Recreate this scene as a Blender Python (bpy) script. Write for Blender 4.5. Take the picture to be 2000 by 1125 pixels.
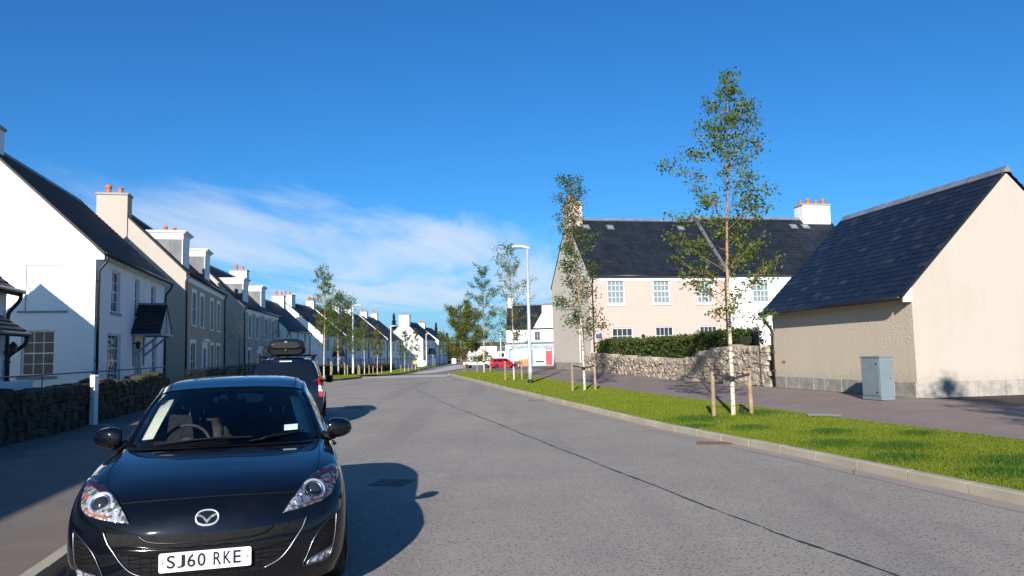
import bpy, math, random
import numpy as np
from mathutils import Vector, Matrix, noise as mnoise
R = math.radians
SC = bpy.context.scene
for _o in list(bpy.data.objects):
    bpy.data.objects.remove(_o)
COL = SC.collection

# ------------------------------------------------------------------ camera
PITCH, ROLL, EYE = R(5.0), R(1.3), 1.6
_fw = Vector((0, math.cos(PITCH), math.sin(PITCH)))
_r0 = Vector((1, 0, 0))
_u0 = Vector((0, -math.sin(PITCH), math.cos(PITCH)))
_rt = math.cos(ROLL) * _r0 - math.sin(ROLL) * _u0
_up = math.cos(ROLL) * _u0 + math.sin(ROLL) * _r0
cam_data = bpy.data.cameras.new('camera')
cam_data.sensor_width = 36.0
cam_data.lens = 27.0
cam_data.clip_start = 0.1
cam_data.clip_end = 6000
cam = bpy.data.objects.new('camera', cam_data)
cam.matrix_world = Matrix(((_rt.x, _up.x, -_fw.x, 0), (_rt.y, _up.y, -_fw.y, 0), (_rt.z, _up.z, -_fw.z, EYE), (0, 0, 0, 1)))
COL.objects.link(cam)
SC.camera = cam

# ------------------------------------------------------------------ sun and sky
SUN_AZ = R(190.3)      # clockwise from +Y: behind the camera, a little to the left
SUN_EL = R(21.5)
sun_data = bpy.data.lights.new('sun', 'SUN')
sun_data.energy = 5.0
sun_data.angle = R(0.53)
sun_data.color = (1.0, 0.94, 0.86)
sun = bpy.data.objects.new('sun', sun_data)
_sd = Vector((math.sin(SUN_AZ) * math.cos(SUN_EL), math.cos(SUN_AZ) * math.cos(SUN_EL), math.sin(SUN_EL)))
sun.rotation_euler = _sd.to_track_quat('Z', 'Y').to_euler()
sun.location = (0, 0, 60)
COL.objects.link(sun)

world = bpy.data.worlds.new('World')
SC.world = world
world.use_nodes = True
wn = world.node_tree
wn.nodes.clear()
def _n(tree, typ, **kw):
    n = tree.nodes.new(typ)
    for k, v in kw.items():
        setattr(n, k, v)
    return n
def wire(tree, a, b):
    tree.links.new(a, b)
def math_node(tree, op, a, b=None, clamp=False):
    n = _n(tree, 'ShaderNodeMath', operation=op, use_clamp=clamp)
    for i, s in enumerate((a, b)):
        if s is None:
            continue
        if isinstance(s, (int, float)):
            n.inputs[i].default_value = s
        else:
            tree.links.new(s, n.inputs[i])
    return n.outputs[0]
def maprange(tree, val, a, b, c=0.0, d=1.0, smooth=True):
    n = _n(tree, 'ShaderNodeMapRange')
    if smooth:
        n.interpolation_type = 'SMOOTHSTEP'
    tree.links.new(val, n.inputs['Value'])
    for k, v in (('From Min', a), ('From Max', b), ('To Min', c), ('To Max', d)):
        n.inputs[k].default_value = v
    return n.outputs['Result']
sky = _n(wn, 'ShaderNodeTexSky', sky_type='NISHITA')
sky.sun_disc = False
sky.sun_elevation = SUN_EL
sky.sun_rotation = SUN_AZ
sky.altitude = 100
sky.air_density = 1.0
sky.dust_density = 0.35
sky.ozone_density = 2.2
hsv = _n(wn, 'ShaderNodeHueSaturation')
hsv.inputs['Saturation'].default_value = 1.05
hsv.inputs['Value'].default_value = 1.0
gain = _n(wn, 'ShaderNodeMix', data_type='RGBA', blend_type='MULTIPLY')     # the camera's cool daylight balance
gain.inputs[0].default_value = 1.0
gain.inputs[7].default_value = (0.37, 0.78, 1.22, 1)
wire(wn, sky.outputs[0], gain.inputs[6])
wire(wn, gain.outputs[2], hsv.inputs['Color'])
# thin cirrus: noise on a flat cloud deck, seen through the view direction
tc = _n(wn, 'ShaderNodeTexCoord')
sep = _n(wn, 'ShaderNodeSeparateXYZ')
wire(wn, tc.outputs['Generated'], sep.inputs[0])
zc = math_node(wn, 'MAXIMUM', sep.outputs['Z'], 0.015)
dx = math_node(wn, 'DIVIDE', sep.outputs['X'], zc)
dy = math_node(wn, 'DIVIDE', sep.outputs['Y'], zc)
comb = _n(wn, 'ShaderNodeCombineXYZ')
wire(wn, dx, comb.inputs[0]); wire(wn, dy, comb.inputs[1])
mp = _n(wn, 'ShaderNodeMapping')
mp.inputs['Rotation'].default_value = (0, 0, R(33))
mp.inputs['Scale'].default_value = (0.80, 0.22, 1.0)
mp.inputs['Location'].default_value = (17.9, 11.8, 0)
wire(wn, comb.outputs[0], mp.inputs['Vector'])
n1 = _n(wn, 'ShaderNodeTexNoise'); n1.inputs['Scale'].default_value = 0.95; n1.inputs['Detail'].default_value = 8; n1.inputs['Roughness'].default_value = 0.56; n1.inputs['Distortion'].default_value = 0.5
wire(wn, mp.outputs[0], n1.inputs['Vector'])
# the cloud bank lies to the left of a slanting front in the cloud deck
bank = math_node(wn, 'ADD', math_node(wn, 'MULTIPLY', dx, -0.60), math_node(wn, 'MULTIPLY', dy, 0.80))
bankm = maprange(wn, bank, 1.7, 5.6)
lim = maprange(wn, sep.outputs['Z'], 0.04, 0.085)
dens = math_node(wn, 'ADD', n1.outputs['Fac'], math_node(wn, 'MULTIPLY', math_node(wn, 'SUBTRACT', bankm, 1.0), 0.55))
cl = maprange(wn, dens, 0.34, 0.62)
cl = math_node(wn, 'MULTIPLY', math_node(wn, 'MULTIPLY', cl, lim), 0.82)
mix = _n(wn, 'ShaderNodeMix', data_type='RGBA')
wire(wn, cl, mix.inputs[0])
hz = _n(wn, 'ShaderNodeMix', data_type='RGBA')       # pale haze low over the horizon, all the way round
wire(wn, math_node(wn, 'MULTIPLY', maprange(wn, sep.outputs['Z'], 0.16, 0.0), 0.8), hz.inputs[0])
wire(wn, hsv.outputs[0], hz.inputs[6]); hz.inputs[7].default_value = (2.6, 5.0, 7.2, 1)
wire(wn, hz.outputs[2], mix.inputs[6])
mix.inputs[7].default_value = (5.9, 6.9, 8.2, 1)
bg = _n(wn, 'ShaderNodeBackground')
bg.inputs['Strength'].default_value = 0.077
wire(wn, mix.outputs[2], bg.inputs['Color'])
wo = _n(wn, 'ShaderNodeOutputWorld')
wire(wn, bg.outputs[0], wo.inputs['Surface'])

SC.view_settings.view_transform = 'Standard'
SC.view_settings.look = 'None'
SC.view_settings.exposure = 0.58
SC.view_settings.gamma = 1.0
SC.view_settings.use_curve_mapping = False
SC.render.engine = 'CYCLES'
SC.cycles.max_bounces = 8
SC.cycles.transparent_max_bounces = 24
SC.cycles.use_denoising = True

# ------------------------------------------------------------------ helpers
def tag(o, label=None, cat=None, group=None, kind=None):
    if label: o['label'] = label
    if cat: o['category'] = cat
    if group: o['group'] = group
    if kind: o['kind'] = kind
    return o
def empty(name, loc=(0, 0, 0), rz=0.0, parent=None):
    o = bpy.data.objects.new(name, None)
    o.empty_display_size = 0.2
    o.location = loc
    o.rotation_euler = (0, 0, rz)
    o.parent = parent
    COL.objects.link(o)
    return o
def new_obj(name, me, parent=None, mw=None):
    o = bpy.data.objects.new(name, me)
    o.parent = parent
    if mw is not None:
        o.matrix_local = mw
    COL.objects.link(o)
    return o

class MB:
    """collects faces; build() links them as one mesh object"""
    def __init__(s, T=None):
        s.v = []; s.f = []; s.uv = []; s.T = T; s.mi = []; s.cm = 0; s.hasuv = False
    def add(s, pts, faces, uvs=None):
        b = len(s.v)
        if s.T is not None:
            pts = [s.T @ Vector(p) for p in pts]
        s.v += [tuple(p) for p in pts]
        for k, f in enumerate(faces):
            s.f.append(tuple(b + i for i in f))
            s.mi.append(s.cm)
            if uvs is not None:
                s.hasuv = True
                s.uv.append(uvs[k])
            else:
                s.uv.append([(0.0, 0.0)] * len(f))
    def quad(s, a, b, c, d, uv=None):
        s.add([a, b, c, d], [(0, 1, 2, 3)], [uv] if uv else None)
    def poly(s, pts, uv=None):
        s.add(pts, [tuple(range(len(pts)))], [uv] if uv else None)
    def box(s, x0, y0, z0, x1, y1, z1):
        s.add([(x0, y0, z0), (x1, y0, z0), (x1, y1, z0), (x0, y1, z0), (x0, y0, z1), (x1, y0, z1), (x1, y1, z1), (x0, y1, z1)],
              [(3, 2, 1, 0), (4, 5, 6, 7), (0, 1, 5, 4), (1, 2, 6, 5), (2, 3, 7, 6), (3, 0, 4, 7)])
    def tube(s, pts, r, n=8, cap=True, squash=None):
        pts = [Vector(p) for p in pts]
        rs = r if isinstance(r, (list, tuple)) else [r] * len(pts)
        vs = []; fs = []
        prev = None
        for i, p in enumerate(pts):
            t = (pts[min(i + 1, len(pts) - 1)] - pts[max(i - 1, 0)])
            t = t.normalized() if t.length > 1e-9 else Vector((0, 0, 1))
            if prev is None:
                a = t.orthogonal().normalized()
            else:
                a = (prev - t * prev.dot(t))
                a = a.normalized() if a.length > 1e-6 else t.orthogonal().normalized()
            prev = a
            b = t.cross(a)
            for k in range(n):
                an = 2 * math.pi * k / n
                vs.append(p + (a * math.cos(an) + b * math.sin(an)) * rs[i])
        for i in range(len(pts) - 1):
            for k in range(n):
                fs.append((i * n + k, i * n + (k + 1) % n, (i + 1) * n + (k + 1) % n, (i + 1) * n + k))
        if cap:
            fs.append(tuple(reversed(range(n))))
            fs.append(tuple(range((len(pts) - 1) * n, len(pts) * n)))
        s.add(vs, fs)
    def lathe(s, prof, n=16, o=(0, 0, 0), ax='Z'):
        """prof: (r, h) from bottom to top"""
        vs = []; fs = []
        for (r, h) in prof:
            for k in range(n):
                an = 2 * math.pi * k / n
                c, d = r * math.cos(an), r * math.sin(an)
                p = {'Z': (c, d, h), 'X': (h, c, d), 'Y': (d, h, c)}[ax]
                vs.append((o[0] + p[0], o[1] + p[1], o[2] + p[2]))
        for i in range(len(prof) - 1):
            for k in range(n):
                fs.append((i * n + k, i * n + (k + 1) % n, (i + 1) * n + (k + 1) % n, (i + 1) * n + k))
        fs.append(tuple(reversed(range(n))))
        fs.append(tuple(range((len(prof) - 1) * n, len(prof) * n)))
        s.add(vs, fs)
    def grid(s, P, flip=False, uv=None, closed=False):
        """P: 2-D list of points"""
        ni, nj = len(P), len(P[0])
        vs = [p for row in P for p in row]
        fs = []; us = []
        for i in range(ni - 1):
            for j in range(nj - 1 + (1 if closed else 0)):
                j2 = (j + 1) % nj
                q = (i * nj + j, i * nj + j2, (i + 1) * nj + j2, (i + 1) * nj + j)
                fs.append(tuple(reversed(q)) if flip else q)
                if uv:
                    w = [uv[i][j], uv[i][j2], uv[i + 1][j2], uv[i + 1][j]]
                    us.append(list(reversed(w)) if flip else w)
        s.add(vs, fs, us if uv else None)
    def mesh(s, name):
        me = bpy.data.meshes.new(name)
        me.from_pydata(s.v, [], s.f)
        if s.hasuv:
            l = me.uv_layers.new(name='UVMap')
            flat = np.array([c for f in s.uv for p in f for c in p], dtype=np.float32)
            l.data.foreach_set('uv', flat)
        return me
    def build(s, name, mat, parent=None, smooth=False, bevel=0.0, mw=None):
        me = s.mesh(name)
        mats = mat if isinstance(mat, (list, tuple)) else [mat]
        for m in mats:
            me.materials.append(m)
        if len(mats) > 1:
            me.polygons.foreach_set('material_index', s.mi)
        if smooth:
            me.polygons.foreach_set('use_smooth', [True] * len(me.polygons))
        me.update()
        o = new_obj(name, me, parent, mw)
        if bevel:
            b = o.modifiers.new('bevel', 'BEVEL'); b.width = bevel; b.segments = 2; b.limit_method = 'ANGLE'
        return o
def tri_mesh(name, verts, faces, mat, parent=None, smooth=False):
    """fast numpy route for many small faces of one size"""
    me = bpy.data.meshes.new(name)
    verts = np.asarray(verts, np.float32); faces = np.asarray(faces, np.int32)
    k = faces.shape[1]
    me.vertices.add(len(verts)); me.vertices.foreach_set('co', verts.ravel())
    me.loops.add(faces.size); me.loops.foreach_set('vertex_index', faces.ravel())
    me.polygons.add(len(faces))
    me.polygons.foreach_set('loop_start', np.arange(0, faces.size, k, dtype=np.int32))
    me.polygons.foreach_set('loop_total', np.full(len(faces), k, np.int32))
    if smooth:
        me.polygons.foreach_set('use_smooth', [True] * len(faces))
    me.update(calc_edges=True)
    me.materials.append(mat)
    return new_obj(name, me, parent)
def interp(pts, x):
    return float(np.interp(x, [p[0] for p in pts], [p[1] for p in pts]))

# ------------------------------------------------------------------ materials
def mat_base(name):
    m = bpy.data.materials.new(name)
    m.use_nodes = True
    t = m.node_tree
    b = t.nodes['Principled BSDF']
    return m, t, b
def rgba(c):
    return (c[0], c[1], c[2], 1.0)
def plain(name, c, rough=0.6, metal=0.0, spec=0.5, coat=0.0, emit=None):
    m, t, b = mat_base(name)
    b.inputs['Base Color'].default_value = rgba(c)
    b.inputs['Roughness'].default_value = rough
    b.inputs['Metallic'].default_value = metal
    b.inputs['Specular IOR Level'].default_value = spec
    if coat:
        b.inputs['Coat Weight'].default_value = coat
        b.inputs['Coat Roughness'].default_value = 0.03
    return m
def coords(t, kind='Object'):
    if kind == 'Position':
        return _n(t, 'ShaderNodeNewGeometry').outputs['Position']
    return _n(t, 'ShaderNodeTexCoord').outputs[kind]
def noise_tex(t, vec, scale, detail=4, rough=0.55, dist=0.0):
    n = _n(t, 'ShaderNodeTexNoise')
    n.inputs['Scale'].default_value = scale
    n.inputs['Detail'].default_value = detail
    n.inputs['Roughness'].default_value = rough
    n.inputs['Distortion'].default_value = dist
    t.links.new(vec, n.inputs['Vector'])
    return n.outputs['Fac']
def mixc(t, fac, a, b, mode='MIX'):
    n = _n(t, 'ShaderNodeMix', data_type='RGBA', blend_type=mode)
    for idx, s in ((0, fac), (6, a), (7, b)):
        if isinstance(s, (int, float)):
            n.inputs[idx].default_value = s
        elif isinstance(s, (tuple, list)):
            n.inputs[idx].default_value = rgba(s)
        else:
            t.links.new(s, n.inputs[idx])
    return n.outputs[2]
def bump(t, b, height, strength=0.3, dist=0.02, prev=None):
    n = _n(t, 'ShaderNodeBump')
    n.inputs['Strength'].default_value = strength
    n.inputs['Distance'].default_value = dist
    t.links.new(height, n.inputs['Height'])
    if prev is not None:
        t.links.new(prev, n.inputs['Normal'])
    t.links.new(n.outputs[0], b.inputs['Normal'])
    return n.outputs[0]
def mottled(name, c1, c2, scale=3.0, rough=0.7, bscale=40.0, bstr=0.25, bdist=0.01, kind='Object', metal=0.0, lo=0.35, hi=0.65, spec=0.4):
    m, t, b = mat_base(name)
    v = coords(t, kind)
    f = maprange(t, noise_tex(t, v, scale, 5), lo, hi)
    t.links.new(mixc(t, f, c1, c2), b.inputs['Base Color'])
    b.inputs['Roughness'].default_value = rough
    b.inputs['Metallic'].default_value = metal
    b.inputs['Specular IOR Level'].default_value = spec
    if bstr:
        bump(t, b, noise_tex(t, v, bscale, 3), bstr, bdist)
    return m
def render_wall(name, c, grain=55.0, strength=0.35, dirt=(0.80, 0.78, 0.72), rough=0.9, bdist=0.012):
    """harled or smooth rendered wall: fine grain relief, slight weather staining near the foot and under the eaves"""
    m, t, b = mat_base(name)
    v = coords(t, 'Object')
    n1_ = noise_tex(t, v, 0.7, 5, 0.6)
    mp_ = _n(t, 'ShaderNodeMapping'); mp_.inputs['Scale'].default_value = (2.2, 2.2, 0.25)
    t.links.new(v, mp_.inputs['Vector'])
    n2_ = noise_tex(t, mp_.outputs[0], 1.6, 4, 0.6)
    d = tuple(c[i] * dirt[i] for i in range(3))
    f = math_node(t, 'MULTIPLY', maprange(t, math_node(t, 'ADD', n1_, math_node(t, 'MULTIPLY', n2_, 0.7)), 0.75, 1.15), 0.24)
    sz_ = _n(t, 'ShaderNodeSeparateXYZ'); t.links.new(v, sz_.inputs[0])
    splash = maprange(t, math_node(t, 'ADD', sz_.outputs['Z'], math_node(t, 'MULTIPLY', noise_tex(t, v, 5.0, 4), -0.9)), 0.25, -0.35)
    cc_ = mixc(t, math_node(t, 'MULTIPLY', splash, 0.45), mixc(t, f, c, d), (0.30, 0.26, 0.20))
    t.links.new(cc_, b.inputs['Base Color'])
    b.inputs['Roughness'].default_value = rough
    b.inputs['Specular IOR Level'].default_value = 0.2
    vo = _n(t, 'ShaderNodeTexVoronoi'); vo.inputs['Scale'].default_value = grain
    t.links.new(v, vo.inputs['Vector'])
    h = math_node(t, 'ADD', math_node(t, 'MULTIPLY', vo.outputs['Distance'], -0.6), noise_tex(t, v, grain * 0.8, 3))
    bump(t, b, h, strength, bdist)
    return m
def slate_mat(name, c1, c2, w=0.30, h=0.20, mort=0.012):
    m, t, b = mat_base(name)
    uv = coords(t, 'UV')
    br = _n(t, 'ShaderNodeTexBrick', offset=0.5)
    br.inputs['Scale'].default_value = 1.0
    br.inputs['Brick Width'].default_value = w
    br.inputs['Row Height'].default_value = h
    br.inputs['Mortar Size'].default_value = mort
    br.inputs['Mortar Smooth'].default_value = 0.1
    br.inputs['Bias'].default_value = -0.1
    br.inputs['Color1'].default_value = rgba(c1)
    br.inputs['Color2'].default_value = rgba(c2)
    br.inputs['Mortar'].default_value = rgba(tuple(x * 0.35 for x in c1))
    t.links.new(uv, br.inputs['Vector'])
    nz = noise_tex(t, uv, 1.3, 6, 0.65)
    col = mixc(t, maprange(t, nz, 0.35, 0.7), br.outputs['Color'], tuple(x * 1.25 for x in c2))
    t.links.new(col, b.inputs['Base Color'])
    b.inputs['Roughness'].default_value = 0.62
    b.inputs['Specular IOR Level'].default_value = 0.35
    hh = math_node(t, 'ADD', math_node(t, 'MULTIPLY', br.outputs['Fac'], -1.0), math_node(t, 'MULTIPLY', noise_tex(t, uv, 24, 3), 0.5))
    bump(t, b, hh, 0.5, 0.008)
    return m
def random_tint(name, cols, rough=0.85, nscale=9.0, bscale=30.0, bstr=0.5, bdist=0.02, spec=0.25):
    """stones, slates, leaves: each piece its own tone"""
    m, t, b = mat_base(name)
    oi = _n(t, 'ShaderNodeObjectInfo'); ge = _n(t, 'ShaderNodeNewGeometry')
    r = math_node(t, 'FRACT', math_node(t, 'ADD', oi.outputs['Random'], math_node(t, 'MULTIPLY', ge.outputs['Random Per Island'], 7.31)))
    cr = _n(t, 'ShaderNodeValToRGB')
    el = cr.color_ramp.elements
    while len(el) < len(cols):
        el.new(0.5)
    for i, c in enumerate(cols):
        el[i].position = i / (len(cols) - 1)
        el[i].color = rgba(c)
    t.links.new(r, cr.inputs[0])
    v = ge.outputs['Position']
    nz = maprange(t, noise_tex(t, v, nscale, 5, 0.65), 0.3, 0.75)
    t.links.new(mixc(t, math_node(t, 'MULTIPLY', nz, 0.55), cr.outputs[0], tuple(sum(c[i] for c in cols) / len(cols) * 0.55 for i in range(3))), b.inputs['Base Color'])
    b.inputs['Roughness'].default_value = rough
    b.inputs['Specular IOR Level'].default_value = spec
    if bstr:
        bump(t, b, noise_tex(t, v, bscale, 4), bstr, bdist)
    return m
def leaf_mat(name, cols, trans=0.45):
    m = bpy.data.materials.new(name); m.use_nodes = True
    t = m.node_tree; t.nodes.clear()
    ge = _n(t, 'ShaderNodeNewGeometry')
    cr = _n(t, 'ShaderNodeValToRGB')
    el = cr.color_ramp.elements
    while len(el) < len(cols):
        el.new(0.5)
    for i, c in enumerate(cols):
        el[i].position = i / (len(cols) - 1); el[i].color = rgba(c)
    t.links.new(ge.outputs['Random Per Island'], cr.inputs[0])
    p = _n(t, 'ShaderNodeBsdfPrincipled')
    t.links.new(cr.outputs[0], p.inputs['Base Color'])
    p.inputs['Roughness'].default_value = 0.5
    p.inputs['Specular IOR Level'].default_value = 0.3
    tr = _n(t, 'ShaderNodeBsdfTranslucent')
    t.links.new(mixc(t, 0.5, cr.outputs[0], (0.16, 0.20, 0.02)), tr.inputs['Color'])
    mx = _n(t, 'ShaderNodeMixShader'); mx.inputs[0].default_value = trans
    t.links.new(p.outputs[0], mx.inputs[1]); t.links.new(tr.outputs[0], mx.inputs[2])
    o = _n(t, 'ShaderNodeOutputMaterial'); t.links.new(mx.outputs[0], o.inputs['Surface'])
    return m
def glass_mat(name, tint=(0.75, 0.8, 0.8), refl=1.0, rough=0.0):
    """thin sheet of glass: tinted see-through plus Fresnel mirror"""
    m = bpy.data.materials.new(name); m.use_nodes = True
    t = m.node_tree; t.nodes.clear()
    tr = _n(t, 'ShaderNodeBsdfTransparent'); tr.inputs[0].default_value = rgba(tint)
    gl = _n(t, 'ShaderNodeBsdfGlossy'); gl.inputs['Roughness'].default_value = rough
    fr = _n(t, 'ShaderNodeFresnel'); fr.inputs['IOR'].default_value = 1.5
    ff = math_node(t, 'MULTIPLY', fr.outputs[0], refl, clamp=True)
    mx = _n(t, 'ShaderNodeMixShader')
    t.links.new(ff, mx.inputs[0]); t.links.new(tr.outputs[0], mx.inputs[1]); t.links.new(gl.outputs[0], mx.inputs[2])
    o = _n(t, 'ShaderNodeOutputMaterial'); t.links.new(mx.outputs[0], o.inputs['Surface'])
    return m
def pane_mat(name, c=(0.03, 0.035, 0.04), wav=1.6, rough=0.02):
    """house window glass with a dim room behind: dark, mirror-like, slightly wavy"""
    m, t, b = mat_base(name)
    b.inputs['Base Color'].default_value = rgba(c)
    b.inputs['Roughness'].default_value = rough
    b.inputs['IOR'].default_value = 1.52
    b.inputs['Specular IOR Level'].default_value = 0.7
    bump(t, b, noise_tex(t, coords(t, 'Object'), wav, 2), 0.12, 0.05)
    return m

# surfaces
def road_mat():
    m, t, b = mat_base('rolled_asphalt')
    v = coords(t, 'Position')
    mpr = _n(t, 'ShaderNodeMapping'); mpr.inputs['Rotation'].default_value = (0, 0, R(-12.5)); mpr.inputs['Scale'].default_value = (1.1, .07, 1)
    t.links.new(v, mpr.inputs['Vector'])
    tracks = noise_tex(t, mpr.outputs[0], 1.0, 3, 0.5)
    stains = noise_tex(t, v, 0.9, 6, 0.7, 0.6)
    vo = _n(t, 'ShaderNodeTexVoronoi'); vo.inputs['Scale'].default_value = 37.0
    t.links.new(v, vo.inputs['Vector'])
    vo2 = _n(t, 'ShaderNodeTexVoronoi'); vo2.inputs['Scale'].default_value = 61.0
    t.links.new(v, vo2.inputs['Vector'])
    sc_ = _n(t, 'ShaderNodeSeparateColor'); t.links.new(vo.outputs['Color'], sc_.inputs[0])
    big = noise_tex(t, v, 0.45, 5, 0.6)
    med = noise_tex(t, v, 2.3, 4, 0.6)
    mortar = mixc(t, maprange(t, big, 0.3, 0.7), (0.3428, 0.3036, 0.2560), (0.2857, 0.2562, 0.2199))
    mortar = mixc(t, math_node(t, 'MULTIPLY', maprange(t, med, 0.45, 0.75), 0.5), mortar, (0.3755, 0.3285, 0.2770))
    chipc = mixc(t, sc_.outputs['Red'], (0.0245, 0.0233, 0.0227), (0.1551, 0.1247, 0.1091))
    chip = math_node(t, 'MULTIPLY', maprange(t, vo.outputs['Distance'], 0.40, 0.27), maprange(t, sc_.outputs['Green'], 0.30, 0.38))
    c = mixc(t, math_node(t, 'MULTIPLY', chip, 0.88), mortar, chipc)
    c = mixc(t, math_node(t, 'MULTIPLY', maprange(t, tracks, 0.50, 0.72), 0.35), c, (0.1388, 0.1288, 0.1216))
    c = mixc(t, math_node(t, 'MULTIPLY', maprange(t, stains, 0.60, 0.78), 0.35), c, (0.1061, 0.0982, 0.0923))
    s2_ = _n(t, 'ShaderNodeSeparateColor'); t.links.new(vo2.outputs['Color'], s2_.inputs[0])
    chip2 = math_node(t, 'MULTIPLY', maprange(t, vo2.outputs['Distance'], 0.42, 0.28), maprange(t, s2_.outputs['Blue'], 0.55, 0.62))
    c = mixc(t, math_node(t, 'MULTIPLY', chip2, 0.75), c, mixc(t, s2_.outputs['Red'], (0.0424, 0.0400, 0.0392), (0.4028, 0.3672, 0.3270)))
    fine = noise_tex(t, v, 260, 2)
    c = mixc(t, math_node(t, 'MULTIPLY', maprange(t, fine, 0.4, 0.7), 0.25), c, (0.4489, 0.3909, 0.3357))
    t.links.new(c, b.inputs['Base Color'])
    b.inputs['Roughness'].default_value = 0.85
    b.inputs['Specular IOR Level'].default_value = 0.3
    hgt = math_node(t, 'ADD', math_node(t, 'MULTIPLY', chip, 0.8), math_node(t, 'MULTIPLY', fine, 0.4))
    bump(t, b, hgt, 0.55, 0.006)
    return m
def tarmac_mat(name, c1, c2, scale=1.2, fine=210):
    m, t, b = mat_base(name)
    v = coords(t, 'Position')
    f = maprange(t, noise_tex(t, v, scale, 6, 0.62), 0.3, 0.7)
    c = mixc(t, f, c1, c2)
    fn = noise_tex(t, v, fine, 2)
    c = mixc(t, math_node(t, 'MULTIPLY', maprange(t, fn, 0.42, 0.7), 0.35), c, tuple(x * 1.6 for x in c2))
    vo = _n(t, 'ShaderNodeTexVoronoi'); vo.inputs['Scale'].default_value = 90
    t.links.new(v, vo.inputs['Vector'])
    t.links.new(c, b.inputs['Base Color'])
    b.inputs['Roughness'].default_value = 0.88
    b.inputs['Specular IOR Level'].default_value = 0.3
    bump(t, b, math_node(t, 'ADD', vo.outputs['Distance'], fn), 0.35, 0.005)
    return m
def lawn_mat(name, c1, c2, c3):
    m, t, b = mat_base(name)
    v = coords(t, 'Position')
    f = maprange(t, noise_tex(t, v, 0.9, 5, 0.6), 0.35, 0.65)
    c = mixc(t, f, c1, c2)
    f2 = maprange(t, noise_tex(t, v, 0.23, 3, 0.5), 0.4, 0.7)
    c = mixc(t, math_node(t, 'MULTIPLY', f2, 0.6), c, c3)
    t.links.new(c, b.inputs['Base Color'])
    b.inputs['Roughness'].default_value = 0.9
    b.inputs['Specular IOR Level'].default_value = 0.1
    bump(t, b, noise_tex(t, v, 70, 3), 0.6, 0.03)
    return m

M = {}
M['road'] = road_mat()
M['path'] = tarmac_mat('path_asphalt', (0.2080, 0.1594, 0.1372), (0.2523, 0.1993, 0.1727))
M['pave'] = tarmac_mat('pavement_asphalt', (0.1578, 0.1309, 0.1078), (0.1963, 0.1656, 0.1386))
M['drive'] = tarmac_mat('drive_asphalt', (0.0347, 0.0308, 0.0293), (0.0577, 0.0477, 0.0423))
M['fartar'] = tarmac_mat('far_asphalt', (0.1540, 0.1424, 0.1309), (0.2079, 0.1925, 0.1771), 0.25)
M['pale'] = tarmac_mat('pale_paving', (0.3850, 0.3581, 0.3234), (0.4620, 0.4312, 0.3850), 0.5)
M['channel'] = tarmac_mat('channel_asphalt', (0.2772, 0.2310, 0.2041), (0.3234, 0.2695, 0.2349))
M['seal'] = plain('bitumen_joint', (0.03, 0.03, 0.035), 0.6)
M['kerb'] = mottled('granite_kerb', (0.4312, 0.3850, 0.2926), (0.3542, 0.3157, 0.2464), 1.2, 0.85, 160, 0.5, 0.004, kind='Position')
M['edging'] = mottled('concrete_edging', (0.3542, 0.3311, 0.2926), (0.2926, 0.2772, 0.2541), 2.0, 0.9, 120, 0.3, 0.004, kind='Position')
M['lawn'] = lawn_mat('lawn', (0.1155, 0.1617, 0.0123), (0.1848, 0.2079, 0.0216), (0.2156, 0.2002, 0.0347))
M['field'] = lawn_mat('rough_field', (0.1001, 0.1078, 0.0270), (0.1540, 0.1309, 0.0462), (0.1309, 0.0924, 0.0385))
M['soil'] = mottled('bare_soil', (0.10, 0.075, 0.05), (0.16, 0.12, 0.08), 2, 0.95, 20, 0.5, 0.03, kind='Position')
M['white'] = render_wall('white_harling', (0.84, 0.84, 0.83), 45, 0.30)
M['cream'] = render_wall('cream_harling', (0.4504, 0.4004, 0.3388), 42, 0.55)
M['cream_g'] = render_wall('garage_harling', (0.6553, 0.5579, 0.4206), 34, 0.9, bdist=0.016)
M['taupe'] = render_wall('taupe_render', (0.47, 0.385, 0.295), 60, 0.18)
M['stone_r'] = render_wall('stone_render', (0.54, 0.455, 0.40), 60, 0.18)
M['pink'] = render_wall('pink_render', (0.5236, 0.4043, 0.3503), 60, 0.15)
M['greyr'] = render_wall('grey_render', (0.6622, 0.5929, 0.4967), 60, 0.18)
M['wpaint'] = mottled('white_paint', (0.82, 0.82, 0.81), (0.74, 0.74, 0.73), 4, 0.5, 60, 0.08, 0.003)
M['bluepaint'] = mottled('grey_blue_paint', (0.22, 0.28, 0.33), (0.19, 0.245, 0.29), 4, 0.5, 60, 0.08, 0.003)
M['shopblue'] = mottled('pale_blue_paint', (0.3696, 0.4774, 0.5236), (0.3388, 0.4389, 0.4928), 1, 0.5, 60, 0.08, 0.003)
M['redpaint'] = plain('red_paint', (0.55, 0.03, 0.05), 0.4)
M['slate'] = slate_mat('dark_slate', (0.008, 0.011, 0.018), (0.015, 0.019, 0.029))
M['slate2'] = slate_mat('brown_slate', (0.024, 0.022, 0.023), (0.042, 0.036, 0.034), 0.28, 0.2)
M['lead'] = mottled('lead_sheet', (0.165, 0.175, 0.18), (0.115, 0.125, 0.135), 1.8, 0.6, 9, 0.25, 0.02, metal=0.25)
M['zinc'] = mottled('zinc_ridge', (0.30, 0.32, 0.34), (0.22, 0.24, 0.26), 3, 0.5, 20, 0.15, 0.01, metal=0.4)
M['terracotta'] = mottled('terracotta', (0.50, 0.17, 0.085), (0.40, 0.13, 0.07), 6, 0.75, 60, 0.2, 0.004)
M['pipe'] = plain('black_pipe', (0.012, 0.012, 0.014), 0.35)
M['iron'] = plain('black_iron', (0.015, 0.015, 0.016), 0.5)
M['rust'] = mottled('rusty_iron', (0.24, 0.135, 0.085), (0.17, 0.10, 0.07), 12, 0.85, 60, 0.4, 0.004, kind='Position')
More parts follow.
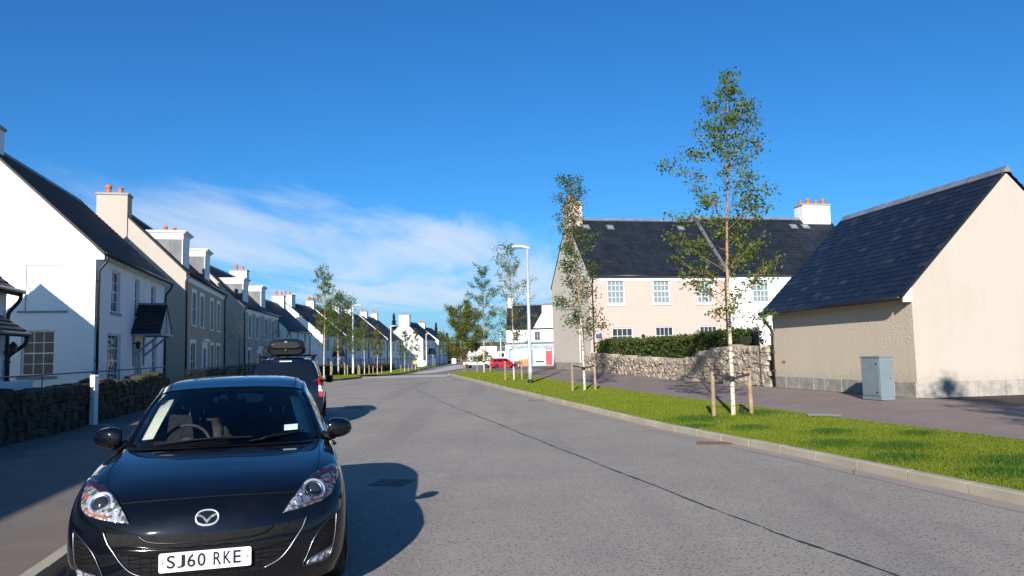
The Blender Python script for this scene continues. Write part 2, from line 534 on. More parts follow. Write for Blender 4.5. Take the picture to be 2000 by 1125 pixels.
M['castiron'] = mottled('cast_iron', (0.05, 0.045, 0.042), (0.03, 0.028, 0.027), 12, 0.6, 60, 0.4, 0.004, kind='Position')
M['pane'] = pane_mat('window_glass')
M['panecurtain'] = pane_mat('curtained_glass', (0.2040, 0.2448, 0.2516), 1.2, 0.05)
M['panebrown'] = pane_mat('blind_glass', (0.0500, 0.0450, 0.0375), 1.2, 0.05)
M['steel'] = mottled('galvanised_steel', (0.62, 0.64, 0.66), (0.54, 0.56, 0.58), 3, 0.45, 30, 0.05, 0.002, metal=0.45)
M['lampwhite'] = plain('lamp_casing', (0.72, 0.74, 0.75), 0.4)
M['cab'] = mottled('cabinet_paint', (0.1809, 0.2271, 0.2426), (0.1617, 0.2041, 0.2194), 3, 0.45, 200, 0.05, 0.001)
M['timber'] = mottled('stake_timber', (0.3740, 0.2848, 0.1785), (0.2550, 0.1870, 0.1148), 5, 0.85, 25, 0.4, 0.006)
M['rubber'] = plain('black_rubber', (0.012, 0.012, 0.012), 0.75)
M['plinth'] = mottled('granite_block', (0.4080, 0.3740, 0.3264), (0.2856, 0.2618, 0.2312), 4, 0.9, 28, 0.9, 0.03, kind='Position')
M['stone'] = random_tint('fieldstone', [(0.2281, 0.1867, 0.1244), (0.4770, 0.4044, 0.2904), (0.3215, 0.2852, 0.2281), (0.6222, 0.5392, 0.4148), (0.4355, 0.3215, 0.2385), (0.2800, 0.2644, 0.2178)])
M['stonedark'] = random_tint('shade_toned_fieldstone', [(0.040, 0.033, 0.022), (0.075, 0.060, 0.038), (0.055, 0.052, 0.038), (0.10, 0.08, 0.05)])  # darker fieldstone copy: the left wall's deep shade is put into the colour
M['core'] = plain('wall_core', (0.022, 0.018, 0.014), 0.95)
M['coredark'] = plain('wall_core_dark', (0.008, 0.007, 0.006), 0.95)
M['slates'] = random_tint('garage_slate', [(0.007, 0.009, 0.017), (0.013, 0.017, 0.028), (0.009, 0.012, 0.020), (0.011, 0.014, 0.024), (0.018, 0.022, 0.033), (0.008, 0.010, 0.018), (0.036, 0.042, 0.054)], 0.45, 6, 40, 0.3, 0.006, 0.4)
# ------------------------------------------------------------------ lie of the land
ZR = [(-60, 0), (16, 0), (27, .20), (38, .30), (50, .33), (60, .22), (78, -.18), (95, -.44), (115, -.32), (140, -.2), (160, 0.0), (200, 1.0), (300, 4.2), (420, 6.6), (700, 8.0), (3000, 9.0)]
KR = [(-60, 20.6), (-15, 10.2), (7.77, 5.02), (12, 4.1), (17.45, 2.72), (22.7, 1.42), (29.1, -.09), (36.7, -1.56), (44, -2.9), (50, -3.95), (56, -4.75)]
KL = [(-60, 11.6), (6.24, -3.57), (44, -12.2), (60, -15.5)]
PZ = [(-60, .25), (11, .33), (18, .40), (25, .40), (32.6, .46), (44, .66), (64, .62)]
WLX = [(-60, 3.5), (7, -8.05), (14, -9.25), (24, -10.98), (60, -18.0)]
def zr(y): return interp(ZR, y)
def krx(y): return interp(KR, y)
def klx(y): return interp(KL, y)
def ground_z(x, y):
    """height of the finished ground"""
    k = krx(min(y, 56.0))
    z = zr(y)
    if y < 64 and x > k:
        t = x - k
        zp = interp(PZ, y)
        a = z + .11
        if t < 7: z = a + (zp - a) * t / 7
        else: z = zp
    elif y < 64 and x < klx(y):
        z = z + .10 + min(klx(y) - x, 6) * .02
    elif y >= 64:
        z = z + .02
    return z

def frange(a, b, s):
    n = max(1, int(round((b - a) / s)))
    return [a + (b - a) * i / n for i in range(n + 1)]
YS = frange(-30, 0, 6)[:-1] + frange(0, 64, 1.0)
def strip(name, ys, fl, fr, mat, nx=4, dz=0.0, label=None):
    P = []
    for y in ys:
        a, b = fl(y), fr(y)
        P.append([(a + (b - a) * i / nx, y, 0) for i in range(nx + 1)])
    P = [[(x, y, ground_z(x, y) + dz) if dz != 'road' else (x, y, zr(y)) for x, y, _ in row] for row in P]
    mb = MB(); mb.grid(P)
    o = mb.build(name, mat, smooth=True)
    return tag(o, kind='structure')

# broad terrain, a little below everything laid on it
mb = MB()
xs = sorted(set(frange(-1500, -60, 180) + frange(-60, 60, 5) + frange(60, 1500, 180)))
ys = sorted(set(frange(-60, 70, 5) + frange(70, 420, 14) + frange(420, 3000, 200)))
P = []
for y in ys:
    row = []
    for x in xs:
        zz = zr(y) - .06
        if y > 150:
            zz += (y - 150) * .006 * (1 + .6 * math.sin(x * .012 + 1.0)) if y < 420 else 270 * .006 * (1 + .6 * math.sin(x * .012 + 1.0)) + .004 * (y - 420)
        if x < -24: zz += min((-24 - x), 60) * .01
        row.append((x, y, zz))
    P.append(row)
mb.grid(P)
tag(mb.build('terrain', M['field'], smooth=True), kind='structure')

road = strip('road', YS, lambda y: klx(y), lambda y: krx(y), M['road'], 12, 'road')
# kerbside channel of smooth asphalt
mb = MB()
mb.grid([[(krx(y) - .30, y, zr(y) + .004), (krx(y), y, zr(y) + .004)] for y in frange(-10, 55, 1.0)])
tag(mb.build('road_channel', M['channel'], smooth=True), kind='structure')
# parking lane joint and the bitumen-sealed long joint of the carriageway
def wavy_line(name, pts, w0, mat, seed, dz=.004, gaps=False):
    rnd = random.Random(seed)
    mb = MB(); L = []; Rr = []
    for i in range(len(pts) - 1):
        a = Vector((*pts[i], 0)); b = Vector((*pts[i + 1], 0))
        n = max(2, int((b - a).length / .09))
        d = (b - a).normalized(); s = Vector((d.y, -d.x, 0))
        for k in range(n):
            p = a + (b - a) * k / n
            off = .012 * math.sin(k * .21 + i) + rnd.uniform(-.004, .004)
            w = w0 * rnd.uniform(.55, 1.25) * (.7 + .5 * math.sin(p.y * 1.7) ** 2)
            if gaps and rnd.random() < .08: w *= .25
            c = p + s * off
            L.append(tuple(c - s * w) ); Rr.append(tuple(c + s * w))
    P = [[(a[0], a[1], zr(a[1]) + dz), (b[0], b[1], zr(b[1]) + dz)] for a, b in zip(L, Rr)]
    mb.grid(P)
    return tag(mb.build(name, mat), kind='structure')
wavy_line('road_joint', [(2.95, 4.4), (2.64, 5.54), (2.23, 7.0), (1.51, 9.99), (-.07, 16.73), (-2.19, 24.2)], .017, M['seal'], 3, gaps=True)
wavy_line('faint_road_joint', [(-2.19, 24.2), (-4.2, 33)], .010, M['seal'], 4, gaps=True)
M['seam'] = plain('lane_seam', (0.33, 0.29, 0.24), 0.9)
wavy_line('parking_lane_seam', [(-.45, 4.6), (-.69, 5.8), (-1.2, 7.68), (-2.61, 13.6), (-4.63, 22.0), (-8.2, 37)], .010, M['seam'], 5, gaps=True)
for yy, x0, x1 in ((39.2, -8.6, -7.2), (38.0, -6.4, -4.2), (27.2, -6.2, -5.2)):
    mb = MB(); mb.grid([[(x, yy - .05, zr(yy) + .004), (x, yy + .05, zr(yy) + .004)] for x in frange(x0, x1, .3)], flip=True)
    tag(mb.build('road_patch_joint', M['seal']), kind='structure')

VERGE = 3.15
# far junction: raised table of pale paving, then the wider tarmac beyond
mb = MB(); mb.grid([[(x, y, zr(y) + .012) for x in (-10.6, -8.5, -6.2, -4.3 if y < 56 else -3.6)] for y in frange(48.6, 62, 1.2)])
tag(mb.build('paved_crossing', M['pale'], smooth=True), kind='structure')
def far_left(y): return interp([(62, -12.0), (80, -13.2), (100, -14.0), (150, -14.4)], y)
mb = MB(); mb.grid([[(x, y, zr(y) - .004) for x in frange(far_left(max(y, 62)) - .2, 30, 4)] for y in frange(59, 150, 3)])
tag(mb.build('far_road', M['fartar'], smooth=True), kind='structure')
mb = MB(); mb.grid([[(x + (y - 150) * .045, y, zr(y) + .35 * (y - 150) / 30) for x in (-14, -11, -8, -5)] for y in frange(150, 270, 8)])
tag(mb.build('far_lane', M['fartar'], smooth=True), kind='structure')
mb = MB(); mb.grid([[(x, y, zr(y) + .03) for x in (-14.2 + (y - 62) * .03, -13.0 + (y - 62) * .085)] for y in frange(92, 150, 4)])
tag(mb.build('pale_footway', M['pale'], smooth=True), kind='structure')

# right: grass verge, asphalt footpath, concrete edging, driveway
def verge_r(y): return krx(min(y, 56)) + .13
def path_l(y): return krx(min(y, 56)) + VERGE
def path_r(y): return interp([(-60, 27), (7.77, 12.0), (18.08, 9.45), (24.7, 8.28), (44, 4.1), (52, 2.4), (64, 0.6)], y)
verge = strip('grass_verge', YS[:-1] + [63.4], verge_r, lambda y: path_l(y), M['lawn'], 6, -.012)
path = strip('footpath', YS[:-3] + [61.5], lambda y: path_l(y), lambda y: path_r(y) - .0, M['path'], 5, -.004)
mb = MB()
P = []
for y in frange(-10, 50, .9):
    x = path_r(y)
    P.append([(x - .06, y, ground_z(x, y) + .004), (x + .05, y, ground_z(x, y) + .004)])
mb.grid(P)
tag(mb.build('footpath_edging', M['edging']), kind='structure')
drv = strip('driveway', frange(-20, 27, 2), lambda y: path_r(y) + .05, lambda y: path_r(y) + 16, M['drive'], 4, -.01)
lawn = strip('far_lawn', frange(52, 66, 1), lambda y: path_r(y) + .1 if y < 60 else -3.2, lambda y: 24, M['lawn'], 6, .0)
# lawn between the junction and the shop square
mb = MB(); mb.grid([[(x, y, zr(y) + .02) for x in (2.0, 8, 16, 26)] for y in frange(66, 104, 4)])
tag(mb.build('green', M['lawn'], smooth=True), kind='structure')

# left: pavement, garden ground, far verge
strip('pavement', YS[:-16], lambda y: interp(WLX, y), lambda y: klx(y) - .125, M['pave'], 5, -.002)
strip('garden_ground', frange(-30, 48, 3), lambda y: interp(WLX, y) - 14, lambda y: interp(WLX, y), M['lawn'], 5, -.01)
FLV = [(44.2, -12.1), (44.7, -11.2), (46.5, -10.35), (49.4, -9.85), (51.5, -10.3), (56, -11.6), (62, -12.3), (80, -13.2), (100, -14.0), (130, -14.3), (150, -14.3)]
mb = MB(); P = []
for y in [44.2, 44.7, 45.5] + frange(46.5, 150, 2.6):
    x1 = interp(FLV, y); x0 = -17.2 if y > 60 else -17.2 + (60 - y) * .12
    P.append([(x0 + (x1 - x0) * i / 4, y, zr(y) + .10) for i in range(5)])
mb.grid(P)
tag(mb.build('far_grass_verge', M['lawn'], smooth=True), kind='structure')
mb = MB(); mb.grid([[(x, y, zr(y) + .09) for x in (-19.4, -18.2, -17.2)] for y in frange(52, 150, 4)])
tag(mb.build('far_pavement', M['pave'], smooth=True), kind='structure')
mb = MB(); mb.grid([[(x, y, zr(y) + .06) for x in (-27, -23, -19.4)] for y in frange(50, 150, 4)])
tag(mb.build('far_garden_ground', M['soil'], smooth=True), kind='structure')

# kerbs: one object per kerb stone
def kerb_line(name, pts, z_of, side, mat, step=.915, w=.125, h=.115, up=True):
    """pts: polyline of the road-side face; side=+1: stone lies to the right of travel"""
    root = empty(name); tag(root, kind='structure')
    rnd = random.Random(len(pts) * 7 + int(pts[0][0] * 10))
    mb = MB()
    b = .014
    s = [(0, -.06), (0, h - b), (b, h), (w, h), (w, -.06)]
    half = step / 2 - .008
    a = [(-half, y * side, z) for y, z in s]; c = [(half, y * side, z) for y, z in s]
    n = len(s)
    fs = [(i, (i + 1) % n, n + (i + 1) % n, n + i) for i in range(n)]
    fs = [tuple(reversed(f)) for f in fs] if side > 0 else fs
    fs += [tuple(range(n)) if side > 0 else tuple(reversed(range(n))), tuple(reversed(range(n, 2 * n))) if side > 0 else tuple(range(n, 2 * n))]
    mb.add(a + c, fs)
    me = mb.mesh('kerb_stone'); me.materials.append(mat)
    P = [Vector((p[0], p[1], 0)) for p in pts]
    i = 0; d0 = 0.0
    seg = [(P[k + 1] - P[k]).length for k in range(len(P) - 1)]
    tot = sum(seg); s_ = step / 2
    while s_ < tot:
        acc = 0
        for k, L in enumerate(seg):
            if acc + L >= s_:
                t = (s_ - acc) / L
                p = P[k].lerp(P[k + 1], t); d = (P[k + 1] - P[k]).normalized(); break
            acc += L
        o = new_obj('kerb_stone', me, root)
        z0, z1 = z_of(p.x - d.x * step / 2, p.y - d.y * step / 2), z_of(p.x + d.x * step / 2, p.y + d.y * step / 2)
        o.location = (p.x, p.y, (z0 + z1) / 2 + rnd.uniform(-.003, .003))
        o.rotation_euler = (0, -math.atan2(z1 - z0, step), math.atan2(d.y, d.x) + rnd.uniform(-.004, .004))
        s_ += step
    return root
ky = frange(4.0, 56, 1.0)
kerb_line('kerb', [(krx(y), y) for y in ky] + [(-4.9, 58), (-4.7, 60), (-3.9, 61.8), (-2.4, 62.8), (1, 63.4)], lambda x, y: zr(y), -1, M['kerb'])
kerb_line('near_pavement_kerb', [(klx(y), y) for y in frange(3.2, 43, 1.0)], lambda x, y: zr(y), 1, M['kerb'])
kerb_line('build_out_kerb', [(x, y) for y, x in FLV[:5]], lambda x, y: zr(y), 1, M['castiron'])

# iron covers in the road
def cover(name, x, y, sx, sy, rot, mat, label, grate=False):
    root = empty(name, (x, y, zr(y) + .002), rot)
    tag(root, label, 'drain cover')
    mb = MB(); t = .03
    mb.box(-sx, -sy, 0, sx, -sy + t, .006); mb.box(-sx, sy - t, 0, sx, sy, .006)
    mb.box(-sx, -sy + t, 0, -sx + t, sy - t, .006); mb.box(sx - t, -sy + t, 0, sx, sy - t, .006)
    mb.build('frame', mat, root)
    if grate:
        mb = MB(); mb.quad((-sx + t, -sy + t, .001), (sx - t, -sy + t, .001), (sx - t, sy - t, .001), (-sx + t, sy - t, .001)); mb.build('pit', M['core'], root)
        n = 9
        for i in range(n):
            mb = MB(); xx = -sx + t + (2 * sx - 2 * t) * (i + .5) / n
            mb.box(xx - .016, -sy + t, .001, xx + .016, sy - t, .006); mb.build('bar', mat, root)
    else:
        mb = MB(); mb.box(-sx + t + .004, -sy + t + .004, 0, -.003, sy - t - .004, .005); mb.build('lid', mat, root)
        mb = MB(); mb.box(.003, -sy + t + .004, 0, sx - t - .004, sy - t - .004, .005); mb.build('lid', mat, root)
    return root
cover('gully_grate', -1.60, 10.06, .24, .23, R(-14), M['castiron'], 'black gully grate in the shadow of the parked black car', True)
cover('iron_cover', 3.44, 13.49, .30, .24, R(-14), M['rust'], 'rusty iron cover beside the granite kerb')
cover('drain_cover', -4.85, 23.3, .30, .2, R(-12), M['rust'], 'rusty drain cover just beyond the shadow of the blue estate car')
cover('iron_hatch', 0.74, 24.6, .30, .2, R(-12), M['rust'], 'small worn iron lid by the kerb near the second birch')
# small metal plate in the footpath
mb = MB(); mb.box(-.32, -.2, 0, .32, .2, .006)
o = mb.build('inspection_cover', M['edging']); o.location = (6.35, 16.0, ground_z(6.35, 16.0)); o.rotation_euler = (0, 0, R(-14))
tag(o, 'pale inspection cover set in the footpath near the grey cabinet', 'manhole cover')
# a twig lying in the gutter
mb = MB(); mb.tube([(0, 0, .01), (.12, .03, .025), (.25, .02, .012), (.36, .06, .02)], [.006, .005, .004, .002], 5)
o = mb.build('fallen_twig', M['timber']); o.location = (4.30, 9.9, .012); o.rotation_euler = (0, 0, R(60)); tag(o, 'dry twig lying in the gutter against the granite kerb', 'twig')

# grass blades on the verge
def grass_blades(name, n, sampler, hmin, hmax, w, seed, label):
    rng = np.random.default_rng(seed)
    pts = sampler(rng, n)
    n = len(pts)
    z = np.array([ground_z(px, py) for px, py in pts]) - .015
    # lush dark tufts
    tuft = np.zeros(n)
    for cx, cy, rr in TUFTS:
        d = ((pts[:, 0] - cx) ** 2 + (pts[:, 1] - cy) ** 2) / rr ** 2
        tuft = np.maximum(tuft, np.exp(-d))
    h = rng.uniform(hmin, hmax, n) * (1 + 1.5 * tuft)
    patchy = np.sin(pts[:, 0] * 2.1 + 1.3 * np.sin(pts[:, 1] * .9)) * np.sin(pts[:, 1] * 1.3 + np.sin(pts[:, 0] * 1.7))
    lush = (rng.uniform(0, 1, n) < np.clip(tuft * 1.25, 0, .95) + .12 * (patchy > .45))
    a = rng.uniform(0, 2 * np.pi, n); lean = rng.uniform(.1, .9, n) * h
    la = rng.uniform(0, 2 * np.pi, n)
    ww = w * rng.uniform(.7, 1.3, n) * (1 + pts[:, 1] * .035)
    b = np.stack([pts[:, 0], pts[:, 1], z], 1)
    s = np.stack([np.cos(a) * ww, np.sin(a) * ww, np.zeros(n)], 1)
    tip = b + np.stack([np.cos(la) * lean, np.sin(la) * lean, h], 1)
    v = np.stack([b - s, b + s, tip], 1).reshape(-1, 3)
    f = np.arange(3 * n).reshape(-1, 3)
    return v, f, lush
TUFTS = [(4.9, 12.0, .45), (5.6, 11.4, .5), (5.1, 10.4, .4), (6.2, 9.6, .55), (5.6, 9.0, .4), (6.9, 8.6, .4), (4.4, 14.6, .4), (5.4, 13.4, .35), (3.9, 16.6, .6), (5.3, 17.0, .5), (6.5, 12.6, .3), (3.6, 15.3, .35)]
def verge_pts(y0, y1):
    def f(rng, n):
        y = rng.uniform(y0, y1, n); t = rng.uniform(0, 1, n)
        k = np.interp(y, [p[0] for p in KR], [p[1] for p in KR])
        return np.stack([k + .12 + t * (VERGE - .1), y], 1)
    return f
M['grass'] = leaf_mat('grass_blade', [(0.125, 0.205, 0.012), (0.205, 0.27, 0.017), (0.29, 0.305, 0.032), (0.16, 0.235, 0.014)], 0.42)
M['lush'] = leaf_mat('lush_grass_blade', [(0.035, 0.10, 0.010), (0.055, 0.135, 0.012), (0.08, 0.16, 0.015)], 0.35)
vv = [[], []]
for y0, y1, n, hm, hx, w, sd in ((6.5, 14, 110000, .015, .034, .0028, 1), (14, 24, 85000, .016, .036, .0036, 2), (24, 40, 50000, .022, .045, .0055, 3), (40, 62.5, 24000, .04, .08, .009, 4)):
    v, f, lush = grass_blades('g', n, verge_pts(y0, y1), hm, hx, w, sd, '')
    v = v.reshape(-1, 3, 3)
    vv[0].append(v[~lush]); vv[1].append(v[lush])
def blades(name, parts, mat):
    v = np.concatenate(parts).reshape(-1, 3)
    return tri_mesh(name, v, np.arange(len(v)).reshape(-1, 3), mat)
g = blades('grass_tufts', vv[1], M['lush']); tag(g, 'lush dark green tufts in the kerbside verge', 'grass', kind='stuff')
g = blades('grass', vv[0], M['grass'])
tag(g, 'short mown green grass on the kerbside verge', 'grass', kind='stuff')
def flv_pts(rng, n):
    y = 45 + (rng.uniform(0, 1, n) ** 1.8) * 80
    x1 = np.interp(y, [p[0] for p in FLV], [p[1] for p in FLV])
    return np.stack([x1 - rng.uniform(0, 1, n) ** 1.2 * 4.2, y], 1)
rng = np.random.default_rng(9)
pts = flv_pts(rng, 26000)
n = len(pts); z = np.interp(pts[:, 1], [p[0] for p in ZR], [p[1] for p in ZR]) + .09
h = rng.uniform(.05, .11, n); a = rng.uniform(0, 6.28, n); w = .011
b = np.stack([pts[:, 0], pts[:, 1], z], 1); s = np.stack([np.cos(a) * w, np.sin(a) * w, 0 * a], 1)
tip = b + np.stack([np.cos(a + 1) * h * .5, np.sin(a + 1) * h * .5, h], 1)
g = tri_mesh('grass', np.stack([b - s, b + s, tip], 1).reshape(-1, 3), np.arange(3 * n).reshape(-1, 3), M['grass'])
tag(g, 'mown grass under the staked trees across the junction', 'grass', kind='stuff')
# ------------------------------------------------------------------ house kit
# house frame: x along the front, y into the depth, z up; the front faces -y
def grid_wall(mb, W, Hh, ops, o, ux, uz, inn, depth=.13):
    """rectangular wall W x Hh with openings (x0, z0, x1, z1), each with reveals"""
    o, ux, uz, inn = Vector(o), Vector(ux), Vector(uz), Vector(inn)
    P = lambda a, c, d=0: tuple(o + ux * a + uz * c + inn * d)
    xs = sorted({0.0, W, *[q for p in ops for q in (p[0], p[2])]})
    zs = sorted({0.0, Hh, *[q for p in ops for q in (p[1], p[3])]})
    for i in range(len(xs) - 1):
        for k in range(len(zs) - 1):
            cx, cz = (xs[i] + xs[i + 1]) / 2, (zs[k] + zs[k + 1]) / 2
            if any(p[0] < cx < p[2] and p[1] < cz < p[3] for p in ops):
                continue
            mb.quad(P(xs[i], zs[k]), P(xs[i + 1], zs[k]), P(xs[i + 1], zs[k + 1]), P(xs[i], zs[k + 1]))
    for x0, z0, x1, z1 in ops:
        mb.quad(P(x0, z0), P(x0, z0, depth), P(x0, z1, depth), P(x0, z1))
        mb.quad(P(x1, z0), P(x1, z1), P(x1, z1, depth), P(x1, z0, depth))
        mb.quad(P(x0, z1), P(x0, z1, depth), P(x1, z1, depth), P(x1, z1))
        mb.quad(P(x0, z0), P(x1, z0), P(x1, z0, depth), P(x0, z0, depth))
def frameT(o, ux, uy):
    """matrix of a frame: ux right, uy up, third axis out of the wall"""
    ux, uy = Vector(ux).normalized(), Vector(uy).normalized()
    uz = ux.cross(uy)
    return Matrix(((ux.x, uy.x, uz.x, o[0]), (ux.y, uy.y, uz.y, o[1]), (ux.z, uy.z, uz.z, o[2]), (0, 0, 0, 1)))
def window(parent, T, w, h, nx=2, ny=4, panes=False, pane='pane', sill=True, surround=0.0, frame='wpaint', back=.10, sash=True, fw=.055, bar=.022, sillmat=None):
    """T: lower left corner of the opening in the wall plane (x right, y up, z out)"""
    z0 = -back
    mb = MB(T)
    d0, d1 = z0 - .05, z0 + .012
    e = .003
    mb.box(e, e, d0, fw, h - e, d1); mb.box(w - fw, e, d0, w - e, h - e, d1)
    mb.box(fw, e, d0, w - fw, fw * 1.25, d1); mb.box(fw, h - fw, d0, w - fw, h - e, d1)
    if sash:
        mb.box(fw, h / 2 - .022, z0 - .03, w - fw, h / 2 + .022, z0 + .008)
    for i in range(1, nx):
        x = fw + (w - 2 * fw) * i / nx
        mb.box(x - bar / 2, fw * 1.25, z0 - .02, x + bar / 2, h - fw, z0 + .004)
    for k in range(1, ny):
        if sash and abs(k / ny - .5) < .01:
            continue
        y = fw + (h - 2 * fw) * k / ny
        mb.box(fw, y - bar / 2, z0 - .021, w - fw, y + bar / 2, z0 + .003)
    o = mb.build('window', M[frame], parent)
    zp = z0 - .012
    if panes:
        for i in range(nx):
            for k in range(ny):
                mb = MB(T)
                x0, x1 = fw + (w - 2 * fw) * i / nx, fw + (w - 2 * fw) * (i + 1) / nx
                y0, y1 = fw + (h - 2 * fw) * k / ny, fw + (h - 2 * fw) * (k + 1) / ny
                j = random.uniform(-.0015, .0015)
                mb.quad((x0, y0, zp + j), (x1, y0, zp - j), (x1, y1, zp - j), (x0, y1, zp + j))
                mb.build('pane', M[pane], o)
    else:
        mb = MB(T); mb.quad((fw, fw, zp), (w - fw, fw, zp), (w - fw, h - fw, zp), (fw, h - fw, zp)); mb.build('pane', M[pane], o)
    if sill:
        mb = MB(T); mb.box(-.08, -.09, -back + .014, w + .08, -.002, .06); mb.build('sill', M[sillmat or frame], o)
    if surround:
        s = surround; mb = MB(T); q = .018
        mb.box(-s, .0, .002, -.002, h + s, q); mb.box(w + .002, .0, .002, w + s, h + s, q); mb.box(-.002, h + .002, .002, w + .002, h + s, q)
        mb.build('surround', M['wpaint'], o)
    return o
def slope(mb, a, b, c, d, course=.2, lift=.026):
    """stepped slate courses on the slope a-b (eave) to d-c (ridge); uv in metres"""
    a, b, c, d = map(Vector, (a, b, c, d))
    L = ((d - a).length + (c - b).length) / 2
    nrm = (b - a).cross(d - a).normalized()
    n = max(1, int(round(L / course)))
    wa = (b - a).length
    for i in range(n):
        t0, t1 = i / n, (i + 1) / n
        p0, p1, p2, p3 = a.lerp(d, t0), b.lerp(c, t0), b.lerp(c, t1), a.lerp(d, t1)
        up0, up1 = nrm * lift, nrm * .003
        v0, v1 = t0 * L, t1 * L
        mb.quad(tuple(p0 + up0), tuple(p1 + up0), tuple(p2 + up1), tuple(p3 + up1), [(0, v0), (wa, v0), (wa, v1), (0, v1)])
        mb.quad(tuple(p0), tuple(p1), tuple(p1 + up0), tuple(p0 + up0), [(0, v0), (wa, v0), (wa, v0 + .012), (0, v0 + .012)])
def gable_roof(parent, L, D, Ze, Zr, mat, oe=.22, og=.06, x0=0.0, th=.10, ridge='zinc', name='roof', skew=()):
    """two stepped slopes over plan [x0, x0+L] x [0, D]"""
    mb = MB()
    k = (Zr - Ze) / (D / 2)
    ya, za = -oe, Ze - k * oe
    xa, xb = x0 - og, x0 + L + og
    t = th
    slope(mb, (xa, ya, za + t), (xb, ya, za + t), (xb, D / 2, Zr + t), (xa, D / 2, Zr + t))
    slope(mb, (xb, D + oe, za + t), (xa, D + oe, za + t), (xa, D / 2, Zr + t), (xb, D / 2, Zr + t))
    # underside, verges and eave fascia
    for x in (xa, xb):
        s = 1 if x == xb else -1
        pts = [(x, ya, za), (x, D / 2, Zr), (x, D / 2, Zr + t + .004), (x, ya, za + t + .01)]
        mb.poly(pts if s > 0 else list(reversed(pts)))
        pts = [(x, D + oe, za), (x, D / 2, Zr), (x, D / 2, Zr + t + .004), (x, D + oe, za + t + .01)]
        mb.poly(list(reversed(pts)) if s > 0 else pts)
    mb.quad((xa, ya, za), (xa, D / 2, Zr), (xb, D / 2, Zr), (xb, ya, za))
    mb.quad((xb, D + oe, za), (xb, D / 2, Zr), (xa, D / 2, Zr), (xa, D + oe, za))
    mb.quad((xa, ya, za), (xb, ya, za), (xb, ya, za + t + .002), (xa, ya, za + t + .002))
    mb.quad((xb, D + oe, za), (xa, D + oe, za), (xa, D + oe, za + t + .002), (xb, D + oe, za + t + .002))
    r = mb.build(name, M[mat], parent)
    mb = MB()
    w, hh = .16, .02
    zz = Zr + t
    mb.add([(xa, D / 2 - w, zz - w * k + .03), (xa, D / 2, zz + .05), (xa, D / 2 + w, zz - w * k + .03), (xb, D / 2 - w, zz - w * k + .03), (xb, D / 2, zz + .05), (xb, D / 2 + w, zz - w * k + .03),
            (xa, D / 2 - w, zz - w * k - .0), (xb, D / 2 - w, zz - w * k - .0), (xa, D / 2 + w, zz - w * k - .0), (xb, D / 2 + w, zz - w * k - .0)],
           [(0, 3, 4, 1), (1, 4, 5, 2), (6, 7, 3, 0), (9, 8, 2, 5), (0, 1, 2), (5, 4, 3)])
    mb.build('ridge', M[ridge], r)
    for xs in skew:     # raised stone copings running up the slope
        mb = MB(); w = .14; u = .12
        for (y0, y1, sg) in ((ya, D / 2, 1), (D + oe, D / 2, -1)):
            z0, z1 = za + t, Zr + t
            mb.add([(xs - w, y0, z0 - .05), (xs + w, y0, z0 - .05), (xs + w, y1, z1 - .05), (xs - w, y1, z1 - .05),
                    (xs - w, y0, z0 + u), (xs + w, y0, z0 + u), (xs + w, y1, z1 + u), (xs - w, y1, z1 + u)],
                   [(3, 2, 1, 0), (4, 5, 6, 7), (0, 1, 5, 4), (1, 2, 6, 5), (2, 3, 7, 6), (3, 0, 4, 7)])
        mb.build('skew', M['wpaint'], r)
    return r
def chimney(parent, x, y, z0, z1, wx, wy, mat, pots=2, along='y', cope='edging', domed=True, pot_h=.42):
    mb = MB(); mb.box(x - wx / 2, y - wy / 2, z0, x + wx / 2, y + wy / 2, z1)
    c = mb.build('chimney', M[mat], parent)
    mb = MB(); mb.box(x - wx / 2 - .05, y - wy / 2 - .05, z1, x + wx / 2 + .05, y + wy / 2 + .05, z1 + .10); mb.build('cope', M[cope], c)
    for i in range(pots):
        t = (i - (pots - 1) / 2) * .55
        px, py = (x, y + t) if along == 'y' else (x + t, y)
        r = .13
        mb = MB()
        prof = [(r * 1.1, z1 + .10), (r * 1.1, z1 + .14), (r, z1 + .16), (r * .88, z1 + pot_h), (r * 1.08, z1 + pot_h + .01), (r * 1.08, z1 + pot_h + .06)]
        if domed and i % 2 == 1:
            prof += [(r * 1.25, z1 + pot_h + .07), (r * 1.2, z1 + pot_h + .12), (r * .8, z1 + pot_h + .2), (r * .2, z1 + pot_h + .235)]
        else:
            prof += [(r * .8, z1 + pot_h + .06), (r * .75, z1 + pot_h - .02)]
        mb.lathe(prof, 12, (px, py, 0))
        mb.build('chimney_pot', M['terracotta'], c, smooth=False)
    return c
def gutter(parent, x0, x1, y, z, r=.06):
    mb = MB(); mb.tube([(x0, y, z), (x1, y, z)], r, 8); return mb.build('gutter', M['pipe'], parent, smooth=True)
def downpipe(parent, pts, r=.04, brackets=True):
    mb = MB()
    # round off the bends
    P = [Vector(p) for p in pts]; Q = [P[0]]
    for i in range(1, len(P) - 1):
        a, b, c = P[i - 1], P[i], P[i + 1]
        e = min(.09, (b - a).length * .45, (c - b).length * .45)
        p0, p1 = b + (a - b).normalized() * e, b + (c - b).normalized() * e
        for k in range(5):
            t = k / 4
            Q.append(p0 * (1 - t) ** 2 + b * 2 * t * (1 - t) + p1 * t * t)
    Q.append(P[-1])
    mb.tube(Q, r, 8)
    o = mb.build('downpipe', M['pipe'], parent, smooth=True)
    if brackets:
        a, b = P[-2], P[-1]
        for t in (.08, .36, .66, .93):
            p = a.lerp(b, t); mb = MB(); mb.tube([p + Vector((0, 0, -.03)), p + Vector((0, 0, .03))], r * 1.45, 8); mb.build('bracket', M['pipe'], o)
    return o
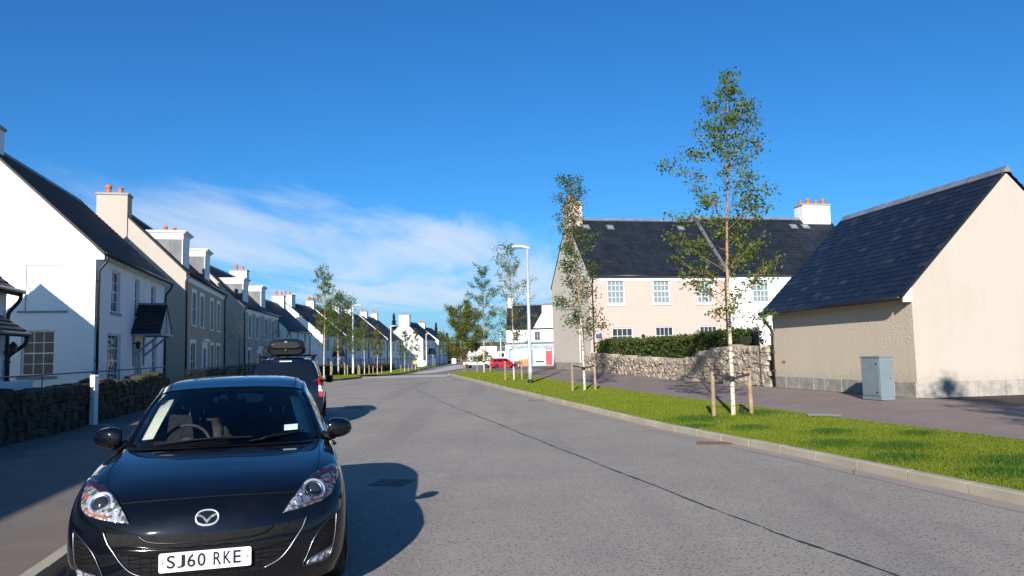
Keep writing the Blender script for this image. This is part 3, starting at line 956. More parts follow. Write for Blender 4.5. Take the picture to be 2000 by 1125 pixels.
def shell(parent, L, D, Ze, Zr, mat, front=(), gable0=(), gable1=(), z0=-.6, name='wall', gmat=None):
    """wall shell with window openings in the front and the gables"""
    mb = MB()
    sh = lambda ops: [(a, b - z0, c, d - z0) for a, b, c, d in ops]
    H_ = Ze - z0
    grid_wall(mb, L, H_, sh(front), (0, 0, z0), (1, 0, 0), (0, 0, 1), (0, 1, 0))
    grid_wall(mb, L, H_, [], (L, D, z0), (-1, 0, 0), (0, 0, 1), (0, -1, 0))
    mb.cm = 1 if gmat else 0
    # near gable (x=0): u runs from the back corner (y=D) to the front corner (y=0)
    grid_wall(mb, D, H_, [(D - c, b, D - a, d) for a, b, c, d in sh(gable0)], (0, D, z0), (0, -1, 0), (0, 0, 1), (1, 0, 0))
    mb.poly([(0, D, Ze), (0, 0, Ze), (0, D / 2, Zr)])
    grid_wall(mb, D, H_, sh(gable1), (L, 0, z0), (0, 1, 0), (0, 0, 1), (-1, 0, 0))
    mb.poly([(L, 0, Ze), (L, D, Ze), (L, D / 2, Zr)])
    return mb.build(name, [M[mat], M[gmat]] if gmat else M[mat], parent)
def front_T(x, z): return frameT((x, 0, z), (1, 0, 0), (0, 0, 1))
def gable0_T(y, z): return frameT((0, y, z), (0, -1, 0), (0, 0, 1))   # y: far (left as seen) edge of the opening
def house_root(name, label, near, far, zg, cat='house', group=None):
    a, b = Vector(near), Vector(far)
    o = empty(name, (a.x, a.y, zg), math.atan2(b.y - a.y, b.x - a.x))
    return tag(o, label, cat, group)

# ------------------------------------------------------------------ garage on the right
def build_garage():
    far, near = (8.34, 24.7), (9.41, 18.08)
    zg = .38
    Lg = math.dist(far, near); D, Ze, Zr = 5.55, 2.62, 5.42
    g = house_root('garage', 'cream harled garage with steep dark slate roof beside the grey cabinet', far, near, zg, 'garage')
    shell(g, Lg, D, Ze, Zr, 'cream_g', name='wall', gmat='cream')
    # plinth of granite blocks: front and near gable
    rnd = random.Random(5)
    def blocks(fn, W):
        x = 0.0
        while x < W - .02:
            w = min(rnd.uniform(.55, .85), W - x)
            if W - x - w < .2: w = W - x
            mb = MB()
            q = .016 + rnd.uniform(0, .008)
            pts = [fn(x + .004, -.05, 0), fn(x + w - .004, -.05, 0), fn(x + w - .004, .375, 0), fn(x + .004, .375, 0),
                   fn(x + .015, -.05, q), fn(x + w - .015, -.05, q), fn(x + w - .015, .362, q), fn(x + .015, .362, q)]
            mb.add(pts, [(4, 5, 6, 7), (0, 1, 5, 4), (1, 2, 6, 5), (2, 3, 7, 6), (3, 0, 4, 7)])
            mb.build('plinth_block', M['plinth'], g)
            x += w
    blocks(lambda a, z, d: (a, -.002 - d, z), Lg)
    blocks(lambda a, z, d: (Lg + .002 + d, a, z), D)
    # roof boarding, then single slates
    k = (Zr - Ze) / (D / 2); oe, og, th = .26, .05, .08
    mb = MB()
    ya, za = -oe, Ze - k * oe
    xa, xb = -.12, Lg + og
    S = math.hypot(D / 2 + oe, Zr - za)
    nrm = Vector((0, -(Zr - za), (D / 2 + oe))).normalized()
    A, B, C_, D_ = Vector((xa, ya, za)), Vector((xb, ya, za)), Vector((xb, D / 2, Zr)), Vector((xa, D / 2, Zr))
    mb.quad(A, B, C_, D_)
    mb.add([A, B, C_, D_, A + nrm * .05, B + nrm * .05, C_ + nrm * .05, D_ + nrm * .05], [(4, 5, 6, 7), (0, 1, 5, 4), (1, 2, 6, 5), (3, 0, 4, 7)])
    rf = mb.build('roof', M['slate'], g)
    nr = 22; ch = S / nr
    sl = []
    for r_ in range(nr):
        x = xa - (.15 if r_ % 2 else 0.0)
        while x < xb - .01:
            w = .29 + rnd.uniform(-.012, .012)
            x0, x1 = max(x, xa), min(x + w, xb)
            if x1 - x0 > .03:
                sl.append((r_, x0, x1))
            x += w
    # the 300 slates that show largest: those nearest the near gable, lower courses first
    sl.sort(key=lambda q: (q[0] * ch * .55) + (xb - q[1]) * 1.0)
    cache = {}
    big = MB()
    upv = (D_ - A).normalized(); xv = Vector((1, 0, 0))
    for i, (r_, x0, x1) in enumerate(sl):
        lo = A + upv * (r_ * ch - .012 + rnd.uniform(-.006, .006)) + nrm * (.053 + rnd.uniform(0, .003)) + xv * (x0 - xa)
        W = x1 - x0 - .009; Hh = ch * 1.35
        tilt = rnd.uniform(-.004, .004)
        if i < 300:
            key = round(W, 2)
            if key not in cache:
                m2 = MB(); w = key; t = .013
                m2.add([(0, 0, t), (w, 0, t), (w, Hh, 0), (0, Hh, 0), (0, 0, t * 2), (w, 0, t * 2), (w, Hh, t), (0, Hh, t)], [(4, 5, 6, 7), (0, 1, 5, 4), (1, 2, 6, 5), (3, 0, 4, 7)])
                me = m2.mesh('slate'); me.materials.append(M['slates']); cache[key] = me
            o = new_obj('slate', cache[key], rf)
            o.matrix_local = Matrix(((xv.x, upv.x, nrm.x, lo.x), (xv.y, upv.y, nrm.y, lo.y), (xv.z, upv.z, nrm.z, lo.z), (0, 0, 0, 1))) @ Matrix.Rotation(tilt, 4, 'Z')
        else:
            t = .013
            p = [lo + nrm * t, lo + xv * W + nrm * t, lo + xv * W + upv * Hh, lo + upv * Hh]
            q = [a + nrm * t for a in p]
            big.add(p + q, [(4, 5, 6, 7), (0, 1, 5, 4), (1, 2, 6, 5), (3, 0, 4, 7)])
    tag(big.build('slate_courses', M['slates'], rf), kind='stuff')
    # back slope
    mb = MB(); slope(mb, (xb, D + oe, za + .05), (xa, D + oe, za + .05), (xa, D / 2, Zr + .05), (xb, D / 2, Zr + .05)); mb.build('back_slope', M['slate'], rf)
    # lead ridge in lengths
    x = xa; zz = Zr + .09; w = .13
    while x < xb - .05:
        x1 = min(x + 1.15, xb + .03)
        mb = MB(); h = .0
        mb.add([(x + .006, D / 2 - w, zz - w * k + .02), (x + .006, D / 2, zz + .055), (x + .006, D / 2 + w, zz - w * k + .02), (x1, D / 2 - w, zz - w * k + .03), (x1, D / 2, zz + .065), (x1, D / 2 + w, zz - w * k + .03),
                (x + .006, D / 2 - w, zz - w * k - .03), (x1, D / 2 - w, zz - w * k - .03)], [(0, 3, 4, 1), (1, 4, 5, 2), (6, 7, 3, 0), (0, 1, 2), (5, 4, 3)])
        mb.build('ridge_piece', M['zinc'], rf); x = x1
    # white bargeboard end at the near eave, rafter ends, gutter, downpipe
    mb = MB(); q_ = [(-.004, Ze - .02), (-.24, Ze - .02 - .24 * k), (-.24, Ze - .36), (-.004, Ze - .36)]
    mb.add([(Lg + .004, a_, b_) for a_, b_ in q_] + [(Lg + .03, a_, b_) for a_, b_ in q_], [(3, 2, 1, 0), (4, 5, 6, 7), (0, 1, 5, 4), (1, 2, 6, 5), (2, 3, 7, 6), (3, 0, 4, 7)]); mb.build('eave_box', M['wpaint'], g)
    for i in range(10):
        mb = MB(); x = .3 + i * (Lg - .5) / 9
        mb.add([(x - .03, -.002, Ze - .06), (x + .03, -.002, Ze - .06), (x + .03, -.2, Ze - .24), (x - .03, -.2, Ze - .24), (x - .03, -.002, Ze - .005), (x + .03, -.002, Ze - .005), (x + .03, -.2, Ze - .19), (x - .03, -.2, Ze - .19)],
               [(3, 2, 1, 0), (4, 5, 6, 7), (0, 1, 5, 4), (1, 2, 6, 5), (2, 3, 7, 6), (3, 0, 4, 7)]); mb.build('rafter_end', M['wpaint'], g)
    gutter(g, -.2, Lg + .02, -oe - .07, za + .0, .065)
    downpipe(g, [(.05, -oe - .07, za - .03), (.05, -oe - .06, za - .22), (.06, -.07, za - .52), (.06, -.07, -.12)], .045)
    # overflow pipe and an air brick
    mb = MB(); mb.tube([(.45, 0, 2.28), (.45, -.16, 2.26)], .02, 6); mb.build('overflow_pipe', M['wpaint'], g)
    mb = MB(); mb.box(.5, -.012, .78, .72, .0, .86); mb.build('air_brick', M['terracotta'], g)
    return g
garage = build_garage()

# ------------------------------------------------------------------ pink terrace behind the stone wall
def build_pink():
    ang = R(11.5)
    near = Vector((4.34, 43.0)); d = Vector((math.cos(ang), math.sin(ang)))
    L = 8.45
    zg = .62
    h = house_root('pink_house', 'pink rendered two storey house with slate roof behind the clipped hedge', near, near + d * L, zg)
    D, Ze, Zr = 8.4, 5.45, 9.25
    ops = []
    W = [(1.05, 3.72, 2.08, 5.18), (3.8, 3.72, 4.82, 5.18), (6.5, 3.72, 7.48, 5.18), (1.25, .25, 2.5, 2.38), (3.85, .95, 4.95, 2.42), (6.55, .95, 7.65, 2.42)]
    gw = [(1.3, .3, 2.25, 2.5)]
    shell(h, L, D, Ze, Zr, 'pink', W, gw, gmat='greyr')
    for i, (a, b, c, e) in enumerate(W):
        if i < 3: window(h, front_T(a, b), c - a, e - b, 4, 4, True, 'panecurtain', back=.06)
        else: window(h, front_T(a, b), c - a, e - b, 4, 3 if i > 3 else 5, True, 'pane', sash=False, back=.06, sill=i > 3)
    a, b, c, e = gw[0]
    window(h, gable0_T(c, b), c - a, e - b, 1, 5, False, 'panecurtain', sash=False, back=.03)
    mb = MB(); mb.box(-.0, -.02, Ze - .42, L - .2, -.003, Ze - .0); mb.build('eaves_band', M['wpaint'], h)
    rf = gable_roof(h, L + .0, D, Ze, Zr, 'slate', oe=.16, og=.03)
    # roof windows
    for x in (.75, 2.3, 6.95):
        k = (Zr - Ze) / (D / 2); yy = D / 2 - .95; zz = Zr + .1 - .95 * k
        T = frameT((x, yy, zz + .02), (1, 0, 0), (0, 1, k))
        mb = MB(T); mb.box(0, 0, .0, .46, .5, .05); o = mb.build('roof_window', M['lead'], rf)
        mb = MB(T); mb.box(.07, .07, .052, .39, .4, .06); mb.build('pane', M['panecurtain'], o)
    gutter(h, -.05, L - .1, -.22, Ze - .13)
    downpipe(h, [(.16, -.22, Ze - .16), (.16, -.2, Ze - .3), (.16, -.06, Ze - .5), (.16, -.06, -.2)])
    downpipe(h, [(L - .22, -.22, Ze - .16), (L - .22, -.2, Ze - .3), (L - .22, -.06, Ze - .5), (L - .22, -.06, -.2)])
    chimney(h, .36, D / 2, Zr - 1.4, Zr + .95, .86, 1.35, 'pink', 2, 'y')
    mb = MB(); mb.box(-.02, -.03, -.6, .03 , .0, .55); 
    mb = MB(); mb.box(-.03, -.02, -.5, -.002, D + .0, .45); mb.build('plinth', M['plinth'], h)
    # lanterns by the doors, blue alarm box
    for x in (3.05, 5.6):
        mb = MB(); mb.box(x - .02, -.12, 1.95, x + .02, 0, 1.99); mb.lathe([(.05, 1.72), (.1, 1.9), (.12, 1.92), (.03, 2.0)], 6, (x, -.14, 0)); mb.build('wall_lantern', M['iron'], h)
    mb = MB(); mb.box(.3, -.1, 1.85, .62, -.0, 2.05); mb.build('alarm_box', plain('alarm_blue', (.05, .10, .22), .4), h)
    # neighbour: white house continuing the row, a little taller
    n0 = near + d * (L + .004)
    w = house_root('white_house', 'white house with slate roof and four pot chimney rising behind the garage', n0, n0 + d, zg)
    L2, Zr2, Ze2 = 9.6, 9.48, 5.5
    W2 = [(1.55, 3.72, 2.6, 5.18), (4.6, 3.72, 5.6, 5.18), (7.4, 3.72, 8.4, 5.18)]
    shell(w, L2, D, Ze2, Zr2, 'white', W2)
    for i, (a, b, c, e) in enumerate(W2):
        window(w, front_T(a, b), c - a, e - b, 4, 4, i == 0, 'panecurtain', back=.06)
    mb = MB(); mb.box(.2, -.02, Ze2 - .42, L2, -.003, Ze2); mb.build('eaves_band', M['wpaint'], w)
    rf = gable_roof(w, L2, D, Ze2, Zr2, 'slate', oe=.16, og=.02, skew=())
    mb = MB(); k = (Zr2 - Ze2) / (D / 2); y0, z0 = -.16, Ze2 - .16 * k + .1
    mb.add([(-.11, y0, z0 - .1), (.11, y0, z0 - .1), (.11, D / 2, Zr2), (-.11, D / 2, Zr2), (-.11, y0, z0 + .04), (.11, y0, z0 + .04), (.11, D / 2, Zr2 + .14), (-.11, D / 2, Zr2 + .14)],
           [(3, 2, 1, 0), (4, 5, 6, 7), (0, 1, 5, 4), (1, 2, 6, 5), (2, 3, 7, 6), (3, 0, 4, 7)]); mb.build('skew', M['lead'], rf)
    chimney(w, 8.45, D / 2, Zr2 - .9, Zr2 + .88, 2.0, 1.0, 'white', 4, 'x', pot_h=.34)
    for x in (6.3, 7.15):
        yy = D / 2 - .95; zz = Zr2 + .1 - .95 * k
        T = frameT((x, yy, zz + .02), (1, 0, 0), (0, 1, k))
        mb = MB(T); mb.box(0, 0, 0, .5, .5, .05); o = mb.build('roof_window', M['lead'], rf)
        mb = MB(T); mb.box(.07, .07, .052, .43, .4, .06); mb.build('pane', M['panecurtain'], o)
    gutter(w, .1, L2, -.22, Ze2 - .13)
build_pink()
# metal garden fence beside the garage
fr = empty('garden_fence', (0, 0, 0)); tag(fr, 'black metal fence panel between the hedge and the garage', 'fence')
fa, fb = Vector((8.05, 25.2)), Vector((8.55, 27.6))
for i in range(9):
    p = fa.lerp(fb, i / 8); mb = MB(); mb.tube([(p.x, p.y, .35), (p.x, p.y, 2.32 + .05 * (i % 2))], .014, 6); mb.build('baluster', M['iron'], fr)
for z in (.6, 2.1):
    mb = MB(); mb.tube([(fa.x, fa.y, z), (fb.x, fb.y, z)], .016, 6); mb.build('rail', M['iron'], fr)

# ------------------------------------------------------------------ service cabinet
def build_cabinet():
    z = .37
    c = empty('service_cabinet', (8.28, 18.42, z), R(-104 + 90 - 66))
    tag(c, 'grey blue metal service cabinet standing against the garage wall', 'cabinet')
    c.rotation_euler = (0, 0, R(-62))
    # x along the wall towards the camera, door faces -y
    c.location = (8.68, 18.62, z)
    c.rotation_euler = (0, 0, math.atan2(-6.62, 1.16) + R(6))
    w, d, h = .62, .38, .98
    mb = MB(); mb.box(0, -d, .0, w, 0, .06); mb.build('base', M['cab'], c)
    mb = MB(); mb.box(.004, -d + .004, .06, w - .004, -.004, h); mb.build('body', M['cab'], c, bevel=.006)
    mb = MB(); mb.box(-.012, -d - .014, h + .001, w + .012, .01, h + .035); mb.build('lid', M['cab'], c, bevel=.006)
    mb = MB(); mb.box(.03, -d - .012, .1, w - .03, -d + .0, h - .03); dr = mb.build('door', M['cab'], c, bevel=.004)
    for zz in (.18, h - .14):
        mb = MB(); mb.lathe([(.016, -.03), (.016, 0)], 8, (w - .09, -d - .006, zz), 'Y'); mb.build('lock', M['iron'], dr)
    mb = MB(); mb.tube([(w + .002, -.1, .5), (w + .012, -.1, .5)], .012, 6); mb.build('bolt', M['iron'], c)
build_cabinet()
# ------------------------------------------------------------------ houses on the left of the street
def dormer(parent, x, w, yf, z0, z1, roof_k, roof_z0, depth):
    """flat roofed dormer: front at y=yf, from z0 to z1, running back into the roof"""
    mb = MB()
    yb = yf + depth
    mb.box(x, yf, z0, x + w, yb, z1)
    d = mb.build('dormer', M['lead'], parent)
    # lead cheek seams
    for xx in (x - .012, x + w + .002):
        for i in (1, 2):
            yy = yf + depth * i / 3
            mb = MB(); mb.box(xx, yy - .012, z0, xx + .01, yy + .012, z1); mb.build('lead_seam', M['lead'], d)
    mb = MB(); mb.box(x - .03, yf - .04, z0 - .02, x + w + .03, yf - .002, z1); mb.build('front', M['wpaint'], d)
    mb = MB()
    for i, (e, za, zb) in enumerate(((.02, -.34, -.07), (.08, -.07, .0), (.15, .0, .06), (.20, .06, .10))):
        mb.box(x - e, yf - .04 - e, z1 + za, x + w + e, yb + .05, z1 + zb)
    mb.build('cornice', M['wpaint'], d)
    T = frameT((x + .16, yf - .045, z0 + .1), (1, 0, 0), (0, 0, 1))
    o = window(d, T, w - .32, (z1 - .42) - z0 - .18, 3, 4, False, 'pane', sill=False, back=.0, fw=.05)
    mb = MB(); k = roof_k
    mb.box(x - .1, yf - .22, z0 - .16, x + w + .1, yf - .05, z0 - .03); mb.build('apron', M['lead'], d)
    return d
def door_leaf(parent, T, w, h, mat, panels=True, light=0.0):
    mb = MB(T); mb.box(0.003, 0, -.13, w - .003, h - .003, -.09)
    o = mb.build('door', M[mat], parent)
    if panels:
        for (a, b, c, d) in ((.14, .1, .46, .42), (.54, .1, .86, .42), (.14, .5, .46, .92), (.54, .5, .86, .92)):
            mb = MB(T); mb.box(w * a, h * b, -.09, w * c, h * d, -.078); mb.build('panel', M[mat], o)
    mb = MB(T); mb.lathe([(.03, -.085), (.035, -.05), (.02, -.04)], 8, (w * .88, h * .47, 0), 'Z'); mb.build('handle', M['steel'], o)
    return o
def lantern(parent, x, y, z):
    mb = MB(); mb.box(x - .015, y, z + .15, x + .015, y + .2, z + .18); mb.lathe([(.03, z - .05), (.08, z), (.085, z + .14), (.11, z + .15), (.02, z + .25)], 6, (x, y, 0))
    return mb.build('wall_lantern', M['iron'], parent)

# house beside the camera and the cottage whose eaves reach into the left edge
hb = house_root('white_house', 'white two storey house just behind the camera that shades the pavement', (-3.6, -24.5), (-8.45, -1.2), .1)
shell(hb, 23.8, 7, 5.3, 8.6, 'white'); gable_roof(hb, 23.8, 7, 5.3, 8.6, 'slate2', oe=.2)
h0 = house_root('white_cottage', 'white cottage at the left edge with low slate eaves and black rainwater pipes', (-8.75, 0.0), (-13.35, 20.2), .15)
L0 = math.dist((-8.75, 0.0), (-13.35, 20.2))
W0 = [(L0 - 3.2, .9, L0 - 2.3, 2.2), (L0 - 8, .9, L0 - 7, 2.2), (L0 - 13, .9, L0 - 12, 2.2)]
shell(h0, L0, 5.6, 3.55, 5.95, 'white', W0)
for a, b, c, e in W0: window(h0, front_T(a, b), c - a, e - b, 3, 4)
gable_roof(h0, L0, 5.6, 3.55, 5.95, 'slate2', oe=.30, og=.10)
gutter(h0, 0, L0 + .14, -.36, 3.42)
downpipe(h0, [(L0 - .05, -.36, 3.38), (L0 - .05, -.35, 3.2), (L0 - .05, -.07, 2.85), (L0 - .05, -.07, 0)], .05)
# porch of the cottage with its own lean-to roof
mb = MB(); mb.box(L0 - 4.2, -.62, -.4, L0 - 1.75, -.003, 2.25); mb.build('porch', M['white'], h0)
mb = MB(); slope(mb, (L0 - 4.5, -1.0, 2.32), (L0 - 1.45, -1.0, 2.32), (L0 - 1.45, .0, 3.0), (L0 - 4.5, .0, 3.0))
mb.add([(L0 - 1.45, -1.0, 2.23), (L0 - 1.45, 0, 2.9), (L0 - 1.45, 0, 3.0), (L0 - 1.45, -1.0, 2.335), (L0 - 4.5, -1.0, 2.23), (L0 - 4.5, 0, 2.9), (L0 - 4.5, 0, 3.0), (L0 - 4.5, -1.0, 2.335)],
       [(0, 1, 2, 3), (7, 6, 5, 4), (4, 5, 1, 0), (4, 0, 3, 7)]); mb.build('porch_roof', M['slate2'], h0)
gutter(h0, L0 - 4.5, L0 - 1.38, -1.06, 2.22)
downpipe(h0, [(L0 - 1.55, -1.06, 2.18), (L0 - 1.55, -1.05, 2.0), (L0 - 1.62, -.68, 1.7), (L0 - 1.62, -.68, 0)], .05)
lantern(h0, L0 - 1.80, -.86, 1.8)
mb = MB(); mb.box(L0 - 1.747, -.5, .6, L0 - 1.74, -.1, 2.0); mb.build('door_panel', M['wpaint'], h0)

# first white house: bright gable towards the camera
def build_h1():
    near, far = (-13.63, 25.0), (-15.93, 35.07)
    h = house_root('white_house', 'white house with a gable shaped shadow on its end wall and slated door canopy', near, far, .32)
    L, D, Ze, Zr = math.dist(near, far), 7.2, 5.12, 8.6
    F = [(1.85, 3.1, 2.95, 4.6), (5.05, 3.1, 5.75, 4.6), (7.7, 3.1, 8.6, 4.6), (1.5, .45, 3.2, 2.35), (8.1, .45, 8.95, 2.35), (5.15, .02, 6.2, 2.15)]
    G = [(1.15, .95, 2.12, 2.42)]
    shell(h, L, D, Ze, Zr, 'white', F, G)
    window(h, front_T(1.85, 3.1), 1.1, 1.5, 2, 4, True, sill=True, sillmat='bluepaint')
    window(h, front_T(5.05, 3.1), .7, 1.5, 2, 4, True, sillmat='bluepaint')
    window(h, front_T(7.7, 3.1), .9, 1.5, 2, 4, True, sillmat='bluepaint')
    window(h, front_T(1.5, .45), 1.7, 1.9, 4, 4, True, sillmat='bluepaint')
    window(h, front_T(8.1, .45), .85, 1.9, 2, 4, True, sillmat='bluepaint')
    window(h, gable0_T(2.12, .95), .97, 1.47, 3, 4, True, 'panebrown', sillmat='bluepaint')
    door_leaf(h, front_T(5.15, .02), 1.05, 2.13, 'bluepaint')
    # blind window on the gable: raised outline and sill
    mb = MB(); mb.box(-.02, 2.02, 3.05, -.002, 2.045, 4.5); mb.box(-.021, 1.0, 4.5, -.002, 2.045, 4.525); mb.build('blind_window', M['bluepaint'], h)
    mb = MB(); mb.box(-.06, .78, 2.98, -.002, 2.25, 3.045); mb.build('blind_window_sill', M['bluepaint'], h)
    gable_roof(h, L, D, Ze, Zr, 'slate2', oe=.26, og=.03)
    gutter(h, -.06, L + .1, -.33, Ze - .20)
    k_ = (Zr - Ze) / (D / 2); q_ = [(-.002, Ze - .02), (-.26, Ze - .02 - .26 * k_), (-.26, Ze - .40), (-.002, Ze - .40)]; mb = MB()
    mb.add([(-.003, a_, b_) for a_, b_ in q_] + [(-.03, a_, b_) for a_, b_ in q_], [(0, 1, 2, 3), (7, 6, 5, 4), (4, 5, 1, 0), (5, 6, 2, 1), (6, 7, 3, 2), (7, 4, 0, 3)]); mb.build('eave_box', M['wpaint'], h)
    downpipe(h, [(.12, -.33, Ze - .24), (.12, -.32, Ze - .42), (.12, -.07, Ze - .75), (.12, -.07, -.1)], .045)
    downpipe(h, [(L - .1, -.33, Ze - .24), (L - .1, -.32, Ze - .42), (L - .1, -.07, Ze - .75), (L - .1, -.07, -.1)], .045)
    for i in range(20):
        x = .3 + i * (L - .5) / 19; mb = MB(); mb.box(x - .03, -.22, Ze - .35, x + .03, -.003, Ze - .26); mb.build('rafter_end', M['wpaint'], h)
    chimney(h, .55, D / 2 + .12, Zr - .6, Zr + .58, 1.1, 1.0, 'white', 2)
    # slated canopy on timber brackets
    x0, x1, p, za, zb = 4.55, 6.85, 1.05, 2.45, 3.62
    xm = (x0 + x1) / 2
    mb = MB()
    slope(mb, (x0, 0, za), (x0, -p, za), (xm, -p, zb), (xm, 0, zb)); slope(mb, (x1, -p, za), (x1, 0, za), (xm, 0, zb), (xm, -p, zb))
    mb.quad((x0, 0, za - .02), (xm, 0, zb - .05), (xm, -p, zb - .05), (x0, -p, za - .02)); mb.quad((x1, -p, za - .02), (xm, -p, zb - .05), (xm, 0, zb - .05), (x1, 0, za - .02))
    c = mb.build('canopy', M['slate2'], h)
    mb = MB(); mb.tube([(xm, -p - .02, zb + .02), (xm, 0, zb + .02)], .05, 6); mb.build('ridge', M['bluepaint'], c)
    mb = MB(); mb.add([(x0 + .1, -p + .02, za), (x1 - .1, -p + .02, za), (xm, -p + .02, zb - .1)], [(0, 1, 2)]); mb.build('gable_board', M['bluepaint'], c)
    for x in (x0 + .06, x1 - .06, xm):
        mb = MB(); mb.box(x - .035, -p, za - .1, x + .035, -.003, za - .004) if x != xm else mb.box(xm - .02, -p - .01, za, xm + .02, -p + .015, zb - .1); mb.build('beam', M['bluepaint'], c)
    mb = MB(); mb.box(x0 + .02, -p - .03, za - .1, x1 - .02, -p + .015, za - .0); mb.build('tie_beam', M['bluepaint'], c)
    for x in (x0 + .35, x1 - .35):
        mb = MB(); mb.box(x - .035, -.06, za - 1.25, x + .035, -.003, za - .1); mb.build('post', M['bluepaint'], c)
        T = Matrix.Translation((x, -.05, za - .85)) @ Matrix.Rotation(R(-41), 4, 'X')
        mb = MB(T); mb.box(-.034, -1.15, -.035, .034, 0, .035); mb.build('brace', M['bluepaint'], c)
    lantern(h, 4.85, -.2, 1.9)
build_h1()
def build_town(name, label, near, far, zg, Ze, D, fmat, gmat, win_x, dorm, far_chim, lower, seed, k=1.0):
    L = math.dist(near, far); Zr = Ze + D / 2 * k
    h = house_root(name, label, near, far, zg)
    F = [(x - .5, 3.3, x + .5, 5.0) for x in win_x] + [(x - .5 * s, .5 if s > 0 else .02, x + .5 * s, 2.35) for x, s in lower if s > 0]
    dx = [x for x, s in lower if s < 0][0]
    F.append((dx - .5, .02, dx + .5, 2.1))
    shell(h, L, D, Ze, Zr, fmat, F, gmat=gmat)
    for a, b, c, e in F[:-1]:
        window(h, front_T(a, b), c - a, e - b, 2, 4, False, 'pane', surround=.2)
    door_leaf(h, front_T(dx - .5, .02), 1.0, 2.07, 'bluepaint')
    # door surround with pilasters and a flat hood
    mb = MB(); mb.box(dx - .85, -.08, .0, dx - .52, -.003, 2.5); mb.box(dx + .52, -.08, 0, dx + .85, -.003, 2.5); mb.box(dx - .52, -.08, 2.12, dx + .52, -.003, 2.5); mb.box(dx - .95, -.2, 2.5, dx + .95, -.003, 2.66); mb.build('door_surround', M['wpaint'], h)
    mb = MB(); mb.box(.02, -.03, Ze - .42, L - .02, -.003, Ze); mb.build('eaves_band', M['wpaint'], h)
    gable_roof(h, L, D, Ze, Zr, 'slate', oe=.14, og=.02)
    gutter(h, -.02, L + .02, -.2, Ze - .05)
    for x in (.1, L - .1): downpipe(h, [(x, -.2, Ze - .1), (x, -.16, Ze - .2), (x, -.07, Ze - .35), (x, -.07, 0)], .045, False)
    for x in dorm: dormer(h, x, 1.75, .42, Ze + .40, Ze + 2.18, k, Ze, 1.75 / k)
    return h, L, D, Ze, Zr
h2, L2, D2, Ze2, Zr2 = build_town('town_house', 'taupe town house with cream gable, tall cream chimney and two lead dormers', (-16.25, 38.0), (-19.21, 51.06), .25, 5.85, 6.7, 'taupe', 'cream', (2.45, 4.85, 8.3, 10.9), (1.35, 8.1), True, ((2.3, 1.3), (5.6, -1), (8.6, 1.0), (10.9, 1.2)), 1)
chimney(h2, .36, D2 / 2 + .05, Zr2 - 2.6, Zr2 + .46, .86, 1.40, 'cream', 2, 'y', pot_h=.36)
chimney(h2, L2 - .45, D2 / 2, Zr2 - 1, Zr2 + .5, .9, 1.1, 'cream', 2, 'y')
h3, L3, D3, Ze3, Zr3 = build_town('town_house', 'pinkish grey town house with two lead dormers beyond the taupe one', (-20.0, 57.0), (-21.75, 71.2), .1, 5.6, 6.8, 'stone_r', 'cream', (2.2, 5.0, 8.6, 11.6), (1.6, 8.4), True, ((2.0, 1.2), (5.6, -1), (9.0, 1.0), (11.6, 1.2)), 2)
chimney(h3, L3 - .5, D3 / 2, Zr3 - 1, Zr3 + .75, 1.0, 1.5, 'white', 2, 'y')
def build_plain(label, near, far, zg, Ze, D, Zr, ups, lows, doors, chims, mat='white', wmat='white', skew=(), name='white_house', canopy=None, sash_w=.9, roof='slate'):
    L = math.dist(near, far)
    h = house_root(name, label, near, far, zg)
    F = [(x - sash_w / 2, 3.1, x + sash_w / 2, 4.55) for x in ups] + [(x - sash_w / 2, .5, x + sash_w / 2, 2.2) for x in lows] + [(x - .5, .02, x + .5, 2.1) for x in doors]
    shell(h, L, D, Ze, Zr, mat, F)
    for a, b, c, e in F[:len(ups) + len(lows)]: window(h, front_T(a, b), c - a, e - b, 2, 4, False, 'pane')
    for x in doors:
        door_leaf(h, front_T(x - .5, .02), 1.0, 2.07, 'bluepaint', panels=False); lantern(h, x + .85, -.2, 1.75)
    gable_roof(h, L, D, Ze, Zr, roof, oe=.2, og=.03, skew=skew)
    gutter(h, 0, L, -.26, Ze - .12)
    for x in (.1, L - .1): downpipe(h, [(x, -.26, Ze - .15), (x, -.24, Ze - .3), (x, -.07, Ze - .6), (x, -.07, 0)], .045, False)
    for x, hh, wx, wy in chims: chimney(h, x, D / 2, Zr - .9, Zr + hh, wx, wy, 'white', 2, 'y')
    if canopy is not None:
        x0, x1, p, za, zb = canopy - 1.1, canopy + 1.1, 1.0, 2.4, 3.5; xm = canopy
        mb = MB(); slope(mb, (x0, 0, za), (x0, -p, za), (xm, -p, zb), (xm, 0, zb)); slope(mb, (x1, -p, za), (x1, 0, za), (xm, 0, zb), (xm, -p, zb)); mb.add([(x0, -p + .02, za), (x1, -p + .02, za), (xm, -p + .02, zb)], [(0, 1, 2)])
        c = mb.build('canopy', M['slate'], h)
        for x in (x0 + .2, x1 - .2):
            mb = MB(); mb.box(x - .04, -p + .05, -.1, x + .04, -p + .13, za); mb.build('post', M['bluepaint'], c)
    return h, L, D, Ze, Zr
build_plain('low white house with small sash windows just beyond the pinkish grey one', (-22.37, 76.0), (-23.07, 87.2), -.1, 4.8, 6.6, 8.0, (1.6, 5.2, 8.8), (1.6, 8.8), (5.2,), ((.55, .6, .9, .9), (10.6, .9, 1.0, 1.3)))
_td = Vector((math.sin(R(4.6)), math.cos(R(4.6)))); _t0 = Vector((-22.75, 92.0))
def tpt(s): p = _t0 + _td * s; return (p.x, p.y)
TG = 'white terraced houses beyond the staked trees'
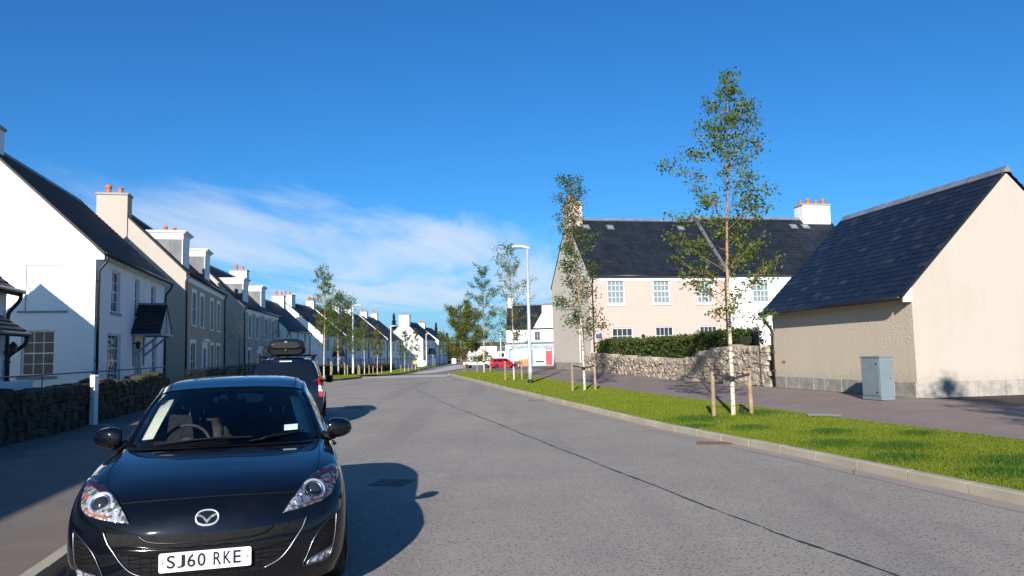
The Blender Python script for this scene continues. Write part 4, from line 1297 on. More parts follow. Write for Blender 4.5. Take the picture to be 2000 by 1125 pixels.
t1 = build_plain('white terraced house with the broad sunlit gable behind the bushy birch', tpt(0), tpt(9.2), -.45, 5.05, 9.2, 8.95, (2, 4.6, 7.4), (2, 7.4), (4.6,), ((.6, .9, 1.2, 1.5), (8.9, .75, .8, 1.0)), skew=(9.15,), canopy=4.6)
t2 = build_plain('white terraced house next after the broad gable, behind the first street lamp', tpt(9.21), tpt(20.3), -.45, 5.05, 9.2, 8.95, (1.6, 4.2, 6.8, 9.4), (1.6, 9.4), (4.2, 6.8), ((10.6, .75, .9, 1.1),))
t3 = build_plain('white terraced house ending at the second raised white skew', tpt(20.31), tpt(31.4), -.45, 5.05, 9.2, 8.95, (1.6, 4.2, 6.8, 9.4), (1.6, 9.4), (4.2, 6.8), ((5.5, .75, .9, 1.1),), skew=(11.05,))
t4 = build_plain('last white terraced house before the detached gable', tpt(31.41), tpt(42.2), -.45, 5.05, 9.2, 8.95, (1.6, 4.6, 7.6, 9.8), (1.6, 9.8), (4.6, 7.6), ((3.2, .75, .9, 1.1), (9.9, .8, .9, 1.1)))
for h_ in (t1, t2, t3, t4): h_[0]['group'] = TG
h7 = build_plain('detached white house with two pot chimney on its gable at the end of the street', (-16.42, 140.0), (-15.24, 150.4), -.28, 5.2, 7.0, 8.45, (1.6, 5.0, 8.4), (1.6, 8.4), (5.0,), ((.65, 1.15, 1.1, 1.9), ), canopy=5.0)
build_plain('white house in shadow half hidden behind the detached gable', (-14.9, 154.0), (-13.9, 163.0), .0, 4.9, 7.0, 7.6, (1.6, 4.6, 7.6), (1.6, 7.6), (4.6,), ((.65, .8, .9, 1.2),))

# ------------------------------------------------------------------ shop at the far side of the junction
def build_shop():
    Y = 130.0
    s = house_root('corner_shop', 'white shop building with pale blue shopfront and a red door panel', (-1.1, Y), (9, Y - .6), -.12, 'shop')
    L, D, Ze, Zr = 12.6, 9.2, 6.1, 10.4
    W = [(1.0, 4.1, 2.0, 5.6), (4.7, 4.1, 5.7, 5.6), (8.8, 4.1, 9.8, 5.6)]
    shell(s, L, D, Ze, Zr, 'white', W)
    for a, b, c, e in W: window(s, front_T(a, b), c - a, e - b, 2, 4, False, 'pane', surround=.12)
    gable_roof(s, L, D, Ze, Zr, 'slate', oe=.15)
    # wallhead gable with its chimney
    mb = MB(); x0, x1, xm, zt = 4.3, 9.6, 6.95, 8.7
    mb.add([(x0, -.02, Ze - .3), (x1, -.02, Ze - .3), (x1 - 1.75, -.02, zt), (x0 + 1.75, -.02, zt), (x0, .4, Ze - .3), (x1, .4, Ze - .3), (x1 - 1.75, 3.2, zt), (x0 + 1.75, 3.2, zt)],
           [(0, 1, 2, 3), (1, 5, 6, 2), (3, 2, 6, 7), (4, 0, 3, 7)]); mb.build('wallhead_gable', M['white'], s)
    chimney(s, xm, .5, zt - .02, zt + 1.25, 1.75, .9, 'white', 2, 'x', 'terracotta', False)
    chimney(s, .55, D / 2, Zr - .8, Zr + 1.25, .95, 1.2, 'white', 2, 'y')
    # shopfront
    mb = MB(); mb.box(-.25, -.32, -.3, 11.6, -.004, 3.62); f = mb.build('shopfront', M['shopblue'], s)
    mb = MB(); mb.box(-.4, -.55, 3.62, 11.75, -.004, 3.86); mb.build('cornice', M['lead'], f)
    for (a, b) in ((.75, 3.35), (4.75, 6.3)):
        mb = MB(); mb.box(a, -.36, .72, b, -.322, 2.55); o = mb.build('shop_window', M['panecurtain'] if 0 else M['wpaint'], f)
        mb = MB(); mb.box(a + .1, -.372, .45, b - .1, -.323, .70); mb.build('vent_panel', M['iron'], f)
    mb = MB(); mb.box(3.75, -.35, .0, 4.45, -.322, 2.5); mb.build('door', M['bluepaint'], f)
    mb = MB(); mb.box(6.55, -.42, .0, 7.6, -.322, 2.75); rd = mb.build('red_door_panel', M['redpaint'], f)
    mb = MB(); mb.box(6.7, -.43, 2.35, 7.45, -.421, 2.55); mb.build('notice', M['wpaint'], rd)
    mb = MB(); mb.box(8.0, -.36, .72, 9.7, -.322, 2.55); mb.build('shop_window', M['wpaint'], f)
    cu = bpy.data.curves.new('lettering', 'FONT'); cu.body = 'Chapelton Visitor Centre'; cu.size = .80; cu.extrude = .012; cu.offset = .008
    ob = bpy.data.objects.new('tmp', cu); COL.objects.link(ob)
    bpy.context.view_layer.update()
    me = bpy.data.meshes.new_from_object(ob.evaluated_get(bpy.context.evaluated_depsgraph_get()))
    bpy.data.objects.remove(ob)
    me.name = 'lettering'; me.materials.clear(); me.materials.append(plain('sign_lettering', (.12, .14, .15), .5))
    o = new_obj('lettering', me, f)
    w = max(v.co.x for v in me.vertices)
    o.scale = (6.9 / w, 1, 1); o.location = (.85, -.345, 2.83); o.rotation_euler = (R(90), 0, 0)
build_shop()
# ------------------------------------------------------------------ dry stone walls
def stone_meshes(n, mat, seed):
    out = []
    rnd = random.Random(seed)
    for k in range(n):
        g = 3
        vs = {}; fs = []
        def vid(p):
            key = tuple(round(q, 4) for q in p)
            if key not in vs: vs[key] = len(vs)
            return vs[key]
        for ax in range(3):
            for sg in (-1, 1):
                for i in range(g):
                    for j in range(g):
                        q = []
                        for (a, b) in ((i, j), (i + 1, j), (i + 1, j + 1), (i, j + 1)):
                            p = [0, 0, 0]; p[ax] = sg; p[(ax + 1) % 3] = -1 + 2 * a / g; p[(ax + 2) % 3] = -1 + 2 * b / g
                            q.append(vid(p))
                        fs.append(tuple(q) if sg > 0 else tuple(reversed(q)))
        pts = []
        sd = Vector((rnd.uniform(0, 99), rnd.uniform(0, 99), rnd.uniform(0, 99)))
        sk = (rnd.uniform(-.22, .22), rnd.uniform(-.18, .18), rnd.uniform(-.15, .15))
        for p in vs:
            v = Vector(p)
            m = max(abs(c) for c in v); L = v.length
            u = v * ((.60 + .40 * m / L))              # between cube and ball
            u *= 1 + .30 * mnoise.noise(v * 1.1 + sd) + .16 * mnoise.noise(v * 2.7 + sd)
            u.x += sk[0] * u.z; u.z += sk[1] * u.x * .5; u.y += sk[2] * u.x
            pts.append(tuple(u * .58))
        me = bpy.data.meshes.new('stone'); me.from_pydata(pts, [], fs); me.materials.append(mat)
        me.update(); out.append(me)
    return out
def stone_wall(name, label, pts, hfun, thick, mat, core, seed, size=(.16, .36), rowh=(.10, .19), limit=300, side=1, weight=lambda p, a: a, cap=(.2, .36)):
    """pts: foot line of the visible face; the wall stands to the side given"""
    rnd = random.Random(seed)
    root = empty(name, (0, 0, 0)); tag(root, label, 'wall')
    P = [Vector((p[0], p[1], 0)) for p in pts]
    seg = [(P[i + 1] - P[i]).length for i in range(len(P) - 1)]; tot = sum(seg)
    def at(s):
        acc = 0
        for i, L in enumerate(seg):
            if s <= acc + L or i == len(seg) - 1:
                d = (P[i + 1] - P[i]).normalized(); return P[i] + d * (s - acc), d
            acc += L
    gz = lambda p: ground_z(p.x, p.y) - .02
    # core
    mb = MB(); A = []
    n = max(8, int(tot / .5))
    for i in range(n + 1):
        s = tot * i / n; p, d = at(s); nb = Vector((d.y, -d.x, 0)) * side
        h = hfun(s) - .10; z = gz(p)
        A.append([tuple(p - nb * .07 + Vector((0, 0, z - .1))), tuple(p - nb * .07 + Vector((0, 0, z + h))), tuple(p - nb * (thick - .05) + Vector((0, 0, z + h))), tuple(p - nb * (thick - .05) + Vector((0, 0, z - .1)))])
    mb.grid(A, flip=side > 0)
    mb.add(A[0], [(0, 1, 2, 3)]); mb.add(A[-1], [(3, 2, 1, 0)])
    mb.build('core', M[core], root)
    meshes = stone_meshes(14, M[mat], seed)
    items = []
    z0 = 0.0
    row = 0
    hmax = max(hfun(tot * i / 40) for i in range(41))
    while z0 < hmax:
        big = 1.25 if row == 0 else (1.0 if z0 < hmax * .6 else .85)
        rh = rnd.uniform(*rowh) * big
        s = -rnd.uniform(0, .2)
        while s < tot:
            w = rnd.uniform(*size) * big
            c = s + w / 2
            if 0 < c < tot:
                hh = hfun(c)
                if z0 + rh * .5 < hh - .06:
                    r2 = rh * rnd.uniform(.82, 1.18)
                    p, d = at(c); nb = Vector((d.y, -d.x, 0)) * side
                    items.append((p + nb * rnd.uniform(-.06, -.005) + Vector((0, 0, gz(p) + z0 + rh / 2 + rnd.uniform(-.02, .02) + .012 * math.sin(c * 2.1 + row))), d, (w * .97, thick * .42, r2 * 1.0), rnd.uniform(-.18, .18), rnd.uniform(-.15, .15)))
            s += w
        z0 += rh * .93
        row += 1
    s = 0.0
    while s < tot:                                    # cope stones along the top
        w = rnd.uniform(*cap)
        if s + w / 2 < tot:
            p, d = at(s + w / 2); nb = Vector((d.y, -d.x, 0)) * side
            hh = hfun(s + w / 2)
            items.append((p - nb * (thick * .42) + Vector((0, 0, gz(p) + hh - .05 + rnd.uniform(-.02, .03))), d, (w * 1.05, thick * 1.08, rnd.uniform(.17, .25)), rnd.uniform(-.12, .12), rnd.uniform(-.2, .2)))
        s += w * .95
    def mat_of(it):
        p, d, sz, tl, rz = it
        ang = math.atan2(d.y, d.x) + rz
        return Matrix.Translation(p) @ Matrix.Rotation(ang, 4, 'Z') @ Matrix.Rotation(tl, 4, 'Y') @ Matrix.Diagonal((*sz, 1)) @ Matrix.Rotation(rnd.choice((0, math.pi)), 4, 'Z')
    items.sort(key=lambda it: -it[2][0] * it[2][2] / (it[0].length ** 2))
    rest_v = []; rest_f = []; off = 0
    for i, it in enumerate(items):
        me = meshes[rnd.randrange(len(meshes))]
        m = mat_of(it)
        if i < limit:
            o = new_obj('stone', me, root); o.matrix_local = m
        else:
            rest_v += [tuple(m @ v.co) for v in me.vertices]
            rest_f += [tuple(off + k for k in p.vertices) for p in me.polygons]
            off += len(me.vertices)
    if rest_v:
        o = tri_mesh('small_stones', rest_v, rest_f, M[mat], root, False); tag(o, kind='stuff')
    return root
wr0, wr1 = (8.22, 24.9), (4.02, 43.9)
LR = math.dist(wr0, wr1)
def hr(s):      # tall by the garage, ramping down to the long low run
    return interp([(0, 1.28), (3.6, 1.24), (4.6, 1.06), (5.8, .84), (7, .80), (13, .84), (LR, .95)], s) + .02 * math.sin(s * 3.1)
stone_wall('dry_stone_wall', 'sunlit dry stone wall in front of the clipped hedge', [wr0, (6.3, 33.4), wr1], hr, .42, 'stone', 'core', 11, side=-1, size=(.16, .36), rowh=(.10, .175))
def hl(s): return .90 + .03 * math.sin(s * 1.3) + .02 * math.sin(s * 3.7)
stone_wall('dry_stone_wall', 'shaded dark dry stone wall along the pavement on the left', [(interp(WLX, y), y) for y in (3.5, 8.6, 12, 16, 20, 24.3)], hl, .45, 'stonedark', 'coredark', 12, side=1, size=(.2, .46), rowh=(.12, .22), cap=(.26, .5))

# hedge, railings, post on top of and behind the walls
def hedge(name, label, pts, z0, z1, thick, n, leaf, mats, seed, rough=.12):
    rng = np.random.default_rng(seed)
    root = empty(name, (pts[0][0], pts[0][1], 0)); tag(root, label, 'hedge')
    org = np.array([pts[0][0], pts[0][1], 0.0])
    P = np.array(pts, float); seg = np.linalg.norm(P[1:] - P[:-1], axis=1); cs = np.concatenate([[0], np.cumsum(seg)])
    def spot(n, surf=True):
        s = rng.uniform(0, cs[-1], n)
        x = np.interp(s, cs, P[:, 0]); y = np.interp(s, cs, P[:, 1])
        k = np.clip(np.searchsorted(cs, s) - 1, 0, len(seg) - 1)
        d = (P[k + 1] - P[k]) / seg[k][:, None]; nb = np.stack([d[:, 1], -d[:, 0]], 1)
        a = rng.uniform(-1, 1, n); c = rng.uniform(0, 1, n)
        face = rng.uniform(0, 1, n)
        side = np.where(rng.uniform(0, 1, n) < .7, 1, -1)
        lump = 1 + rough * np.sin(s * 2.3 + 1) * np.cos(s * 5.1)
        u = np.where(face < .62, side * 1.0, a) + rng.normal(0, .16, n)
        w = np.where(face < .62, c, 1.0) + rng.normal(0, .05, n)
        zt = np.interp(s, cs, z1) if not np.isscalar(z1) else z1
        zb = np.interp(s, cs, z0) if not np.isscalar(z0) else z0
        zt = zt + rough * .9 * np.sin(s * 1.7) * np.sin(s * .6 + 2)
        pos = np.stack([x + nb[:, 0] * u * thick / 2 * lump, y + nb[:, 1] * u * thick / 2 * lump, zb + (zt - zb) * w], 1)
        return pos
    pos = spot(n) - org
    a = rng.normal(0, 1, (n, 3)); a /= np.linalg.norm(a, axis=1)[:, None]
    b = np.cross(a, rng.normal(0, 1, (n, 3))); b /= np.linalg.norm(b, axis=1)[:, None]
    L = leaf * rng.uniform(.7, 1.4, n)[:, None]
    v = np.stack([pos - a * L, pos + b * L * .45, pos + a * L, pos - b * L * .45], 1).reshape(-1, 3)
    tag(tri_mesh('foliage', v, np.arange(4 * n).reshape(-1, 4), mats, root), kind='stuff')
    mb = MB(); A = []
    for i in range(len(pts)):
        d = P[min(i + 1, len(P) - 1)] - P[max(i - 1, 0)]; d = d / np.linalg.norm(d); nb = np.array([d[1], -d[0]])
        zb = z0 if np.isscalar(z0) else z0[i]; zt = z1 if np.isscalar(z1) else z1[i]
        q = [P[i] + nb * thick * .36, P[i] - nb * thick * .36]; o2 = org[:2]
        A.append([(*(q[0] - o2), zb), (*(q[0] - o2), zt - .14), (*(q[1] - o2), zt - .14), (*(q[1] - o2), zb)])
    mb.grid(A, flip=True); mb.add(A[0], [(0, 1, 2, 3)]); mb.add(A[-1], [(3, 2, 1, 0)])
    mb.build('inner_branches', plain(name + '_core', (.010, .014, .006), .95), root)
    return root
M['yew'] = leaf_mat('hedge_leaf', [(0.03, 0.055, 0.012), (0.06, 0.09, 0.016), (0.10, 0.125, 0.022), (0.045, 0.075, 0.015)], 0.25)
M['shrub'] = leaf_mat('shrub_leaf', [(0.05, 0.075, 0.02), (0.09, 0.11, 0.02), (0.13, 0.12, 0.025), (0.045, 0.07, 0.02)], 0.3)
M['autumnhedge'] = leaf_mat('beech_hedge_leaf', [(0.035, 0.045, 0.012), (0.06, 0.06, 0.015), (0.11, 0.075, 0.025), (0.04, 0.05, 0.012)], 0.25)
hedge('clipped_hedge', 'clipped dark green hedge rising behind the sunlit stone wall', [(8.35, 27.2), (7.1, 33.6), (5.1, 42.6)], [.45, .5, .62], [2.22, 2.08, 2.20], 1.0, 34000, .055, M['yew'], 21, .05)
hedge('low_hedge', 'low brownish hedge along the terraced gardens behind the staked trees', [(-19.9, 60.0), (-19.8, 90), (-18.6, 118)], [-.0, -.35, -.4], [1.05, .75, .7], .8, 9000, .10, M['autumnhedge'], 22)
def railing(name, label, pts, zf, h, step, mat, r=.009, rails=(.95, .12)):
    root = empty(name); tag(root, label, 'fence')
    P = [Vector((p[0], p[1], 0)) for p in pts]
    me_cache = None
    for rr in rails:
        mb = MB(); mb.tube([(p.x, p.y, zf(p.x, p.y) + h * rr) for p in P], r * 1.5, 6); mb.build('rail', mat, root)
    mb = MB(); mb.tube([(0, 0, -.05), (0, 0, h)], r, 5); me = mb.mesh('baluster'); me.materials.append(mat)
    for a, b in zip(P[:-1], P[1:]):
        n = max(1, int((b - a).length / step))
        for i in range(n):
            p = a.lerp(b, i / n); o = new_obj('baluster', me, root); o.location = (p.x, p.y, zf(p.x, p.y))
    return root
railing('estate_fence', 'thin black rail fence on posts above the shaded stone wall', [(interp(WLX, y) - .62, y) for y in (11.5, 14, 17, 20, 24, 27.5)], lambda x, y: .12 + (y - 12) * .006, 1.27, 1.9, M['iron'], .012, rails=(.985,))
railing('garden_railing', 'black upright garden railings in front of the town houses', [(interp(WLX, y) - .05, y) for y in (27.6, 33, 39, 45, 51)], lambda x, y: ground_z(x, y), 1.0, .34, M['iron'], .011)
# white post standing in front of the shaded wall
def build_post():
    x, y = -9.78, 18.0
    p = empty('white_post', (x, y, ground_z(x, y)), R(-12)); tag(p, 'square white post standing against the shaded stone wall', 'post')
    mb = MB(); mb.box(-.065, -.065, -.1, .065, .065, 1.12); mb.build('shaft', M['wpaint'], p, bevel=.01)
    mb = MB(); mb.add([(-.072, -.072, 1.121), (.072, -.072, 1.121), (.072, .072, 1.121), (-.072, .072, 1.121), (-.05, -.05, 1.16), (.05, -.05, 1.16), (.05, .05, 1.16), (-.05, .05, 1.16)], [(4, 5, 6, 7), (0, 1, 5, 4), (1, 2, 6, 5), (2, 3, 7, 6), (3, 0, 4, 7), (3, 2, 1, 0)]); mb.build('cap', M['wpaint'], p)
    mb = MB(); mb.box(-.16, -.16, -.1, .45, .14, .012); mb.build('footing', M['edging'], p)
build_post()
# low white garden wall of the cottage
mb = MB(); a, b = Vector((-10.9, 14.4)), Vector((-12.2, 19.6)); d = (b - a).normalized(); s = Vector((-d.y, d.x)) * .2
mb.add([(*a, .1), (*b, .1), (*(b + s), .1), (*(a + s), .1), (*a, 1.25), (*b, 1.25), (*(b + s), 1.25), (*(a + s), 1.25)], [(3, 2, 1, 0), (4, 5, 6, 7), (0, 1, 5, 4), (1, 2, 6, 5), (2, 3, 7, 6), (3, 0, 4, 7)])
tag(mb.build('garden_wall', M['white'], bevel=.02), 'low white rendered garden wall behind the shaded stone wall', 'wall')
# ------------------------------------------------------------------ trees
def bark_mat(name, c1, c2, band):
    m, t, b = mat_base(name)
    v = coords(t, 'Object')
    mp_ = _n(t, 'ShaderNodeMapping'); mp_.inputs['Scale'].default_value = (9, 9, 26)
    t.links.new(v, mp_.inputs['Vector'])
    f = maprange(t, noise_tex(t, mp_.outputs[0], 1.0, 4, 0.7), band, band + .08)
    mp2 = _n(t, 'ShaderNodeMapping'); mp2.inputs['Scale'].default_value = (2, 2, .8)
    t.links.new(v, mp2.inputs['Vector'])
    g = maprange(t, noise_tex(t, mp2.outputs[0], 1.5, 3), .4, .65)
    c = mixc(t, g, c1, tuple(x * y for x, y in zip(c1, (.85, .70, .52))))
    sp = _n(t, 'ShaderNodeSeparateXYZ'); t.links.new(v, sp.inputs[0])      # older white bark low down, young brown bark above
    c = mixc(t, maprange(t, sp.outputs['Z'], 1.6, 4.2), c, (0.30, 0.17, 0.085))
    t.links.new(mixc(t, f, c, c2), b.inputs['Base Color'])
    b.inputs['Roughness'].default_value = .8
    bump(t, b, f, .3, .01)
    return m
M['birch'] = bark_mat('birch_bark', (0.58, 0.53, 0.44), (0.06, 0.05, 0.04), .545)
M['twig'] = plain('twig_bark', (0.10, 0.065, 0.04), .8)
M['redtwig'] = plain('warm_bark', (0.26, 0.13, 0.06), .8)
M['leaf_birch'] = leaf_mat('birch_leaf', [(0.06, 0.12, 0.018), (0.11, 0.185, 0.025), (0.17, 0.235, 0.035), (0.08, 0.15, 0.022), (0.20, 0.25, 0.04)], .48)
M['leaf_dark'] = leaf_mat('dark_leaf', [(0.045, 0.085, 0.022), (0.075, 0.125, 0.03), (0.11, 0.155, 0.036), (0.055, 0.10, 0.025)], .4)
M['leaf_olive'] = leaf_mat('olive_leaf', [(0.10, 0.125, 0.026), (0.15, 0.17, 0.032), (0.21, 0.20, 0.04), (0.12, 0.15, 0.03)], .5)
def leaf_faces(pos, size, rng, aspect=.62, droop=.25):
    n = len(pos)
    a = rng.normal(0, 1, (n, 3)); a[:, 2] -= droop; a /= np.linalg.norm(a, axis=1)[:, None]
    b = np.cross(a, rng.normal(0, 1, (n, 3))); b /= np.linalg.norm(b, axis=1)[:, None]
    c = np.cross(a, b)
    L = (size * rng.uniform(.65, 1.35, n))[:, None]
    fold = c * L * .12
    v = np.stack([pos - a * L * .5, pos + b * L * aspect * .5 + fold - a * L * .08, pos + a * L * .62, pos - b * L * aspect * .5 + fold - a * L * .08], 1).reshape(-1, 3)
    return v, np.arange(4 * n).reshape(-1, 4)
def tree(name, label, base, H, cb, rad, nb, nleaf, leaf, seed, lmat='leaf_birch', bmat='birch', r0=.06, lean=(0, 0), stems=1, up=(.45, 1.05), group=None, cat='tree', spread=.08, prof=None, upper='redtwig', sub=4):
    """slender street tree; cb: height of the lowest limbs; prof(t): limb length from crown foot (0) to tip (1)"""
    rnd = random.Random(seed); rng = np.random.default_rng(seed)
    root = empty(name, base); tag(root, label, cat, group)
    prof = prof or (lambda t: (.35 + .65 * math.sin(min(1, t * 1.6 + .15) * math.pi / 2)) * (1 - t) ** .55)
    pos = []
    wood = MB()
    for st in range(stems):
        sa = st * 2.4 + 1
        so = Vector((math.cos(sa), math.sin(sa), 0)) * (.09 * (stems > 1))
        sl = Vector((math.cos(sa), math.sin(sa), 0)) * (.12 * H * (stems > 1))
        Hs = H * (1 - .06 * st)
        ph = rnd.uniform(0, 6)
        def axis(t):
            w = Vector((math.sin(t * 5 + ph) * .03 * H * t * .6, math.cos(t * 4.1 + ph) * .02 * H * t * .6, 0))
            return so + sl * t * t + Vector((lean[0] * t, lean[1] * t, Hs * t)) + w * .8
        n = 18
        pts = [axis(i / n) for i in range(n + 1)]
        rs = [max(.004, r0 * (1 - i / n) ** .85 * (1 if stems == 1 else .7)) for i in range(n + 1)]
        mb = MB(); mb.tube([pts[0] + Vector((0, 0, -.15))] + pts, [rs[0] * 1.25] + rs, 9)
        mb.build('trunk', M[bmat], root, smooth=True)
        m = nb // stems
        for i in range(m):
            t = (i + rnd.uniform(-.4, .4)) / m
            t = min(.985, max(0, t))
            hh = cb / H + (1 - cb / H) * t
            p0 = axis(hh)
            az = i * 2.39996 + rnd.uniform(-.5, .5)
            L = rad * prof(t) * rnd.uniform(.72, 1.22)
            el = rnd.uniform(*up) * (.75 + .5 * t)
            d = Vector((math.cos(az) * math.cos(el), math.sin(az) * math.cos(el), math.sin(el)))
            q = [p0]
            dd = d.copy()
            k = 5
            for j in range(k):
                dd = (dd + Vector((rnd.uniform(-.16, .16), rnd.uniform(-.16, .16), rnd.uniform(-.10, .05) - .04))).normalized()
                q.append(q[-1] + dd * L / k)
            rb = max(.003, r0 * .22 * (1 - .6 * t) * min(1, L / rad + .3))
            wood.tube(q, [rb * (1 - .8 * j / k) for j in range(k + 1)], 4, cap=False)
            ends = [(q, 1.0)]
            for s_ in range(sub):
                j = rnd.randint(2, k)
                d2 = (dd + Vector((rnd.uniform(-.9, .9), rnd.uniform(-.9, .9), rnd.uniform(-.5, .7)))).normalized()
                l2 = min(L, .5 + .4 * L) * rnd.uniform(.2, .5)
                qq = [q[j], q[j] + d2 * l2 * .5 + Vector((0, 0, .02)), q[j] + d2 * l2]
                wood.tube(qq, [rb * .7, rb * .5, rb * .25], 3, cap=False)
                ends.append((qq, .8))
            for qq, wgt in ends:
                for j in range(1, len(qq)):
                    a, b = qq[j - 1], qq[j]
                    c = int(min(1.3, .35 + L / rad) * wgt * nleaf / m / (1 + sub * .8) * (b - a).length / max(.05, L / k) * max(0, rnd.gauss(1.0, .75))) + (1 if rnd.random() < .5 else 0)
                    if wgt == 1.0 and j < len(qq) - 2: c = c // 6
                    if wgt < 1.0: c = int(c * (1.9 if j == len(qq) - 1 else .7))
                    for _ in range(c):
                        f = rnd.random()
                        p = a.lerp(b, f)
                        pos.append((p.x + rnd.gauss(0, spread), p.y + rnd.gauss(0, spread), p.z + rnd.gauss(0, spread) - .02))
    wo_ = wood.build('branches', M[upper], root, smooth=True); tag(wo_, kind='stuff')
    if pos:
        v, f = leaf_faces(np.array(pos), leaf, rng)
        tag(tri_mesh('crown', v, f, M[lmat], root), kind='stuff')
    return root
def tree_support(label, x, y, dx, dy, h, tie_z, group=None, w=.045, lean=.03, straps=True):
    z = ground_z(x, y)
    root = empty('tree_support', (x, y, z)); tag(root, label, 'tree stakes', group)
    for s in (-1, 1):
        mb = MB(); n = 8
        ln = lean * s
        mb.tube([(dx * s, dy * s, -.2), (dx * s - dx * ln, dy * s - dy * ln, h - .01), (dx * s - dx * ln, dy * s - dy * ln, h)], [w * 1.0, w * 1.0, w * .8], 8); mb.build('stake', M['timber'], root)
        if straps:
            a = Vector((dx * s * (1 - lean), dy * s * (1 - lean) - w, tie_z + .0)); b = Vector((0, -.06, tie_z - (.10 if s > 0 else .05)))
            mb = MB(); t = .025
            mb.add([a + Vector((0, 0, -t)), b + Vector((0, 0, -t)), b + Vector((0, 0, t)), a + Vector((0, 0, t)), a + Vector((0, .012, -t)), b + Vector((0, .012, -t)), b + Vector((0, .012, t)), a + Vector((0, .012, t))],
                   [(0, 1, 2, 3), (7, 6, 5, 4), (3, 2, 6, 7), (4, 5, 1, 0)]); mb.build('tie', M['rubber'], root)
    if straps:
        mb = MB(); mb.lathe([(.075, tie_z - .13), (.075, tie_z - .04)], 10); mb.build('tie_collar', M['rubber'], root)
    return root
def gz(x, y): return ground_z(x, y)
def bp(x, y): return (x, y, gz(x, y))
GB = 'young street trees in the grass verges'; GS = 'timber tree stakes in the verges'
# right-hand verge
tree('birch_tree', 'tall young birch with white trunk nearest the camera on the right verge', bp(4.76, 16.92), 7.6, 1.9, 1.18, 56, 2700, .072, 101, lean=(.12, 0), r0=.054, group=GB,
     prof=lambda t: interp([(0, .8), (.12, 1.0), (.3, 1.05), (.55, .98), (.72, .66), (.88, .3), (1, .10)], t), up=(.45, 1.0), sub=6)
tree_support('pair of timber stakes with a black tie round the nearest birch', 4.73, 16.86, .42, .03, .95, .88, GS)
mb = MB(); mb.tube([(4.98, 17.05, gz(4.98, 17.05) - .05), (4.98, 17.05, gz(4.98, 17.05) + .16)], .045, 10); tag(mb.build('watering_tube', M['rubber']), 'short black watering tube in the grass behind the right stake', 'pipe')
tree('birch_tree', 'slender dense birch in front of the grey gable of the pink house', bp(2.45, 26.9), 7.3, 1.7, .92, 50, 2300, .076, 102, lean=(-.25, 0), r0=.05, group=GB,
     prof=lambda t: (.75 + .3 * t) * (1 if t < .35 else max(.28, 1 - (t - .35) * .75)), lmat='leaf_dark', up=(.5, 1.1), spread=.11)
tree_support('pair of timber stakes around the slender birch before the grey gable', 2.42, 26.85, .40, .02, .92, .84, GS)
tree('birch_tree', 'thin leaved birch just left of the tall steel lamp post', bp(.0, 36.9), 6.3, 1.6, 1.35, 50, 1500, .075, 103, r0=.045, group=GB, lean=(-.1, 0), spread=.09, prof=lambda t: (.6 + .5 * t) * (1 if t < .5 else max(.15, 1 - (t - .5) * 1.4)))
tree_support('pair of timber stakes around the thin leaved birch by the lamp post', -.02, 36.85, .40, .02, .9, .8, GS)
tree('birch_tree', 'dark leaved young birch standing right of the bushy tree at the corner', bp(-1.95, 50.6), 7.0, 1.9, 1.3, 44, 1800, .085, 104, r0=.05, lmat='leaf_dark', group=GB, prof=lambda t: (.7 + .3 * t) * (1 if t < .5 else max(.15, 1 - (t - .5) * 1.5)))
tree_support('pair of timber stakes around the dark leaved birch at the corner', -1.97, 50.55, .43, .02, .9, .8, GS)
tree('corner_tree', 'broad bushy olive green tree on the corner of the right verge', bp(-3.75, 58.6), 5.2, .9, 1.8, 56, 2900, .10, 105, r0=.055, lmat='leaf_olive', bmat='redtwig', stems=3, group=GB, spread=.13, prof=lambda t: (.75 + .35 * math.sin(min(1, t * 2) * 1.57)) * (1 - t) ** .6 + .08, up=(.4, 1.0))
# verge tree beyond the right edge of the picture, seen by its shadow on the footpath and the gable
tree('birch_tree', 'young birch out of frame to the right whose shadow lies on the footpath', bp(7.8, 5.0), 5.9, 1.5, 1.15, 60, 4200, .065, 106, r0=.055, group=GB)
tree_support('pair of timber stakes around the birch out of frame to the right', 7.8, 4.95, .42, .03, .95, .88, GS)
# across the junction on the left
def lb(x, y): return (x, y, zr(y) + .1)
tree('birch_tree', 'tall slim birch with pale trunk beside the roof of the blue estate car', lb(-11.95, 48.6), 6.9, 2.6, .9, 44, 1500, .085, 111, r0=.05, group=GB, prof=lambda t: (.55 + .6 * t) * (1 if t < .65 else max(.2, 1 - (t - .65) * 1.9)))
tree('birch_tree', 'bushy dark green tree in front of the first terraced house', lb(-13.75, 60.5), 6.1, 1.75, 2.0, 56, 3300, .10, 112, r0=.06, lmat='leaf_dark', group=GB, spread=.16, prof=lambda t: (.7 + .5 * math.sin(t * 3.0)) * (1 - t) ** .45 + .05)
tree('birch_tree', 'small birch standing just left of the nearest left lamp post', lb(-14.6, 70.0), 5.0, 1.9, 1.0, 36, 1300, .09, 113, r0=.05, group=GB)
tree('birch_tree', 'nearly bare birch against the terrace windows right of the first lamp', lb(-15.1, 78.0), 5.6, 2.4, 1.0, 40, 1100, .085, 114, r0=.055, lmat='leaf_olive', group=GB)
tree('birch_tree', 'thin olive leaved birch halfway between the two left lamp posts', lb(-15.2, 86.0), 5.4, 1.9, 1.1, 44, 1900, .09, 115, r0=.05, lmat='leaf_olive', group=GB)
tree('birch_tree', 'sparse birch in front of the sunlit detached gable', lb(-14.7, 104.0), 5.4, 1.4, 1.5, 40, 1500, .11, 116, r0=.05, lmat='leaf_dark', group=GB)
tree('birch_tree', 'open crowned birch before the right half of the detached gable', lb(-14.4, 113.0), 5.8, 1.2, 1.6, 40, 1500, .11, 117, r0=.05, lmat='leaf_olive', group=GB)
